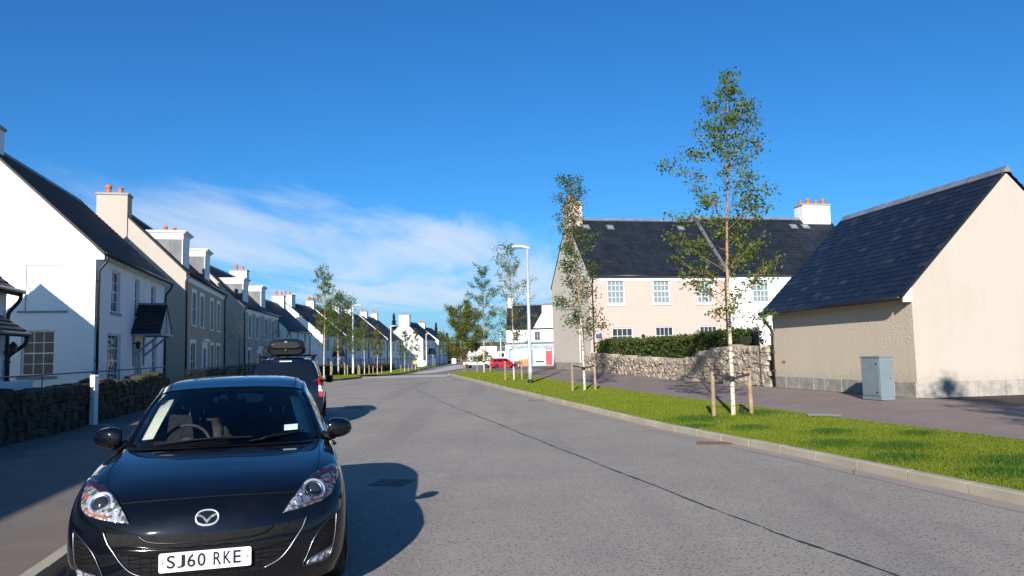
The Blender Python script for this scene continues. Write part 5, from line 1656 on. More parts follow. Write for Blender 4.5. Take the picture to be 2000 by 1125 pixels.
for i, (x, y, d, who) in enumerate(((-11.95, 48.6, .44, 'tall slim birch by the blue estate car'), (-13.75, 60.5, .5, 'bushy dark tree'), (-14.6, 70.0, .48, 'small birch left of the lamp'), (-15.1, 78.0, .48, 'nearly bare birch'), (-15.2, 86.0, .48, 'thin olive birch'), (-14.7, 104.0, .5, 'sparse birch by the detached gable'), (-14.4, 113.0, .5, 'open crowned birch'))):
    z = zr(y) + .1
    root = empty('tree_support', (x, y, z)); tag(root, 'timber stakes around the ' + who, 'tree stakes', GS)
    for s in (-1, 1):
        mb = MB(); mb.tube([(d * s, 0, -.2), (d * s, 0, .95 if i else 1.05)], .055, 7); mb.build('stake', M['timber'], root)
    mb = MB(); mb.box(-d, -.06, .78, d, -.045, .84); mb.build('tie', M['rubber'], root)
# leafless shrubs in the front gardens
def bare_shrub(label, x, y, H, rad, seed, leaves=120, lm='shrub'):
    return tree('garden_sapling', label, (x, y, gz(x, y) if y < 64 else zr(y)), H, .9, rad, 26, leaves, .07, seed, lmat=lm, bmat='twig', upper='twig', r0=.035, up=(.7, 1.15), sub=3, cat='tree', prof=lambda t: 1.0 - .5 * t)
bare_shrub('bare sapling in front of the taupe town house door', -15.1, 42.5, 3.1, 1.5, 131, 60)
bare_shrub('thin sapling with few leaves in front of the pinkish town house', -18.2, 58.0, 3.3, 1.4, 132, 160)
# low garden shrubs behind the railings
def shrub(label, x, y, z, r, h, n, leaf, mat, seed):
    rng = np.random.default_rng(seed)
    root = empty('garden_shrub', (x, y, z)); tag(root, label, 'shrub')
    d = rng.normal(0, 1, (n, 3)); d /= np.linalg.norm(d, axis=1)[:, None]
    rr = rng.uniform(.55, 1.08, n) ** .5 * (1 + .2 * np.sin(d[:, 0] * 5 + seed) * np.cos(d[:, 1] * 4))
    pos = d * rr[:, None] * np.array([r, r, h / 2]) + np.array([0, 0, h / 2])
    v, f = leaf_faces(pos, leaf, rng)
    tag(tri_mesh('foliage', v, f, M[mat], root), kind='stuff')
    mb = MB()
    for k in range(5):
        a = k * 1.256; mb = MB(); mb.tube([(0, 0, -.05), (math.cos(a) * r * .3, math.sin(a) * r * .3, h * .45), (math.cos(a) * r * .6, math.sin(a) * r * .6, h * .8)], [.02, .012, .005], 5); mb.build('stem', M['twig'], root)
for i, (x, y, r_, h_, m_, l_) in enumerate(((-12.6, 27.0, .5, .9, 'yew', 'dark evergreen shrub at the far end of the shaded wall'), (-14.2, 34.5, .5, .8, 'shrub', 'yellow green shrub behind the railings before the taupe house'), (-14.9, 37.5, .55, .75, 'shrub', 'leafy shrub behind the railings below the taupe house windows'), (-15.7, 40.5, .5, .8, 'yew', 'dark shrub behind the railings by the taupe house door'), (-16.6, 46.0, .7, .9, 'yew', 'rounded dark shrub behind the railings past the taupe house door'), (-18.2, 53.0, .8, 1.0, 'yew', 'dark shrub in the gap between the two dormered houses'))):
    shrub(l_, x, y, gz(x, y), r_, h_, 1100, .07, m_, 140 + i)

# ------------------------------------------------------------------ conifers and wood far behind
M['conifer'] = leaf_mat('conifer_needle', [(0.010, 0.024, 0.012), (0.018, 0.034, 0.014), (0.026, 0.042, 0.016)], .15)
def conifer(label, x, y, H, r, seed, n=1500):
    rng = np.random.default_rng(seed)
    root = empty('conifer', (x, y, zr(y))); tag(root, label, 'tree', 'conifers beyond the houses')
    t = rng.uniform(0, 1, n) ** .8; a = rng.uniform(0, 6.283, n)
    tier = .75 + .25 * np.cos(t * 60)
    rr = r * (1 - t) * tier * rng.uniform(.5, 1.1, n) + .05
    pos = np.stack([np.cos(a) * rr, np.sin(a) * rr, H * (.08 + .92 * t) - rr * .25], 1)
    v, f = leaf_faces(pos, .42, rng, .35)
    tag(tri_mesh('crown', v, f, M['conifer'], root), kind='stuff')
    mb = MB(); mb.tube([(0, 0, -.3), (0, 0, H * .95)], [.16, .03], 6); mb.build('trunk', M['twig'], root)
conifer('broad dark conifer right of the detached white house', -16.0, 186, 6.6, 2.0, 151, 2200)
conifer('dark conifer at the edge of the small wood by the far lane', -13.0, 180, 5.0, 1.7, 152)
conifer('smaller conifer in the small wood by the far lane', -18.6, 190, 5.8, 1.9, 153)
conifer('pointed conifer tip showing over the end of the terrace', -26.6, 172, 11.2, 2.1, 154)
conifer('thin conifer tip above the roof of the detached house', -20.0, 200, 9.4, 1.6, 156)

# ------------------------------------------------------------------ street lamps
def street_lamp(label, x, y, z, H, arm, rz, mat, group='street lamps', r=.085):
    root = empty('street_lamp', (x, y, z), rz); tag(root, label, 'street lamp', group)
    mb = MB(); mb.lathe([(r * 1.12, -.1), (r * 1.12, .9), (r, 1.0), (r * .62, H)], 14); mb.build('column', M[mat], root, smooth=True)
    mb = MB(); mb.lathe([(r * 1.35, -.05), (r * 1.35, .12), (r * 1.15, .16)], 14); mb.build('base_collar', M['iron'], root)
    mb = MB(); mb.box(-r * .5, -r * 1.2, .45, r * .5, -r * 1.1, .85); mb.build('access_door', M[mat], root)
    mb = MB()
    P = []
    for i in range(9):                       # slim arched lantern head
        t = i / 8; xx = .1 - t * (arm + .1); w = .14 * math.sin(math.pi * min(1, .18 + t * .8)) + .015; hh = .075 * math.sin(math.pi * min(1, .2 + t * .75)) + .012
        zz = H + .02 + .09 * math.sin(t * 1.9)
        P.append([(xx, -w, zz), (xx, -w * .6, zz + hh), (xx, 0, zz + hh * 1.25), (xx, w * .6, zz + hh), (xx, w, zz), (xx, 0, zz - .02)])
    mb.grid(P, closed=True); mb.add(P[0], [tuple(reversed(range(6)))]); mb.add(P[-1], [tuple(range(6))])
    hd = mb.build('lamp_head', M['lampwhite'], root, smooth=True)
    mb = MB(); mb.box(-arm * .8, -.09, H + .05, -arm * .25, .09, H + .06); mb.build('lens', M['panecurtain'], hd)
    return root
street_lamp('tall steel lamp post standing in the right hand verge', .70, 33.3, gz(.70, 33.3), 5.8, .68, R(8), 'steel')
street_lamp('nearest white lamp post in the left verge across the junction', -13.45, 64.6, zr(64.6) + .1, 5.75, .7, R(188), 'lampwhite')
street_lamp('second white lamp post in the left verge, smaller with distance', -15.1, 95, zr(95) + .1, 5.75, .7, R(188), 'lampwhite')
street_lamp('farthest white lamp post in front of the detached house', -15.6, 138, zr(138) + .1, 5.75, .7, R(188), 'lampwhite')
street_lamp('lamp post beyond the junction left of the shop', -2.0, 122, zr(122), 5.75, .7, R(188), 'lampwhite')
# ------------------------------------------------------------------ cars
from mathutils.bvhtree import BVHTree
import bmesh
def cr1(P, k):
    """Catmull-Rom through the rows of P (n, ..., 3), k steps a span"""
    P = np.asarray(P, float); n = len(P)
    E = np.concatenate([[2 * P[0] - P[1]], P, [2 * P[-1] - P[-2]]])
    out = []
    for i in range(n - 1):
        p0, p1, p2, p3 = E[i], E[i + 1], E[i + 2], E[i + 3]
        for s in range(k):
            t = s / k
            out.append(.5 * ((2 * p1) + (-p0 + p2) * t + (2 * p0 - 5 * p1 + 4 * p2 - p3) * t * t + (-p0 + 3 * p1 - 3 * p2 + p3) * t ** 3))
    out.append(P[-1])
    return np.array(out)
def surf(G, ku, kv):
    A = cr1(G, ku)
    return np.swapaxes(cr1(np.swapaxes(A, 0, 1), kv), 0, 1)
def mirror_cols(G):
    """rows run centre -> side; returns full rows from -u to +u"""
    G = np.asarray(G, float)
    M_ = G[:, 1:][:, ::-1].copy(); M_[..., 0] *= -1
    return np.concatenate([M_, G], 1)
def add_surf(mb, S, flip=False):
    mb.grid([[tuple(p) for p in row] for row in S], flip=flip)
def both(G):
    """G and its mirror image (for one-sided patches)"""
    G = np.asarray(G, float); H_ = G.copy(); H_[..., 0] *= -1
    return G, H_
def text_mesh(body, size, bold=0.0, extrude=.001):
    cu = bpy.data.curves.new('characters', 'FONT'); cu.body = body; cu.size = size; cu.extrude = extrude; cu.offset = bold
    ob = bpy.data.objects.new('tmp', cu); COL.objects.link(ob)
    bpy.context.view_layer.update()
    me = bpy.data.meshes.new_from_object(ob.evaluated_get(bpy.context.evaluated_depsgraph_get()))
    bpy.data.objects.remove(ob); me.materials.clear()
    return me
def car_paint(name, c, flake=(0.02, 0.03, 0.06)):
    m, t, b = mat_base(name)
    v = coords(t, 'Object')
    f = maprange(t, noise_tex(t, v, 1400, 1), .5, .75)
    dirt = maprange(t, noise_tex(t, v, 3.5, 5, .65), .45, .8)
    c_ = mixc(t, math_node(t, 'MULTIPLY', f, .22), c, flake)
    c_ = mixc(t, math_node(t, 'MULTIPLY', dirt, .012), c_, (.30, .26, .22))
    t.links.new(c_, b.inputs['Base Color'])
    b.inputs['Roughness'].default_value = .45
    b.inputs['Metallic'].default_value = 0.0
    b.inputs['Specular IOR Level'].default_value = .04
    b.inputs['Coat Weight'].default_value = 1.0
    b.inputs['Coat Roughness'].default_value = .035
    b.inputs['Coat IOR'].default_value = 1.5
    return m
M['carblack'] = car_paint('black_car_paint', (0.0022, 0.0026, 0.005), (.012, .016, .03))
M['carblue'] = car_paint('dark_blue_car_paint', (0.002, 0.005, 0.019))
M['carred'] = car_paint('red_car_paint', (0.42, 0.012, 0.02), (.5, .05, .05))
M['glossblack'] = plain('gloss_black_trim', (.006, .006, .007), .12)
M['matblack'] = mottled('matt_black_plastic', (.006, .006, .0065), (.010, .010, .010), 30, .65, 300, .1, .001, spec=.15)
M['chrome'] = plain('chrome', (.80, .82, .84), .2, .7)
M['satin'] = plain('satin_silver', (.26, .27, .29), .32, 1.0)
M['darksatin'] = plain('dark_satin_trim', (.05, .05, .055), .3, 1.0)
M['screen'] = glass_mat('car_glass', (.88, .92, .91), 1.1)
M['darkglass'] = glass_mat('tinted_car_glass', (.35, .38, .38), 1.15)
M['lens'] = glass_mat('clear_lens', (.97, .97, .98), .75)
M['amber'] = plain('amber_lens', (.42, .10, .015), .12)
M['redlens'] = plain('red_lens', (.60, .012, .018), .12, coat=1.0)
M['greylens'] = plain('smoked_white_lens', (.62, .63, .65), .12, coat=1.0)
M['seat'] = mottled('seat_cloth', (.035, .035, .038), (.06, .06, .063), 20, .9, 200, .2, .002)
M['trimgrey'] = mottled('pale_pillar_trim', (.66, .67, .58), (.58, .59, .52), 10, .8, 100, .1, .001)
M['dash'] = mottled('dashboard', (.022, .022, .024), (.034, .034, .036), 30, .6, 200, .2, .002)
M['platewhite'] = plain('white_number_plate', (.78, .78, .76), .35)
M['plateyellow'] = plain('yellow_number_plate', (.75, .52, .03), .35)
M['ink'] = plain('plate_ink', (.010, .010, .022), .4)
M['sticker'] = plain('windscreen_sticker', (.55, .75, .74), .5)
def reflector_mat():
    m, t, b = mat_base('lamp_reflector')
    v = coords(t, 'Object')
    vo = _n(t, 'ShaderNodeTexVoronoi'); vo.inputs['Scale'].default_value = 30
    t.links.new(v, vo.inputs['Vector'])
    t.links.new(mixc(t, maprange(t, noise_tex(t, v, 26, 2), .45, .6), (.62, .64, .67), (.15, .16, .18)), b.inputs['Base Color'])
    b.inputs['Metallic'].default_value = .55; b.inputs['Roughness'].default_value = .2
    bump(t, b, vo.outputs['Distance'], .5, .03)
    return m
M['reflector'] = reflector_mat()
M['alloy'] = plain('alloy_wheel', (.42, .43, .45), .3, .9)

def wheel(parent, u, v, R_, w, face, rim_r=.22):
    """face: +1 when the outer face looks to +u"""
    rt = empty('wheel', (u, v, R_), 0, parent)
    mb = MB(); hw = w / 2
    prof = [(rim_r, -hw * .8), (rim_r + .02, -hw), (R_ - .03, -hw), (R_ - .006, -hw * .75), (R_, -hw * .4), (R_, hw * .4), (R_ - .006, hw * .75), (R_ - .03, hw), (rim_r + .02, hw), (rim_r, hw * .8)]
    mb.lathe(prof, 40, (0, 0, 0), 'X'); t_ = mb.build('tyre', M['rubber'], rt, smooth=True)
    mb = MB(); s = face
    mb.lathe([(rim_r, s * hw * .8), (rim_r - .012, s * hw * .5), (rim_r - .02, 0)] if s > 0 else [(rim_r - .02, 0), (rim_r - .012, s * hw * .5), (rim_r, s * hw * .8)], 32, (0, 0, 0), 'X')
    for k in range(10):
        a = 2 * math.pi * k / 10 + (.12 if k % 2 else -.12)
        T = Matrix.Rotation(a, 4, 'X'); m2 = MB(T)
        m2.box(min(s * hw * .45, s * hw * .7), -.018, .03, max(s * hw * .45, s * hw * .7), .018, rim_r - .005)
        mb.add(m2.v, m2.f)
    mb.lathe([(.065, s * hw * .3), (.06, s * hw * .75)] if s > 0 else [(.06, s * hw * .75), (.065, s * hw * .3)], 16, (0, 0, 0), 'X')
    mb.build('rim', M['alloy'], rt)
    return rt

# front half of the body as fans of rows: bumper foot -> nose -> bonnet, each row from centre line to wheel arch / sill
HB_FRONT = [
 [(0, .075, .17), (.22, .080, .17), (.45, .115, .17), (.60, .175, .17), (.72, .27, .18), (.785, .38, .19), (.825, .52, .20)],
 [(0, .020, .27), (.22, .026, .27), (.45, .062, .27), (.62, .135, .27), (.755, .25, .28), (.825, .37, .29), (.862, .525, .31)],
 [(0, .000, .40), (.22, .008, .40), (.45, .045, .40), (.64, .122, .40), (.785, .245, .41), (.848, .375, .42), (.873, .545, .43)],
 [(0, .006, .52), (.22, .014, .52), (.45, .052, .525), (.65, .132, .53), (.793, .255, .54), (.855, .39, .54), (.878, .60, .545)],
 [(0, .030, .615), (.22, .040, .615), (.45, .082, .62), (.655, .165, .63), (.79, .285, .64), (.855, .43, .64), (.880, .68, .615)],
 [(0, .085, .700), (.22, .098, .700), (.45, .150, .705), (.645, .235, .715), (.775, .355, .725), (.850, .51, .72), (.880, .77, .65)],
 [(0, .200, .770), (.22, .212, .770), (.44, .255, .772), (.625, .345, .785), (.752, .47, .80), (.842, .63, .785), (.880, .87, .668)],
 [(0, .420, .838), (.22, .428, .838), (.43, .455, .835), (.612, .525, .838), (.740, .63, .855), (.838, .77, .825), (.880, .975, .652)],
 [(0, .680, .886), (.22, .686, .885), (.43, .705, .880), (.610, .755, .880), (.738, .84, .892), (.838, .93, .845), (.880, 1.07, .60)],
 [(0, .930, .922), (.22, .938, .920), (.43, .955, .914), (.612, .99, .910), (.742, 1.06, .916), (.842, 1.11, .85), (.880, 1.16, .52)],
 [(0, 1.130, .945), (.22, 1.140, .943), (.43, 1.165, .936), (.622, 1.20, .929), (.752, 1.26, .930), (.850, 1.28, .835), (.878, 1.215, .38)],
 [(0, 1.270, .960), (.22, 1.285, .958), (.44, 1.325, .950), (.640, 1.385, .941), (.770, 1.45, .940), (.862, 1.44, .78), (.862, 1.235, .20)],
]
HB_SIDE = [   # columns belt -> sill, rows front -> tail corner
 [(.770, 1.45, .940), (.828, 1.452, .875), (.864, 1.43, .76), (.874, 1.37, .58), (.870, 1.30, .38), (.845, 1.235, .20)],
 [(.785, 1.85, .958), (.838, 1.85, .885), (.868, 1.85, .77), (.877, 1.85, .58), (.874, 1.85, .38), (.845, 1.85, .20)],
 [(.790, 2.30, .975), (.840, 2.30, .895), (.868, 2.30, .78), (.877, 2.30, .58), (.874, 2.30, .38), (.845, 2.30, .20)],
 [(.788, 2.80, .995), (.840, 2.80, .910), (.868, 2.80, .79), (.878, 2.80, .59), (.876, 2.80, .38), (.848, 2.80, .20)],
 [(.775, 3.30, 1.025), (.835, 3.30, .935), (.870, 3.30, .81), (.882, 3.30, .62), (.880, 3.30, .40), (.850, 3.30, .22)],
 [(.740, 3.75, 1.050), (.805, 3.75, .955), (.856, 3.75, .83), (.878, 3.75, .64), (.874, 3.75, .42), (.845, 3.75, .25)],
 [(.690, 4.08, 1.040), (.745, 4.10, .955), (.800, 4.13, .83), (.838, 4.13, .64), (.835, 4.12, .42), (.80, 4.08, .27)],
 [(.560, 4.26, 1.020), (.590, 4.33, .945), (.630, 4.38, .83), (.670, 4.40, .64), (.665, 4.38, .42), (.64, 4.30, .28)],
 [(.280, 4.31, 1.010), (.290, 4.39, .94), (.300, 4.435, .83), (.310, 4.455, .64), (.310, 4.43, .42), (.30, 4.34, .28)],
 [(.000, 4.32, 1.005), (.000, 4.40, .94), (.000, 4.445, .83), (.000, 4.46, .64), (.000, 4.44, .42), (.00, 4.35, .28)],
]
SCREEN = [[(0, 1.235, .965), (.35, 1.275, .962), (.60, 1.375, .955), (.715, 1.50, .948)],
          [(0, 1.52, 1.140), (.34, 1.55, 1.135), (.575, 1.635, 1.118), (.672, 1.72, 1.100)],
          [(0, 1.78, 1.272), (.32, 1.805, 1.266), (.545, 1.88, 1.250), (.624, 1.945, 1.236)],
          [(0, 2.00, 1.372), (.30, 2.02, 1.366), (.505, 2.08, 1.350), (.575, 2.14, 1.332)]]
ROOF = [[(0, 2.005, 1.382), (.30, 2.025, 1.376), (.510, 2.085, 1.358), (.588, 2.150, 1.334)],
        [(0, 2.40, 1.448), (.30, 2.41, 1.441), (.515, 2.43, 1.421), (.602, 2.45, 1.384)],
        [(0, 2.85, 1.465), (.30, 2.85, 1.458), (.515, 2.85, 1.437), (.605, 2.85, 1.394)],
        [(0, 3.30, 1.448), (.30, 3.30, 1.441), (.505, 3.29, 1.420), (.595, 3.28, 1.372)],
        [(0, 3.78, 1.405), (.30, 3.76, 1.398), (.495, 3.70, 1.375), (.575, 3.62, 1.330)]]
REARW = [[(0, 3.78, 1.395), (.30, 3.76, 1.388), (.49, 3.70, 1.365), (.565, 3.66, 1.32)],
         [(0, 4.02, 1.24), (.32, 4.00, 1.235), (.53, 3.95, 1.22), (.61, 3.90, 1.20)],
         [(0, 4.31, 1.00), (.35, 4.29, 1.00), (.58, 4.22, 1.01), (.66, 4.12, 1.03)]]
RAIL = [(.725, 1.50, .952), (.684, 1.72, 1.104), (.638, 1.955, 1.256), (.600, 2.175, 1.352), (.608, 2.45, 1.382), (.611, 2.85, 1.388), (.600, 3.28, 1.366), (.578, 3.64, 1.318), (.612, 3.90, 1.205), (.668, 4.11, 1.045)]
BELT = [(.768, 1.53, .945), (.778, 1.72, .956), (.784, 1.95, .963), (.788, 2.17, .972), (.789, 2.45, .984), (.787, 2.85, 1.000), (.774, 3.28, 1.026), (.748, 3.64, 1.046), (.716, 3.90, 1.048), (.690, 4.09, 1.043)]
def build_hatchback():
    car = empty('black_hatchback', (-1.90, 4.80, 0.0), R(16)); tag(car, 'black hatchback parked facing the camera with white plate and round headlights', 'car')
    S = surf(mirror_cols(HB_FRONT), 8, 6)
    mb = MB(); add_surf(mb, S)
    for G in both(HB_SIDE):
        pass
    # side and tail shell, with the rear wheel arch cut out
    Ss = surf(np.asarray(HB_SIDE, float), 12, 6)
    arch = lambda p: math.hypot(p[1] - 3.50, p[2] - .315) < .345
    for sg in (1, -1):
        D = Ss.copy(); D[..., 0] *= sg
        ni, nj = D.shape[:2]
        fs = []
        for i in range(ni - 1):
            for j in range(nj - 1):
                c = (D[i, j] + D[i + 1, j + 1]) / 2
                if arch(c): continue
                q = (i * nj + j, i * nj + j + 1, (i + 1) * nj + j + 1, (i + 1) * nj + j)
                fs.append(q if sg > 0 else tuple(reversed(q)))
        mb.add([tuple(p) for p in D.reshape(-1, 3)], fs)
    body = mb.build('body', M['carblack'], car, smooth=True)
    bv = BVHTree.FromPolygons([Vector(p) for p in mb.v], mb.f)
    def on(u, z, off=0.0):
        h = bv.ray_cast(Vector((u, -1.0, z)), Vector((0, 1, 0)))
        if h[0] is None: return Vector((u, .5, z)), Vector((0, -1, 0))
        n = h[1] if h[1].y < 0 else -h[1]
        return h[0] + n * off, n
    def down(u, v, off=0.0):
        h = bv.ray_cast(Vector((u, v, 2.0)), Vector((0, 0, -1)))
        n = h[1] if h[1].z > 0 else -h[1]
        return h[0] + n * off, n
    def patch(name, poly, off, mat, parent, cell=.02, skirt=.0, smooth=True, proj=on):
        """polygon drawn in front view (u, z), laid on the body"""
        bm = bmesh.new()
        bm.faces.new([bm.verts.new((p[0], 0, p[1])) for p in poly])
        us = [p[0] for p in poly]; zs = [p[1] for p in poly]
        for k in frange(min(us), max(us), cell)[1:-1]:
            bmesh.ops.bisect_plane(bm, geom=bm.verts[:] + bm.edges[:] + bm.faces[:], plane_co=(k, 0, 0), plane_no=(1, 0, 0))
        for k in frange(min(zs), max(zs), cell)[1:-1]:
            bmesh.ops.bisect_plane(bm, geom=bm.verts[:] + bm.edges[:] + bm.faces[:], plane_co=(0, 0, k), plane_no=(0, 0, 1))
        if skirt:
            be = [e for e in bm.edges if e.is_boundary]
            r = bmesh.ops.extrude_edge_only(bm, edges=be)
            nv = {v for v in r['geom'] if isinstance(v, bmesh.types.BMVert)}
        else: nv = set()
        for v in bm.verts:
            p, n = proj(v.co.x, v.co.z, -.004 if v in nv else off)
            v.co = p
        bmesh.ops.recalc_face_normals(bm, faces=bm.faces[:])
        me = bpy.data.meshes.new(name); bm.to_mesh(me); bm.free()
        me.materials.append(mat)
        if smooth: me.polygons.foreach_set('use_smooth', [True] * len(me.polygons))
        return new_obj(name, me, parent)
    def curve_on(pts, off, n=24, proj=on):
        P = cr1([(a, b, 0) for a, b in pts], max(2, n // (len(pts) - 1)))
        return [proj(p[0], p[1], off)[0] for p in P]
    def bar(name, pts, r, mat, parent, off=0.0, n=24, proj=on, sides=6):
        mb = MB(); mb.tube(curve_on(pts, off, n, proj), r, sides); return mb.build(name, mat, parent, smooth=True)
    return car, body, on, down, patch, bar, bv, curve_on
car, body, on, down, patch, bar, body_bv, curve_on = build_hatchback()
def hatch_details():
    C = car
    # ---- roof, screens, pillars
    rf = surf(mirror_cols(ROOF), 6, 6)
    mb = MB(); add_surf(mb, rf); roof = mb.build('roof', M['carblack'], C, smooth=True)
    RB = BVHTree.FromPolygons([Vector(p) for p in mb.v], mb.f)
    for sg in (-1, 1):      # roof drip channels
        P = [RB.ray_cast(Vector((sg * u, v, 2)), Vector((0, 0, -1)))[0] for u, v in cr1([(.515, 2.11, 0), (.533, 2.45, 0), (.535, 2.85, 0), (.525, 3.28, 0), (.51, 3.6, 0)], 5)[:, :2]]
        mb = MB(); mb.tube([p for p in P if p], .005, 6); mb.build('roof_channel', M['matblack'], roof)
    mb = MB(); mb.tube([(0, 3.40, 1.44), (0, 3.46, 1.48), (0, 3.62, 1.58)], [.012, .006, .003], 6); mb.build('aerial', M['matblack'], roof)
    sc = surf(mirror_cols(SCREEN), 6, 6)
    mb = MB(); add_surf(mb, sc); ws = mb.build('windscreen', M['screen'], C, smooth=True)
    # black ceramic border of the screen
    full = mirror_cols(SCREEN)
    edge = np.concatenate([sc[0], sc[1:, -1], sc[-1, ::-1][1:], sc[::-1, 0][1:]])
    cen = sc.reshape(-1, 3).mean(0)
    inner = edge + (cen - edge) * np.array([.055, .0, .0]) + 0
    ring = []
    ni, nj = sc.shape[:2]
    mb = MB()
    S2 = surf(mirror_cols(SCREEN), 12, 10); S2[..., 1] += .004; S2[..., 2] -= .003
    a, b = S2.shape[:2]
    fs = []
    for i in range(a - 1):
        for j in range(b - 1):
            if i < 3 or i > a - 4 or j < 2 or j > b - 4:
                fs.append((i * b + j, i * b + j + 1, (i + 1) * b + j + 1, (i + 1) * b + j))
    mb.add([tuple(p) for p in S2.reshape(-1, 3)], fs); mb.build('screen_border', M['glossblack'], ws, smooth=True)
    rw = surf(mirror_cols(REARW), 6, 6)
    mb = MB(); add_surf(mb, rw); mb.build('rear_window', M['screen'], C, smooth=True)
    rail = cr1(RAIL, 5); belt = cr1(BELT, 5)
    for sg in (-1, 1):
        f = np.array([sg, 1, 1])
        # A pillar and cant rail: a band between screen/roof edge and the door glass
        mb = MB()
        outer = [(.716, 1.495, .948), (.674, 1.72, 1.102), (.626, 1.945, 1.238), (.590, 2.148, 1.336), (.602, 2.45, 1.390), (.605, 2.85, 1.396), (.595, 3.28, 1.374), (.575, 3.63, 1.330)]
        mid = [(.738, 1.495, .958), (.697, 1.72, 1.106), (.650, 1.955, 1.240), (.614, 2.16, 1.328), (.620, 2.45, 1.378), (.623, 2.85, 1.384), (.612, 3.28, 1.362), (.590, 3.63, 1.318)]
        low = [(.762, 1.53, .950), (.718, 1.755, 1.090), (.668, 1.985, 1.216), (.632, 2.185, 1.298), (.634, 2.45, 1.348), (.637, 2.85, 1.354), (.626, 3.28, 1.332), (.604, 3.62, 1.290)]
        G = np.array([outer, mid, low]).swapaxes(0, 1) * f
        add_surf(mb, surf(G, 5, 4), flip=sg > 0); mb.build('pillar', M['carblack'], C, smooth=True)
        # C pillar
        mb = MB(); add_surf(mb, surf(np.array([[(.575, 3.62, 1.330), (.600, 3.62, 1.295), (.69, 3.62, 1.16), (.752, 3.62, 1.046)], [(.60, 3.86, 1.23), (.635, 3.84, 1.20), (.69, 3.82, 1.12), (.732, 3.80, 1.05)], [(.66, 4.12, 1.03), (.672, 4.10, 1.035), (.685, 4.09, 1.04), (.690, 4.08, 1.04)]]) * f, 5, 5), flip=sg > 0)
        mb.build('rear_pillar', M['carblack'], C, smooth=True)
        # door glass
        lowc = np.array([(.762, 1.53, .950), (.718, 1.755, 1.090), (.668, 1.985, 1.216), (.632, 2.185, 1.298), (.634, 2.45, 1.348), (.637, 2.85, 1.354), (.626, 3.28, 1.332), (.604, 3.62, 1.290)])
        bl = np.array([(.770, 1.54, .945), (.778, 1.75, .955), (.784, 1.99, .964), (.788, 2.20, .973), (.789, 2.45, .984), (.787, 2.85, 1.000), (.774, 3.28, 1.026), (.750, 3.62, 1.046)])
        G = np.stack([lowc, (lowc + bl) / 2 + np.array([.012, 0, 0]), bl], 1) * f
        mb = MB(); add_surf(mb, surf(G, 5, 4), flip=sg > 0); mb.build('side_window', M['darkglass'], C, smooth=True)
        for k, (va, vb) in enumerate(((2.62, 2.70), (3.30, 3.36))):
            def at(v, L): return np.array([np.interp(v, L[:, 1], L[:, c]) for c in range(3)])
            q = [at(va, lowc), at(vb, lowc), at(vb + .02, bl), at(va + .02, bl)]
            mb = MB(); mb.add([tuple((p + np.array([.012, 0, 0])) * f) for p in q] + [tuple((p - np.array([.02, 0, 0])) * f) for p in q], [(0, 1, 2, 3), (7, 6, 5, 4), (0, 3, 7, 4), (2, 1, 5, 6)]); mb.build('window_pillar', M['glossblack'], C)
        mb = MB(); mb.tube([tuple(p * f + np.array([sg * .006, 0, .002])) for p in cr1(bl, 4)], .008, 6); mb.build('waist_trim', M['glossblack'], C, smooth=True)
        # cream inner trim on the A pillar, seen through the screen
        inn = np.array([(.565, 1.62, 1.00), (.530, 1.80, 1.115), (.495, 1.98, 1.225), (.480, 2.10, 1.285)]); inn2 = inn + np.array([.095, .02, -.01])
        mb = MB(); add_surf(mb, surf(np.stack([inn, inn2], 1) * f, 5, 1)); mb.build('pillar_trim', M['trimgrey'], C, smooth=True)
        # bonnet and door shut lines
        pts = [(.505, .205), (.60, .335), (.665, .52), (.69, .75), (.70, 1.0), (.715, 1.22), (.735, 1.38)]
        bar('bonnet_gap', [(sg * a, b) for a, b in pts], .0032, M['matblack'], C, .0005, 30, down)
        # door gap and sill
        for vv, top in ((1.47, .93), (2.66, .98)):
            P = []
            for z in np.linspace(.24, top, 12):
                h = body_bv.ray_cast(Vector((sg * 1.5, vv - (.10 if vv < 2 and z < .6 else 0) * (.6 - z) / .36, z)), Vector((-sg, 0, 0)))
                if h[0]: P.append(h[0] + Vector((sg * .001, 0, 0)))
            mb = MB(); mb.tube(P, .0035, 5); mb.build('door_gap', M['matblack'], C)
        for vv in (2.40, 3.30):
            mb = MB(); mb.tube([(sg * .872, vv, .80), (sg * .895, vv + .02, .805), (sg * .895, vv + .17, .81), (sg * .874, vv + .19, .81)], .012, 8); mb.build('door_handle', M['carblack'], C, smooth=True)
        # mirrors
        mr = empty('wing_mirror', (0, 0, 0), 0, C)
        prof = [(.0, .11, .072), (.025, .13, .088), (.08, .135, .090), (.135, .12, .078), (.175, .085, .054), (.192, .03, .018)]   # (outward, half depth, half height)
        P = []
        for t, dpt, hh in prof:
            row = []
            for k in range(16):
                a_ = 2 * math.pi * k / 16
                cx = math.copysign(abs(math.cos(a_)) ** .7, math.cos(a_)); cz = math.copysign(abs(math.sin(a_)) ** .75, math.sin(a_))
                row.append((sg * (.795 + t), 1.585 + .55 * dpt * cx + t * .14, 1.018 + hh * cz * (1.0 if cz > 0 else .85) + t * .02))
            P.append(row)
        mb = MB(); mb.grid(P, closed=True, flip=sg < 0); mb.add(P[-1], [tuple(range(16))])
        mb.build('mirror_shell', M['carblack'], mr, smooth=True)
        mb = MB(); mb.add([(p[0] + sg * .004, p[1], p[2]) for p in P[0]], [tuple(range(16))]); mb.build('mirror_inner_cap', M['matblack'], mr)
        mb = MB(); mb.tube([(sg * .755, 1.62, .955), (sg * .80, 1.60, .955), (sg * .85, 1.60, .965)], [.05, .038, .03], 8); mb.build('mirror_foot', M['matblack'], mr, smooth=True)
        mb = MB(); mb.tube([(sg * (.80 + t), 1.535 + .0 + abs(t - .1) * .16, .985 + t * .02) for t in (.02, .06, .11, .15)], .005, 5); mb.build('indicator_strip', M['glossblack'], mr)
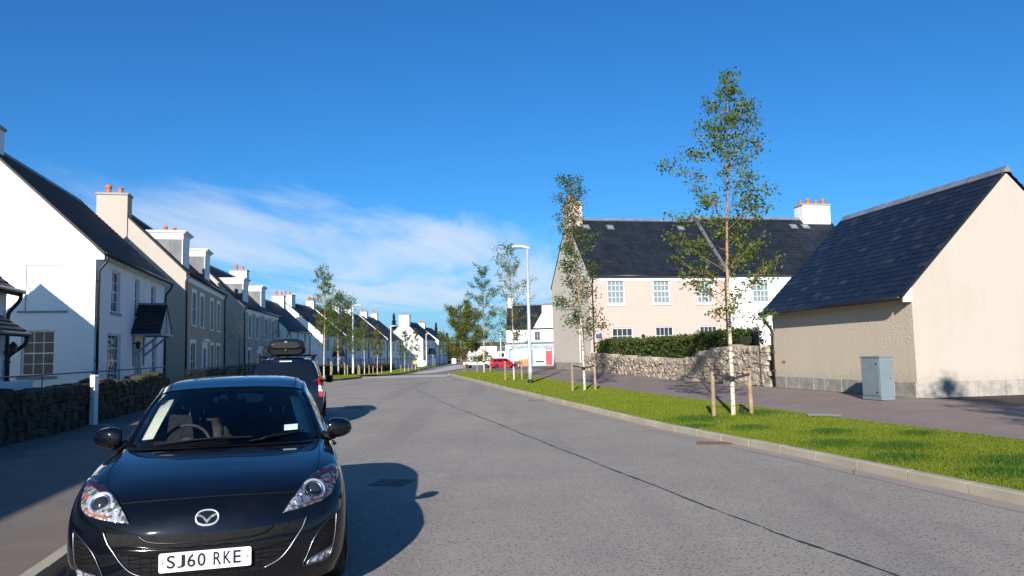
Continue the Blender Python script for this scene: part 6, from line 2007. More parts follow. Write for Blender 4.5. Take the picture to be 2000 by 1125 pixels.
        # wheels and arch lips
        for vc in (.88, 3.50):
            wheel(C, sg * .772, vc, .315, .205, sg)
            mb = MB()
            ring = []
            for k in range(25):
                a_ = R(-22) + R(224) * k / 24
                ring.append((sg * .872, vc + .352 * math.cos(a_), .315 + .352 * math.sin(a_)))
            mb.tube(ring, .012, 6); mb.build('wheel_arch', M['carblack'], C, smooth=True)
            mb = MB(); mb.lathe([(.36, -.16), (.36, .02)], 24, (sg * .72, vc, .33), 'X'); mb.build('wheel_housing', M['matblack'], C)
        mb = MB(); mb.box(min(sg * .70, sg * .84), 1.2, .16, max(sg * .70, sg * .84), 3.2, .24); mb.build('sill', M['matblack'], C, bevel=.02)
    mb = MB(); mb.box(-.80, .5, .16, .80, 4.1, .22); mb.build('underbody', M['matblack'], C)
    # ---- nose
    bar('bonnet_edge_gap', [(-.515, .735), (-.44, .741), (-.24, .748), (0, .752), (.24, .748), (.44, .741), (.515, .735)], .0038, M['matblack'], C, .0005, 36)
    smile = [(-.587, .586), (-.55, .515), (-.50, .450), (-.45, .390), (-.40, .350), (-.315, .317), (-.228, .297), (-.1, .286), (0, .284)]
    sm = smile + [(-a, b) for a, b in reversed(smile[:-1])]
    lip = [(.50, .576), (.40, .568), (.22, .562), (0, .561), (-.22, .562), (-.40, .568), (-.50, .576)]
    gr = patch('grille', sm + lip, .004, M['matblack'], C, .025)
    # wavy mesh bars of the lower grille
    for i in range(8):
        z = .305 + i * .026
        x = np.interp(z, [.284, .297, .317, .35, .39, .45, .515], [.02, .228, .315, .40, .45, .50, .55]) - .02
        pts = [(u, z + .004 * math.sin(u * 40 + i * 3.14)) for u in np.linspace(-x, x, 25)]
        mb = MB(); mb.tube([on(a_, b_, .008)[0] for a_, b_ in pts], .0035, 5); mb.build('grille_bar', M['glossblack'], gr)
    for i in range(-7, 8):
        u = i * .062
        z0 = np.interp(abs(u), [0, .228, .315, .40, .45, .50], [.29, .30, .325, .36, .40, .46]); z1 = .49
        if z1 - z0 > .05:
            mb = MB(); mb.tube([on(u, z_, .006)[0] for z_ in np.linspace(z0, z1, 8)], .0028, 4); mb.build('grille_rib', M['glossblack'], gr)
    # upper slot trim and the bumper beam behind the plate
    bar('slot_trim', [(-.385, .566), (-.36, .545), (-.31, .525), (-.2, .515), (0, .512), (.2, .515), (.31, .525), (.36, .545), (.385, .566)], .004, M['darksatin'], gr, .012, 40)
    beam = [(-.53, .505), (-.424, .508), (-.246, .488), (0, .478), (.246, .488), (.424, .508), (.53, .505)]
    low_ = [(.50, .468), (.424, .455), (.246, .428), (0, .415), (-.246, .428), (-.424, .455), (-.50, .468)]
    patch('bumper_beam', beam + low_, .016, M['glossblack'], gr, .03, .001)
    bar('beam_edge', beam, .004, M['glossblack'], gr, .018, 36)
    for sg in (-1, 1):
        bar('grille_trim', [(sg * a, b) for a, b in ((.590, .592), (.562, .530), (.525, .478), (.477, .412), (.42, .358), (.33, .318))], .006, M['satin'], gr, .010, 30)
        # fog lamp recess
        fog = [(.785, .592), (.735, .555), (.675, .50), (.640, .455), (.616, .407), (.59, .345), (.57, .293), (.65, .292), (.723, .305), (.748, .345), (.763, .395), (.775, .47)]
        fr_ = patch('fog_lamp_recess', [(sg * a, b) for a, b in fog], .004, M['matblack'], C, .03)
        bar('recess_trim', [(sg * a, b) for a, b in fog + fog[:1]], .003, M['satin'], fr_, .006, 60, sides=5)
        for i in range(6):
            z = .41 + i * .026
            u0 = np.interp(z, [.293, .345, .407, .455, .50, .555, .592], [.57, .59, .616, .64, .675, .735, .785]) + .008; u1 = np.interp(z, [.395, .47, .592], [.763, .775, .785]) - .008
            if u1 - u0 > .02:
                mb = MB(); mb.tube([on(sg * u, z + .006 * math.sin(u * 60), .008)[0] for u in np.linspace(u0, u1, 7)], .003, 4); mb.build('recess_bar', M['glossblack'], fr_)
        lamp = [(.588, .298), (.605, .322), (.64, .345), (.70, .362), (.748, .378), (.744, .345), (.728, .318), (.69, .300)]
        fl = patch('fog_lamp', [(sg * a, b) for a, b in lamp], .010, M['reflector'], fr_, .02)
        bar('fog_lamp_trim', [(sg * a, b) for a, b in lamp + lamp[:1]], .0065, M['satin'], fr_, .012, 48)
        p, n = on(sg * .665, .325, .012)
        mb = MB(frameT(p, (1, 0, 0), Vector((0, 0, 1)))); mb.lathe([(.022, -.005), (.022, .008), (.012, .016), (.002, .018)], 12); mb.build('fog_lamp_bulb', M['lens'], fr_, smooth=True)
        # headlight: reflector, projector, indicator, lens
        hl = [(.442, .630), (.468, .668), (.495, .702), (.555, .757), (.625, .797), (.705, .826), (.770, .838), (.795, .832), (.803, .810), (.797, .775), (.782, .735), (.757, .698), (.705, .670), (.62, .652), (.53, .638)]
        hr_ = patch('headlight', [(sg * a, b) for a, b in hl], .002, M['reflector'], C, .018)
        bar('headlight_gap', [(sg * a, b) for a, b in hl + hl[:1]], .005, M['glossblack'], hr_, .002, 75, sides=5)
        patch('headlight_reflection', [(sg * a, b) for a, b in ((.62, .794), (.705, .826), (.770, .838), (.795, .832), (.803, .810), (.795, .80), (.765, .815), (.71, .803), (.65, .778), (.60, .752), (.565, .738), (.555, .757))], .005, plain('painted_lamp_reflection', (.10, .035, .055), .25), hr_, .02)  # purplish reflection along the lamp's top margin, painted on as a strip
        patch('indicator', [(sg * a, b) for a, b in ((.742, .772), (.766, .782), (.772, .765), (.755, .745), (.742, .75))], .0055, M['amber'], hr_, .015)
        patch('indicator_strip', [(sg * a, b) for a, b in ((.58, .659), (.65, .672), (.715, .69), (.735, .703), (.72, .703), (.65, .682), (.58, .668))], .0055, M['amber'], hr_, .015)
        p, n = on(sg * .640, .735, .006)
        ux = Vector((0, 0, 1)).cross(n).normalized() * -1
        nf = (n * .6 + Vector((0, -1, .0)) * .4).normalized()
        ux = nf.cross(Vector((0, 0, 1))).normalized() * -1; uy = nf.cross(ux)
        T = Matrix(((ux.x, uy.x, nf.x, p.x), (ux.y, uy.y, nf.y, p.y), (ux.z, uy.z, nf.z, p.z), (0, 0, 0, 1)))
        mb = MB(T); mb.lathe([(.078, -.03), (.078, .0), (.070, .012), (.060, .004)], 28); mb.build('projector_ring', M['chrome'], hr_, smooth=True)
        mb = MB(T); mb.lathe([(.061, .000), (.058, .010), (.050, .014), (.045, .006)], 28); mb.build('projector_bezel', M['satin'], hr_, smooth=True)
        mb = MB(T); mb.lathe([(.046, .004), (.042, .014), (.033, .022), (.020, .027), (.004, .029)], 24); mb.build('projector_lens', plain('projector_glass', (.02, .025, .035), .08, 0, .5), hr_, smooth=True)
        for (uu, zz, rr) in ((.535, .690, .026), (.715, .745, .022), (.565, .725, .018)):
            p, n = on(sg * uu, zz, .004); ux = n.cross(Vector((0, 0, 1))).normalized() * -1; uy = n.cross(ux)
            T2 = Matrix(((ux.x, uy.x, n.x, p.x), (ux.y, uy.y, n.y, p.y), (ux.z, uy.z, n.z, p.z), (0, 0, 0, 1)))
            mb = MB(T2); mb.lathe([(rr, -.004), (rr, .008), (rr * .8, .004), (rr * .3, .001), (rr * .15, .010)], 16); mb.build('reflector_bowl', M['chrome'], hr_, smooth=True)
        patch('headlight_lens', [(sg * a, b) for a, b in hl], .022, M['lens'], hr_, .02, .001)
    # winged oval badge
    p, n = on(0, .643, .004)
    n = (n + Vector((0, -.15, -.05))).normalized(); uy = Vector((1, 0, 0)).cross(-n).normalized(); uy = uy if uy.z > 0 else -uy
    T = Matrix(((1, uy.x, n.x, p.x), (0, uy.y, n.y, p.y), (0, uy.z, n.z, p.z), (0, 0, 0, 1)))
    w, h = .071, .0525
    mb = MB(T); mb.poly([(w * math.cos(a_) * .96, h * math.sin(a_) * .96, .003) for a_ in np.linspace(0, 2 * math.pi, 33)[:-1]])
    bd = mb.build('badge', M['glossblack'], C)
    mb = MB(T); P = []
    for k in range(49):
        a_ = 2 * math.pi * k / 48
        # the ring is thicker below, slightly squared
        e = .86
        cx, cy = math.copysign(abs(math.cos(a_)) ** e, math.cos(a_)), math.copysign(abs(math.sin(a_)) ** e, math.sin(a_))
        th = .0115 + .003 * max(0, -math.sin(a_))
        o_, i_ = (w * cx, h * cy), ((w - th) * cx, (h - th) * cy)
        m_ = ((o_[0] + i_[0]) / 2, (o_[1] + i_[1]) / 2)
        P.append([(*o_, .001), (o_[0] * .985, o_[1] * .985, .008), (*m_, .0125), (i_[0] * 1.01, i_[1] * 1.01, .008), (*i_, .002)])
    mb.grid(P); mb.build('badge_ring', M['chrome'], bd, smooth=True)
    for sg in (-1, 1):
        # one wing from the ring down to the middle
        top = np.array([(.0635, .024), (.045, .0215), (.026, .014), (.012, .002), (.0, -.012)]); bot = np.array([(.0615, .010), (.045, .009), (.028, .001), (.016, -.014), (.0, -.034)])
        t_, b_ = cr1(np.c_[top, 0 * top[:, :1]], 5), cr1(np.c_[bot, 0 * bot[:, :1]], 5)
        P = [[(sg * a_[0], a_[1], .004), (sg * (a_[0] + c_[0]) / 2, (a_[1] + c_[1]) / 2, .014), (sg * c_[0], c_[1], .004)] for a_, c_ in zip(t_, b_)]
        mb = MB(T); mb.grid(P, flip=sg > 0); mb.build('badge_wing', M['chrome'], bd)
    # number plate
    T = frameT((-.262, -.022, .352), (1, 0, 0), (0, -.03, 1))
    mb = MB(T); w, h, r = .524, .114, .012
    pl = []
    for cx, cy, a0 in ((w - r, r, -90), (w - r, h - r, 0), (r, h - r, 90), (r, r, 180)):
        for k in range(5): pl.append((cx + r * math.cos(R(a0 + 22.5 * k)), cy + r * math.sin(R(a0 + 22.5 * k))))
    n_ = len(pl)
    mb.add([(a_, b_, .006) for a_, b_ in pl] + [(a_, b_, 0) for a_, b_ in pl], [tuple(range(n_))] + [(i, n_ + i, n_ + (i + 1) % n_, (i + 1) % n_) for i in range(n_)])
    plate = mb.build('number_plate', M['platewhite'], C)
    mb = MB(T); mb.box(.05, .02, -.06, w - .05, h - .02, -.001); mb.build('plate_bracket', M['matblack'], C)
    x = .045
    for ch, adv, cw in (('S', .057, .050), ('J', .057, .050), ('6', .057, .050), ('0', .090, .050), ('R', .057, .050), ('K', .057, .050), ('E', .057, .048)):
        me = text_mesh(ch, .1, .0014, .0006); me.materials.append(M['ink'])
        xs = [v.co.x for v in me.vertices]; ys_ = [v.co.y for v in me.vertices]
        o = new_obj('character', me, plate)
        sx = (cw - .004) / (max(xs) - min(xs)); sy = .077 / (max(ys_) - min(ys_))
        o.matrix_local = T @ Matrix.Translation((x - min(xs) * sx, .0225 - min(ys_) * sy, .0072)) @ Matrix.Diagonal((sx, sy, 1, 1))
        x += adv
    me = text_mesh('PETER VARDY', .011, 0, .0003); me.materials.append(M['ink'])
    o = new_obj('dealer_lettering', me, plate); o.matrix_local = T @ Matrix.Translation((.215, .006, .0068))
    for xx in (.02, w - .02):
        mb = MB(T); mb.lathe([(.006, .006), (.005, .009)], 10, (xx, h / 2, 0)); mb.build('plate_screw', M['satin'], plate)
    # wipers and cowl
    mb = MB(); P = []
    for u in np.linspace(-.74, .74, 21):
        a_ = abs(u); v0 = np.interp(a_, [0, .35, .60, .74], [1.20, 1.245, 1.345, 1.45]); P.append([(u, v0 - .04, np.interp(a_, [0, .44, .74], [.955, .948, .938]) + .004), (u, v0 + .07, .955)])
    mb.grid(P); mb.build('cowl', M['matblack'], C, smooth=True)
    def screen_pt(u, z, off=.012):
        h_ = SBV.ray_cast(Vector((u, 0, z)), Vector((0, 1, 0)))
        return h_[0] + Vector((0, -off, off * .6)) if h_[0] else Vector((u, 1.3, z))
    m2 = MB(); add_surf(m2, sc); SBV = BVHTree.FromPolygons([Vector(p_) for p_ in m2.v], m2.f)
    for pts in (((-.52, .985), (-.30, .995), (.05, 1.005), (.20, 1.003)), ((.60, 1.02), (.42, 1.003), (.28, .985), (.18, .976))):
        wp = empty('wiper', (0, 0, 0), 0, C)
        mb = MB(); mb.tube([screen_pt(*q) for q in pts], .006, 5); mb.build('wiper_blade', M['matblack'], wp)
        a_, b_ = (pts[0], pts[2]) if pts[0][0] < 0 else (pts[3], pts[1])
        mb = MB(); mb.tube([screen_pt(a_[0] * .98, a_[1] - .022, .03), screen_pt((a_[0] + b_[0]) / 2, (a_[1] + b_[1]) / 2 - .004, .03), screen_pt(b_[0], b_[1] + .004, .022)], .007, 5); mb.build('wiper_arm', M['matblack'], wp)
    # sticker inside the screen
    P = [[screen_pt(u, z, .002) for u in (.44, .49, .545)] for z in (1.035, 1.075)]
    mb = MB(); mb.grid([[tuple(q) for q in r_] for r_ in P]); mb.build('sticker', M['sticker'], C)
    # ---- cabin
    mb = MB(); add_surf(mb, surf(np.array([[(u, v, z - .05 * (abs(u) / .7) ** 2) for u in (-.68, -.35, 0, .35, .68)] for v, z in ((1.42, .92), (1.60, .945), (1.80, .925), (1.88, .82), (1.86, .60))]), 5, 4)); mb.build('dashboard', M['dash'], C, smooth=True)
    mb = MB(); mb.box(-.74, 1.5, .22, .74, 4.0, .30); mb.build('cabin_floor', M['dash'], C)
    for sg in (-1, 1):
        mb = MB(); mb.box(min(sg * .70, sg * .74), 1.6, .30, max(sg * .70, sg * .74), 3.9, .93); mb.build('door_lining', M['dash'], C)
    def soft(name, x0, x1, pts, mat, parent, half=.055):
        """upholstered slab following pts (v, z) between x0 and x1"""
        P = []
        pp = cr1([(0, a_, b_) for a_, b_ in pts], 4)
        n2 = len(pp)
        for i, q in enumerate(pp):
            t_ = pp[min(i + 1, n2 - 1)] - pp[max(i - 1, 0)]; nn = np.array([0, -t_[2], t_[1]]); nn /= np.linalg.norm(nn)
            e = math.sin(math.pi * min(1, max(0, (i + .6) / (n2 + .2)))) ** .35
            row = []
            for k in range(14):
                a_ = 2 * math.pi * k / 14
                cu, sn = math.copysign(abs(math.cos(a_)) ** .45, math.cos(a_)), math.copysign(abs(math.sin(a_)) ** .6, math.sin(a_))
                xm, hw = (x0 + x1) / 2, (x1 - x0) / 2 * (.9 + .1 * e)
                bol = .03 * (abs(cu) > .8)
                row.append(tuple(np.array([xm + hw * cu, 0, 0]) + q * np.array([0, 1, 1]) + nn * (half * e * sn + bol)))
            P.append(row)
        mb = MB(); mb.grid(P, closed=True); mb.add(P[0], [tuple(range(14))]); mb.add(P[-1], [tuple(range(14))])
        return mb.build(name, mat, parent, smooth=True)
    for s_ in (-.36, .36):
        st = empty('seat', (0, 0, 0), 0, C)
        soft('seat_base', s_ - .25, s_ + .25, [(2.02, .50), (2.25, .53), (2.5, .50)], M['seat'], st, .075)
        soft('backrest', s_ - .245, s_ + .245, [(2.50, .50), (2.56, .72), (2.64, .95), (2.70, 1.10)], M['seat'], st, .07)
        soft('headrest', s_ - .125, s_ + .125, [(2.68, 1.16), (2.70, 1.24), (2.71, 1.32)], M['seat'], st, .055)
        for dx_ in (-.06, .06):
            mb = MB(); mb.tube([(s_ + dx_, 2.69, 1.06), (s_ + dx_, 2.69, 1.20)], .006, 6); mb.build('headrest_rod', M['chrome'], st)
    rs = empty('rear_bench', (0, 0, 0), 0, C)
    soft('bench_back', -.66, .66, [(3.32, .52), (3.40, .75), (3.48, .92)], M['seat'], rs, .07); soft('bench_base', -.66, .66, [(2.9, .48), (3.1, .52), (3.3, .50)], M['seat'], rs, .08)
    for s_ in (-.40, .40): soft('headrest', s_ - .12, s_ + .12, [(3.49, .96), (3.50, 1.00), (3.51, 1.04)], M['seat'], rs, .05)
    sw = empty('steering_wheel', (0, 0, 0), 0, C)
    T = Matrix.Translation((-.36, 1.98, .90)) @ Matrix.Rotation(R(62), 4, 'X')
    mb = MB(T); mb.tube([(.185 * math.cos(a_), .185 * math.sin(a_), 0) for a_ in np.linspace(0, 2 * math.pi, 33)], .015, 8, cap=False); mb.build('rim', M['dash'], sw, smooth=True)
    mb = MB(T); mb.lathe([(.07, -.03), (.075, .0), (.06, .03)], 16); mb.build('hub', M['dash'], sw)
    for a_ in (R(0), R(180), R(270)):
        mb = MB(T @ Matrix.Rotation(a_, 4, 'Z')); mb.box(.05, -.018, -.008, .18, .018, .008); mb.build('spoke', M['satin'], sw)
    # rear view mirror with its sensor pod
    mm = empty('inside_mirror', (0, 0, 0), 0, C)
    mb = MB(); mb.box(-.115, 2.02, 1.215, .115, 2.05, 1.275); mb.build('mirror_housing', M['matblack'], mm, bevel=.012)
    mb = MB(); mb.tube([(0, 2.01, 1.27), (0, 2.025, 1.31), (0, 2.035, 1.345)], [.03, .045, .05], 8); mb.build('mirror_stem', M['matblack'], mm)
    mb = MB(); add_surf(mb, surf(mirror_cols([[(a_, b_, c_ - .035) for a_, b_, c_ in row] for row in ROOF]), 3, 3), flip=True); mb.build('headlining', M['trimgrey'], C, smooth=True)
hatch_details()
# ------------------------------------------------------------------ estate car (parked blue one and the far red one)
def build_estate(name, label, loc, rz, paint, group=None, sz=1.0, plate=True, detail=True, rails=True):
    car_ = empty(name, loc, rz); tag(car_, label, 'car', group)
    Z = lambda rows: [[(u, v, z * sz) for u, v, z in r] for r in rows]
    # rows rear -> front, columns roof centre -> sill
    B = Z([
     [(0, .36, 1.60), (.42, .36, 1.585), (.60, .345, 1.53), (.70, .27, 1.38), (.80, .10, 1.06), (.855, .05, .92), (.872, .03, .70), (.862, .04, .46), (.80, .09, .27)],
     [(0, .80, 1.625), (.42, .80, 1.61), (.61, .80, 1.555), (.715, .80, 1.40), (.825, .80, 1.06), (.868, .80, .93), (.885, .80, .71), (.882, .80, .46), (.83, .80, .24)],
     [(0, 1.6, 1.635), (.42, 1.6, 1.62), (.61, 1.6, 1.565), (.715, 1.6, 1.40), (.825, 1.6, 1.05), (.868, 1.6, .92), (.885, 1.6, .70), (.882, 1.6, .45), (.83, 1.6, .23)],
     [(0, 2.35, 1.61), (.42, 2.35, 1.595), (.60, 2.33, 1.545), (.71, 2.33, 1.39), (.825, 2.35, 1.03), (.868, 2.35, .91), (.885, 2.35, .70), (.882, 2.35, .45), (.83, 2.35, .23)],
     [(0, 2.72, 1.50), (.40, 2.70, 1.485), (.58, 2.66, 1.44), (.68, 2.70, 1.31), (.815, 2.80, 1.01), (.862, 2.80, .90), (.882, 2.80, .70), (.88, 2.80, .45), (.83, 2.80, .23)],
     [(0, 3.30, 1.08), (.38, 3.27, 1.07), (.60, 3.20, 1.05), (.72, 3.18, 1.02), (.80, 3.2, .97), (.855, 3.22, .88), (.878, 3.22, .70), (.88, 3.22, .45), (.83, 3.22, .23)],
     [(0, 3.75, 1.00), (.36, 3.74, .99), (.58, 3.72, .97), (.70, 3.70, .945), (.78, 3.70, .90), (.84, 3.70, .82), (.868, 3.70, .66), (.87, 3.70, .45), (.82, 3.70, .23)],
     [(0, 4.15, .86), (.32, 4.14, .85), (.52, 4.11, .84), (.63, 4.08, .82), (.71, 4.06, .79), (.77, 4.05, .72), (.80, 4.05, .60), (.80, 4.05, .42), (.76, 4.03, .23)],
     [(0, 4.32, .60), (.28, 4.31, .60), (.46, 4.28, .59), (.56, 4.25, .58), (.64, 4.22, .56), (.70, 4.2, .52), (.73, 4.19, .46), (.73, 4.18, .36), (.70, 4.15, .24)]])
    S = surf(mirror_cols(B), 6, 4)
    mb = MB()
    D = S; ni, nj = D.shape[:2]; fs = []
    for i in range(ni - 1):
        for j in range(nj - 1):
            c = (D[i, j] + D[i + 1, j + 1]) / 2
            if any(math.hypot(c[1] - vc, c[2] - .32) < .35 for vc in (.86, 3.48)) and abs(c[0]) > .5: continue
            fs.append((i * nj + j, i * nj + j + 1, (i + 1) * nj + j + 1, (i + 1) * nj + j))
    mb.add([tuple(p) for p in D.reshape(-1, 3)], fs)
    # tailgate: a slightly bowed face closing the rear ring
    ring = B[0]
    rows = [[(0, v - .055, z), (u * .5, v - .045, z), (u * .85, v - .02, z), (u, v, z)] for u, v, z in ring[1:]]
    Sr = surf(mirror_cols(rows), 4, 5)
    add_surf(mb, Sr)
    mb.build('body', paint, car_, smooth=True)
    rbv = BVHTree.FromPolygons([Vector(p) for p in mb.v], mb.f)
    def hitr(u, z, off):
        h = rbv.ray_cast(Vector((u, -1, z)), Vector((0, 1, 0)))
        return (h[0] + Vector((0, -off, 0))) if h[0] else Vector((u, .2, z))
    def hits(sg, v, z, off):
        h = rbv.ray_cast(Vector((sg * 2, v, z)), Vector((-sg, 0, 0)))
        return (h[0] + Vector((sg * off, 0, 0))) if h[0] else Vector((sg * .8, v, z))
    def quadgrid(name_, fn, a, b, c, d, n, m, mat, parent, off):
        P = []
        for i in range(n + 1):
            row = []
            for j in range(m + 1):
                s, t = i / n, j / m
                p = [(a[k] * (1 - s) + b[k] * s) * (1 - t) + (d[k] * (1 - s) + c[k] * s) * t for k in (0, 1)]
                row.append(tuple(fn(p[0], p[1], off)))
            P.append(row)
        mb = MB(); mb.grid(P); return mb.build(name_, mat, parent, smooth=True)
    G = M['glossglass']
    rw_ = quadgrid('rear_window', hitr, (-.70, 1.08 * sz), (.70, 1.08 * sz), (.585, 1.49 * sz), (-.585, 1.49 * sz), 8, 4, G, car_, .006)
    for sg in (-1, 1):
        f = lambda v, z, off, sg=sg: hits(sg, v, z, off)
        for (a, b, c, d) in (((.42, 1.09), (.98, 1.08), (.95, 1.46), (.55, 1.44)), ((1.04, 1.08), (1.86, 1.07), (1.82, 1.475), (1.01, 1.47)), ((1.94, 1.07), (2.86, 1.05), (2.42, 1.44), (1.90, 1.475))):
            quadgrid('side_window', f, *[(p[0], p[1] * sz) for p in (a, b, c, d)], 5, 3, G, car_, .006)
        for vc in (.86, 3.48):
            wheel(car_, sg * .78, vc, .32, .2, sg)
            mb = MB(); mb.lathe([(.36, -.14), (.36, .03)], 20, (sg * .72, vc, .33), 'X'); mb.build('wheel_housing', M['matblack'], car_)
            mb = MB(); mb.tube([(sg * .885, vc + .355 * math.cos(a_), .32 + .355 * math.sin(a_)) for a_ in np.linspace(R(-14), R(194), 17)], .014, 5); mb.build('wheel_arch', M['matblack'], car_)
        mr = empty('wing_mirror', (0, 0, 0), 0, car_)
        mb = MB(); mb.box(min(sg * .90, sg * 1.09), 2.68, .96 * sz, max(sg * .90, sg * 1.09), 2.82, 1.15 * sz); mb.build('mirror_shell', paint, mr, bevel=.03)
        mb = MB(); mb.box(min(sg * .92, sg * 1.06), 2.672, .99 * sz, max(sg * .92, sg * 1.06), 2.679, 1.12 * sz); mb.build('mirror_glass', M['glossglass'], mr)
        mb = MB(); mb.tube([(sg * .84, 2.78, 1.0 * sz), (sg * .93, 2.75, 1.02 * sz)], .025, 6); mb.build('mirror_foot', M['matblack'], mr)
        # tail lamp wrapping the corner: red, white, red
        tl = empty('tail_lamp', (0, 0, 0), 0, car_)
        for nm, z0, z1, mt, w0, w1 in (('red_lens', .98, 1.15, 'redlens', .765, .75), ('clear_lens', .84, .975, 'greylens', .765, .765), ('red_lens', .72, .835, 'redlens', .79, .765)):
            quadgrid(nm, hitr, (sg * w0, z0 * sz), (sg * .858, z0 * sz), (sg * (.835 if z1 > 1.1 else .862), z1 * sz), (sg * w1, z1 * sz), 4, 4, M[mt], tl, .012)
            P = [[tuple(hits(sg, v, z * sz, .010)) for v in (.075 if z0 > .9 else .055, .16, .24)] for z in (z0, (z0 + z1) / 2, z1)]
            mb = MB(); mb.grid(P); mb.build(nm, M['redlens'], tl, smooth=True)
        if rails:
            mb = MB(); mb.tube([(sg * .60, .42, 1.55 * sz), (sg * .605, .55, 1.64 * sz), (sg * .61, 1.2, 1.66 * sz), (sg * .605, 2.0, 1.65 * sz), (sg * .60, 2.25, 1.56 * sz)], [.02, .022, .02, .022, .02], 6); mb.build('roof_rail', M['matblack'], car_, smooth=True)
            hl_ = quadgrid('headlight', lambda u, z, o: Vector((u, 4.22 - .35 * (abs(u) - .45), z)), (sg * .42, .62), (sg * .72, .64), (sg * .72, .76), (sg * .42, .72), 2, 2, M['reflector'], car_, 0)
    mb = MB(); mb.box(-.80, .02, .26, .80, .12, .46); mb.build('rear_bumper', M['matblack'] if rails else paint, car_, bevel=.03)
    mb = MB(); mb.box(-.8, .3, .2, .8, 4.0, .27); mb.build('underbody', M['matblack'], car_)
    mb = MB(); mb.tube([(0, -.005, 1.09 * sz), (.12, .02, 1.16 * sz), (.34, .045, 1.17 * sz)], .010, 5); mb.build('rear_wiper', M['matblack'], car_)
    mb = MB(); mb.box(-.14, .26, 1.53 * sz, .14, .295, 1.555 * sz); mb.build('brake_light', M['greylens'], car_)
    if plate:
        T = frameT((-.262, -.062, .74 * sz), (1, 0, 0), (0, .02, 1))
        mb = MB(T); mb.box(0, 0, 0, .524, .114, .008); p_ = mb.build('number_plate', M['plateyellow'], car_)
        me = text_mesh('0', .1, .002, .0006); me.materials.append(M['ink']); o = new_obj('character', me, p_); o.matrix_local = T @ Matrix.Translation((.43, .02, .0095))
    return car_
M['glossglass'] = plain('dark_tinted_window', (.006, .008, .010), .03, 0, .8)
SUVX, SUVY, SUVR = -5.22, 17.6, R(13)
estate = build_estate('blue_estate_car', 'dark blue estate car parked ahead with a black box on its roof', (SUVX, SUVY, zr(18.5) - .01), SUVR, M['carblue'])
estate.scale = (.97, 1, 1.0)
# roof bars and roof box
def place(u, v, z):
    c, s = math.cos(SUVR), math.sin(SUVR)
    return (SUVX + u * c - v * s, SUVY + u * s + v * c, z + zr(18.5))
rb = empty('roof_bars', place(0, 0, 0), SUVR); tag(rb, 'black load bars across the roof of the blue estate car', 'roof rack')
for v in (.75, 1.75):
    mb = MB(); mb.box(-.68, v - .03, 1.650, .68, v + .03, 1.682); mb.build('bar', M['matblack'], rb, bevel=.008)
    for sg in (-1, 1):
        mb = MB(); mb.box(sg * .61 - .035, v - .05, 1.605, sg * .61 + .035, v + .05, 1.649); mb.build('clamp', M['matblack'], rb)
def build_roofbox():
    x = empty('roof_box', place(0, 0, -.04), SUVR); tag(x, 'glossy black roof box strapped on the blue estate car', 'roof box')
    def ring(v, w, zb, zt, k=.70, inset=0):
        pts = []
        for i in range(20):
            a_ = 2 * math.pi * i / 20
            cu = math.copysign(abs(math.cos(a_)) ** .4, math.cos(a_)); sn = math.copysign(abs(math.sin(a_)) ** .5, math.sin(a_))
            z = zb + (zt - zb) * (sn + 1) / 2
            ww = w * (1 - (1 - k) * max(0, sn))
            pts.append((ww * cu, v, z))
        return pts
    mb = MB(); P = [ring(.28, .30, 1.88, 2.02), ring(.31, .40, 1.86, 2.07), ring(.40, .435, 1.855, 2.10), ring(.7, .44, 1.855, 2.125), ring(1.3, .44, 1.855, 2.11), ring(1.8, .42, 1.855, 2.04), ring(2.1, .36, 1.855, 1.96), ring(2.2, .25, 1.86, 1.90)]
    mb.grid(P, closed=True); mb.add(P[0], [tuple(range(20))]); mb.add(P[-1], [tuple(range(20))]); mb.build('lid', M['boxblack'], x, smooth=True)
    mb = MB(); P = [ring(.31, .36, 1.735, 1.95, 1.0), ring(.36, .405, 1.725, 1.95, 1.0), ring(1.2, .415, 1.725, 1.95, 1.0), ring(1.9, .38, 1.73, 1.93, 1.0), ring(2.15, .24, 1.78, 1.88, 1.0)]
    mb.grid(P, closed=True); mb.add(P[0], [tuple(range(20))]); mb.add(P[-1], [tuple(range(20))]); mb.build('tub', M['matblack'], x, smooth=True)
    mb = MB(); mb.tube([(-.45, .30, 1.855), (.45, .30, 1.855)], .012, 6); mb.build('rim', M['glossblack'], x)
    mb = MB(); mb.box(-.03, .275, 2.0, .03, .30, 2.04); mb.build('badge', M['satin'], x)
    mb = MB(); mb.lathe([(.014, .25), (.014, .32)], 10, (0, 0, 1.835), 'Y'); mb.build('lock', M['satin'], x)
M['boxblack'] = plain('roof_box_plastic', (.014, .014, .016), .28)
build_roofbox()

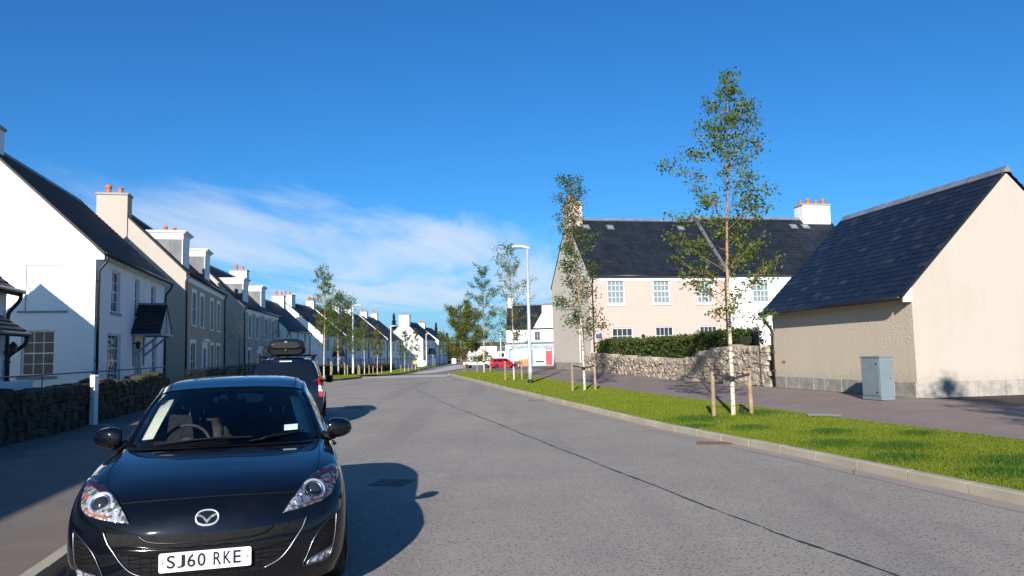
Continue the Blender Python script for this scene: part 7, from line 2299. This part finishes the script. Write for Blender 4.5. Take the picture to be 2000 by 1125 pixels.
# ------------------------------------------------------------------ far vehicles by the shop
def rot_dir(dx, dy): return math.atan2(-dx, dy)
build_estate('red_estate_car', 'red estate car parked in front of the shop', (-3.6, 116.0, zr(116) + .0), R(-78), M['carred'], plate=False, sz=.93, rails=False)
def build_truck():
    t = empty('box_truck', (-8.4, 142, zr(142)), R(-80)); tag(t, 'white box truck parked beyond the red estate car', 'truck')
    mb = MB(); mb.box(-1.15, 0, .95, 1.15, 5.2, 3.5); mb.build('box', M['wpaint'], t, bevel=.03)
    for k in range(5):
        mb = MB(); mb.box(1.151, .5 + k * 1.0, 1.0, 1.165, .56 + k * 1.0, 3.45); mb.build('rib', M['steel'], t)
    mb = MB(); mb.box(-1.05, 5.3, .6, 1.05, 6.9, 2.5); mb.build('cab', M['wpaint'], t, bevel=.12)
    for sg in (-1, 1):
        mb = MB(); mb.box(sg * 1.056 - .004, 5.7, 1.5, sg * 1.056 + .004, 6.6, 2.2); mb.build('side_window', M['glossglass'], t)
        for v in (1.0, 5.9): wheel(t, sg * .95, v, .42, .26, sg, .26)
    mb = MB(); mb.box(-.9, 6.895, 1.45, .9, 6.91, 2.25); mb.build('windscreen', M['glossglass'], t)
    mb = MB(); mb.box(-.5, .0, .6, .5, 6.6, .9); mb.build('chassis', M['matblack'], t)
build_truck()
def build_pickup():
    t = empty('white_pickup', (-7.9, 122, zr(122)), R(-100)); tag(t, 'white pickup standing left of the red estate car', 'pickup')
    mb = MB(); mb.box(-.85, 0, .5, .85, 2.0, 1.0); mb.build('bed', M['wpaint'], t, bevel=.05)
    P = [[(-.85, 2.0, .5), (-.85, 2.0, 1.0), (-.7, 2.2, 1.62), (.7, 2.2, 1.62), (.85, 2.0, 1.0), (.85, 2.0, .5)], [(-.85, 3.5, .5), (-.85, 3.5, 1.0), (-.7, 3.0, 1.62), (.7, 3.0, 1.62), (.85, 3.5, 1.0), (.85, 3.5, .5)]]
    mb = MB(); mb.grid(P); mb.add(P[0], [tuple(range(6))]); mb.add(P[1], [tuple(range(6))]); mb.build('cab', M['wpaint'], t)
    mb = MB(); mb.box(-.84, 3.4, .45, .84, 4.5, .98); mb.build('bonnet', M['wpaint'], t, bevel=.08)
    for sg in (-1, 1):
        mb = MB(); mb.add([(sg * .845, 2.2, 1.02), (sg * .845, 3.35, 1.02), (sg * .73, 2.98, 1.52), (sg * .73, 2.3, 1.52)], [(0, 1, 2, 3)]); o = mb.build('side_window', M['glossglass'], t); o.location.x = sg * .012
        for v in (.8, 3.8): wheel(t, sg * .78, v, .34, .2, sg)
    mb = MB(); mb.add([(-.72, 3.44, 1.04), (.72, 3.44, 1.04), (.64, 3.06, 1.56), (-.64, 3.06, 1.56)], [(0, 1, 2, 3)]); o = mb.build('windscreen', M['glossglass'], t); o.location.y = .03
build_pickup()
def build_crate():
    t = empty('timber_crate', (1.55, 112, zr(112)), R(6)); tag(t, 'orange timber crate standing at the nose of the red estate car', 'crate')
    m_ = mottled('orange_timber', (.48, .27, .08), (.38, .20, .06), 3, .8, 30, .3, .005)
    for k in range(5):
        mb = MB(); mb.box(-.75, -.5, .35 + k * .2, .75, .5, .35 + k * .2 + .185); mb.build('plank', m_, t)
    for sx in (-.6, .6):
        mb = MB(); mb.box(sx - .07, -.53, 0.0, sx + .07, .53, .345); mb.build('leg', M['matblack'], t)
build_crate()
# ------------------------------------------------------------------ small things down the street
def sign(label, x, y, w, h, z0, mat, legs=2):
    s = empty('sign_board', (x, y, zr(y) + .1), R(4)); tag(s, label, 'sign')
    mb = MB(); mb.box(-w / 2, -.02, z0, w / 2, .02, z0 + h); mb.build('panel', mat, s)
    for k in range(legs):
        xx = 0 if legs == 1 else (-w / 3 if k == 0 else w / 3)
        mb = MB(); mb.tube([(xx, .05, -.2), (xx, .05, z0 + h * .9)], .035, 6); mb.build('leg', M['timber'], s)
sign('white site board on posts in front of the detached house', -15.1, 126, 1.35, .85, .35, M['wpaint'])
sign('small yellow notice beside the white site board', -15.6, 122, .65, .5, .75, plain('yellow_sign', (.65, .40, .03), .5), 1)
b_ = empty('white_bin', (-12.2, 158, zr(158) + .2)); tag(b_, 'white container standing by the far lane', 'bin')
mb = MB(); mb.box(-.45, -.4, 0, .45, .4, 1.0); mb.build('body', M['wpaint'], b_, bevel=.04)
mb = MB(); mb.box(-.48, -.43, 1.001, .48, .43, 1.08); mb.build('lid', M['wpaint'], b_, bevel=.02)
# low field walls and a post fence on the slope beyond
def rough_wall(label, a, b, h, mat):
    mb = MB(); a, b = Vector(a), Vector(b); d = (b - a).normalized(); s = Vector((-d.y, d.x)) * .4; n = 40; P = []
    rnd = random.Random(int(a.x * 10))
    for i in range(n + 1):
        p = a.lerp(b, i / n); z = zr(p.y) + (p.y - 150) * .006; hh = h * rnd.uniform(.75, 1.15)
        P.append([(p.x, p.y, z - .5), (p.x, p.y, z + hh), (p.x + s.x, p.y + s.y, z + hh), (p.x + s.x, p.y + s.y, z - .5)])
    mb.grid(P, flip=True)
    return tag(mb.build('field_wall', mat), label, 'wall')
rough_wall('pinkish field wall crossing behind the bushy corner tree', (-24, 205), (6, 212), 1.0, mottled('field_wall', (.34, .24, .18), (.25, .18, .14), .8, .9, 4, .6, .1, kind='Position'))
rough_wall('grey field wall higher up the slope left of the shop', (-30, 262), (12, 270), 1.0, mottled('grey_field_wall', (.24, .22, .18), (.17, .16, .13), .8, .9, 4, .6, .1, kind='Position'))
fr = empty('post_fence', (-20, 175, zr(175))); tag(fr, 'pale post and rail fence by the far lane', 'fence')
for i in range(14):
    mb = MB(); x = i * 1.5; mb.tube([(x, i * .15, -.3), (x, i * .15, 1.3)], .06, 6); mb.build('post', M['timber'], fr)
for z in (.6, 1.1):
    mb = MB(); mb.tube([(0, 0, z), (19.5, 1.95, z)], .035, 5); mb.build('rail', M['timber'], fr)
def far_pole(label, x, y, h):
    p = empty('utility_pole', (x, y, zr(y))); tag(p, label, 'pole')
    mb = MB(); mb.tube([(0, 0, -.3), (0, 0, h)], [.12, .08], 7); mb.build('shaft', M['timber'], p)
    mb = MB(); mb.box(-.5, -.04, h - .35, .5, .04, h - .25); mb.build('crossarm', M['timber'], p)
far_pole('wooden pole right of the small wood', -11.6, 170, 5.6)
far_pole('wooden pole behind the bushy corner tree', -5.6, 196, 7.4)
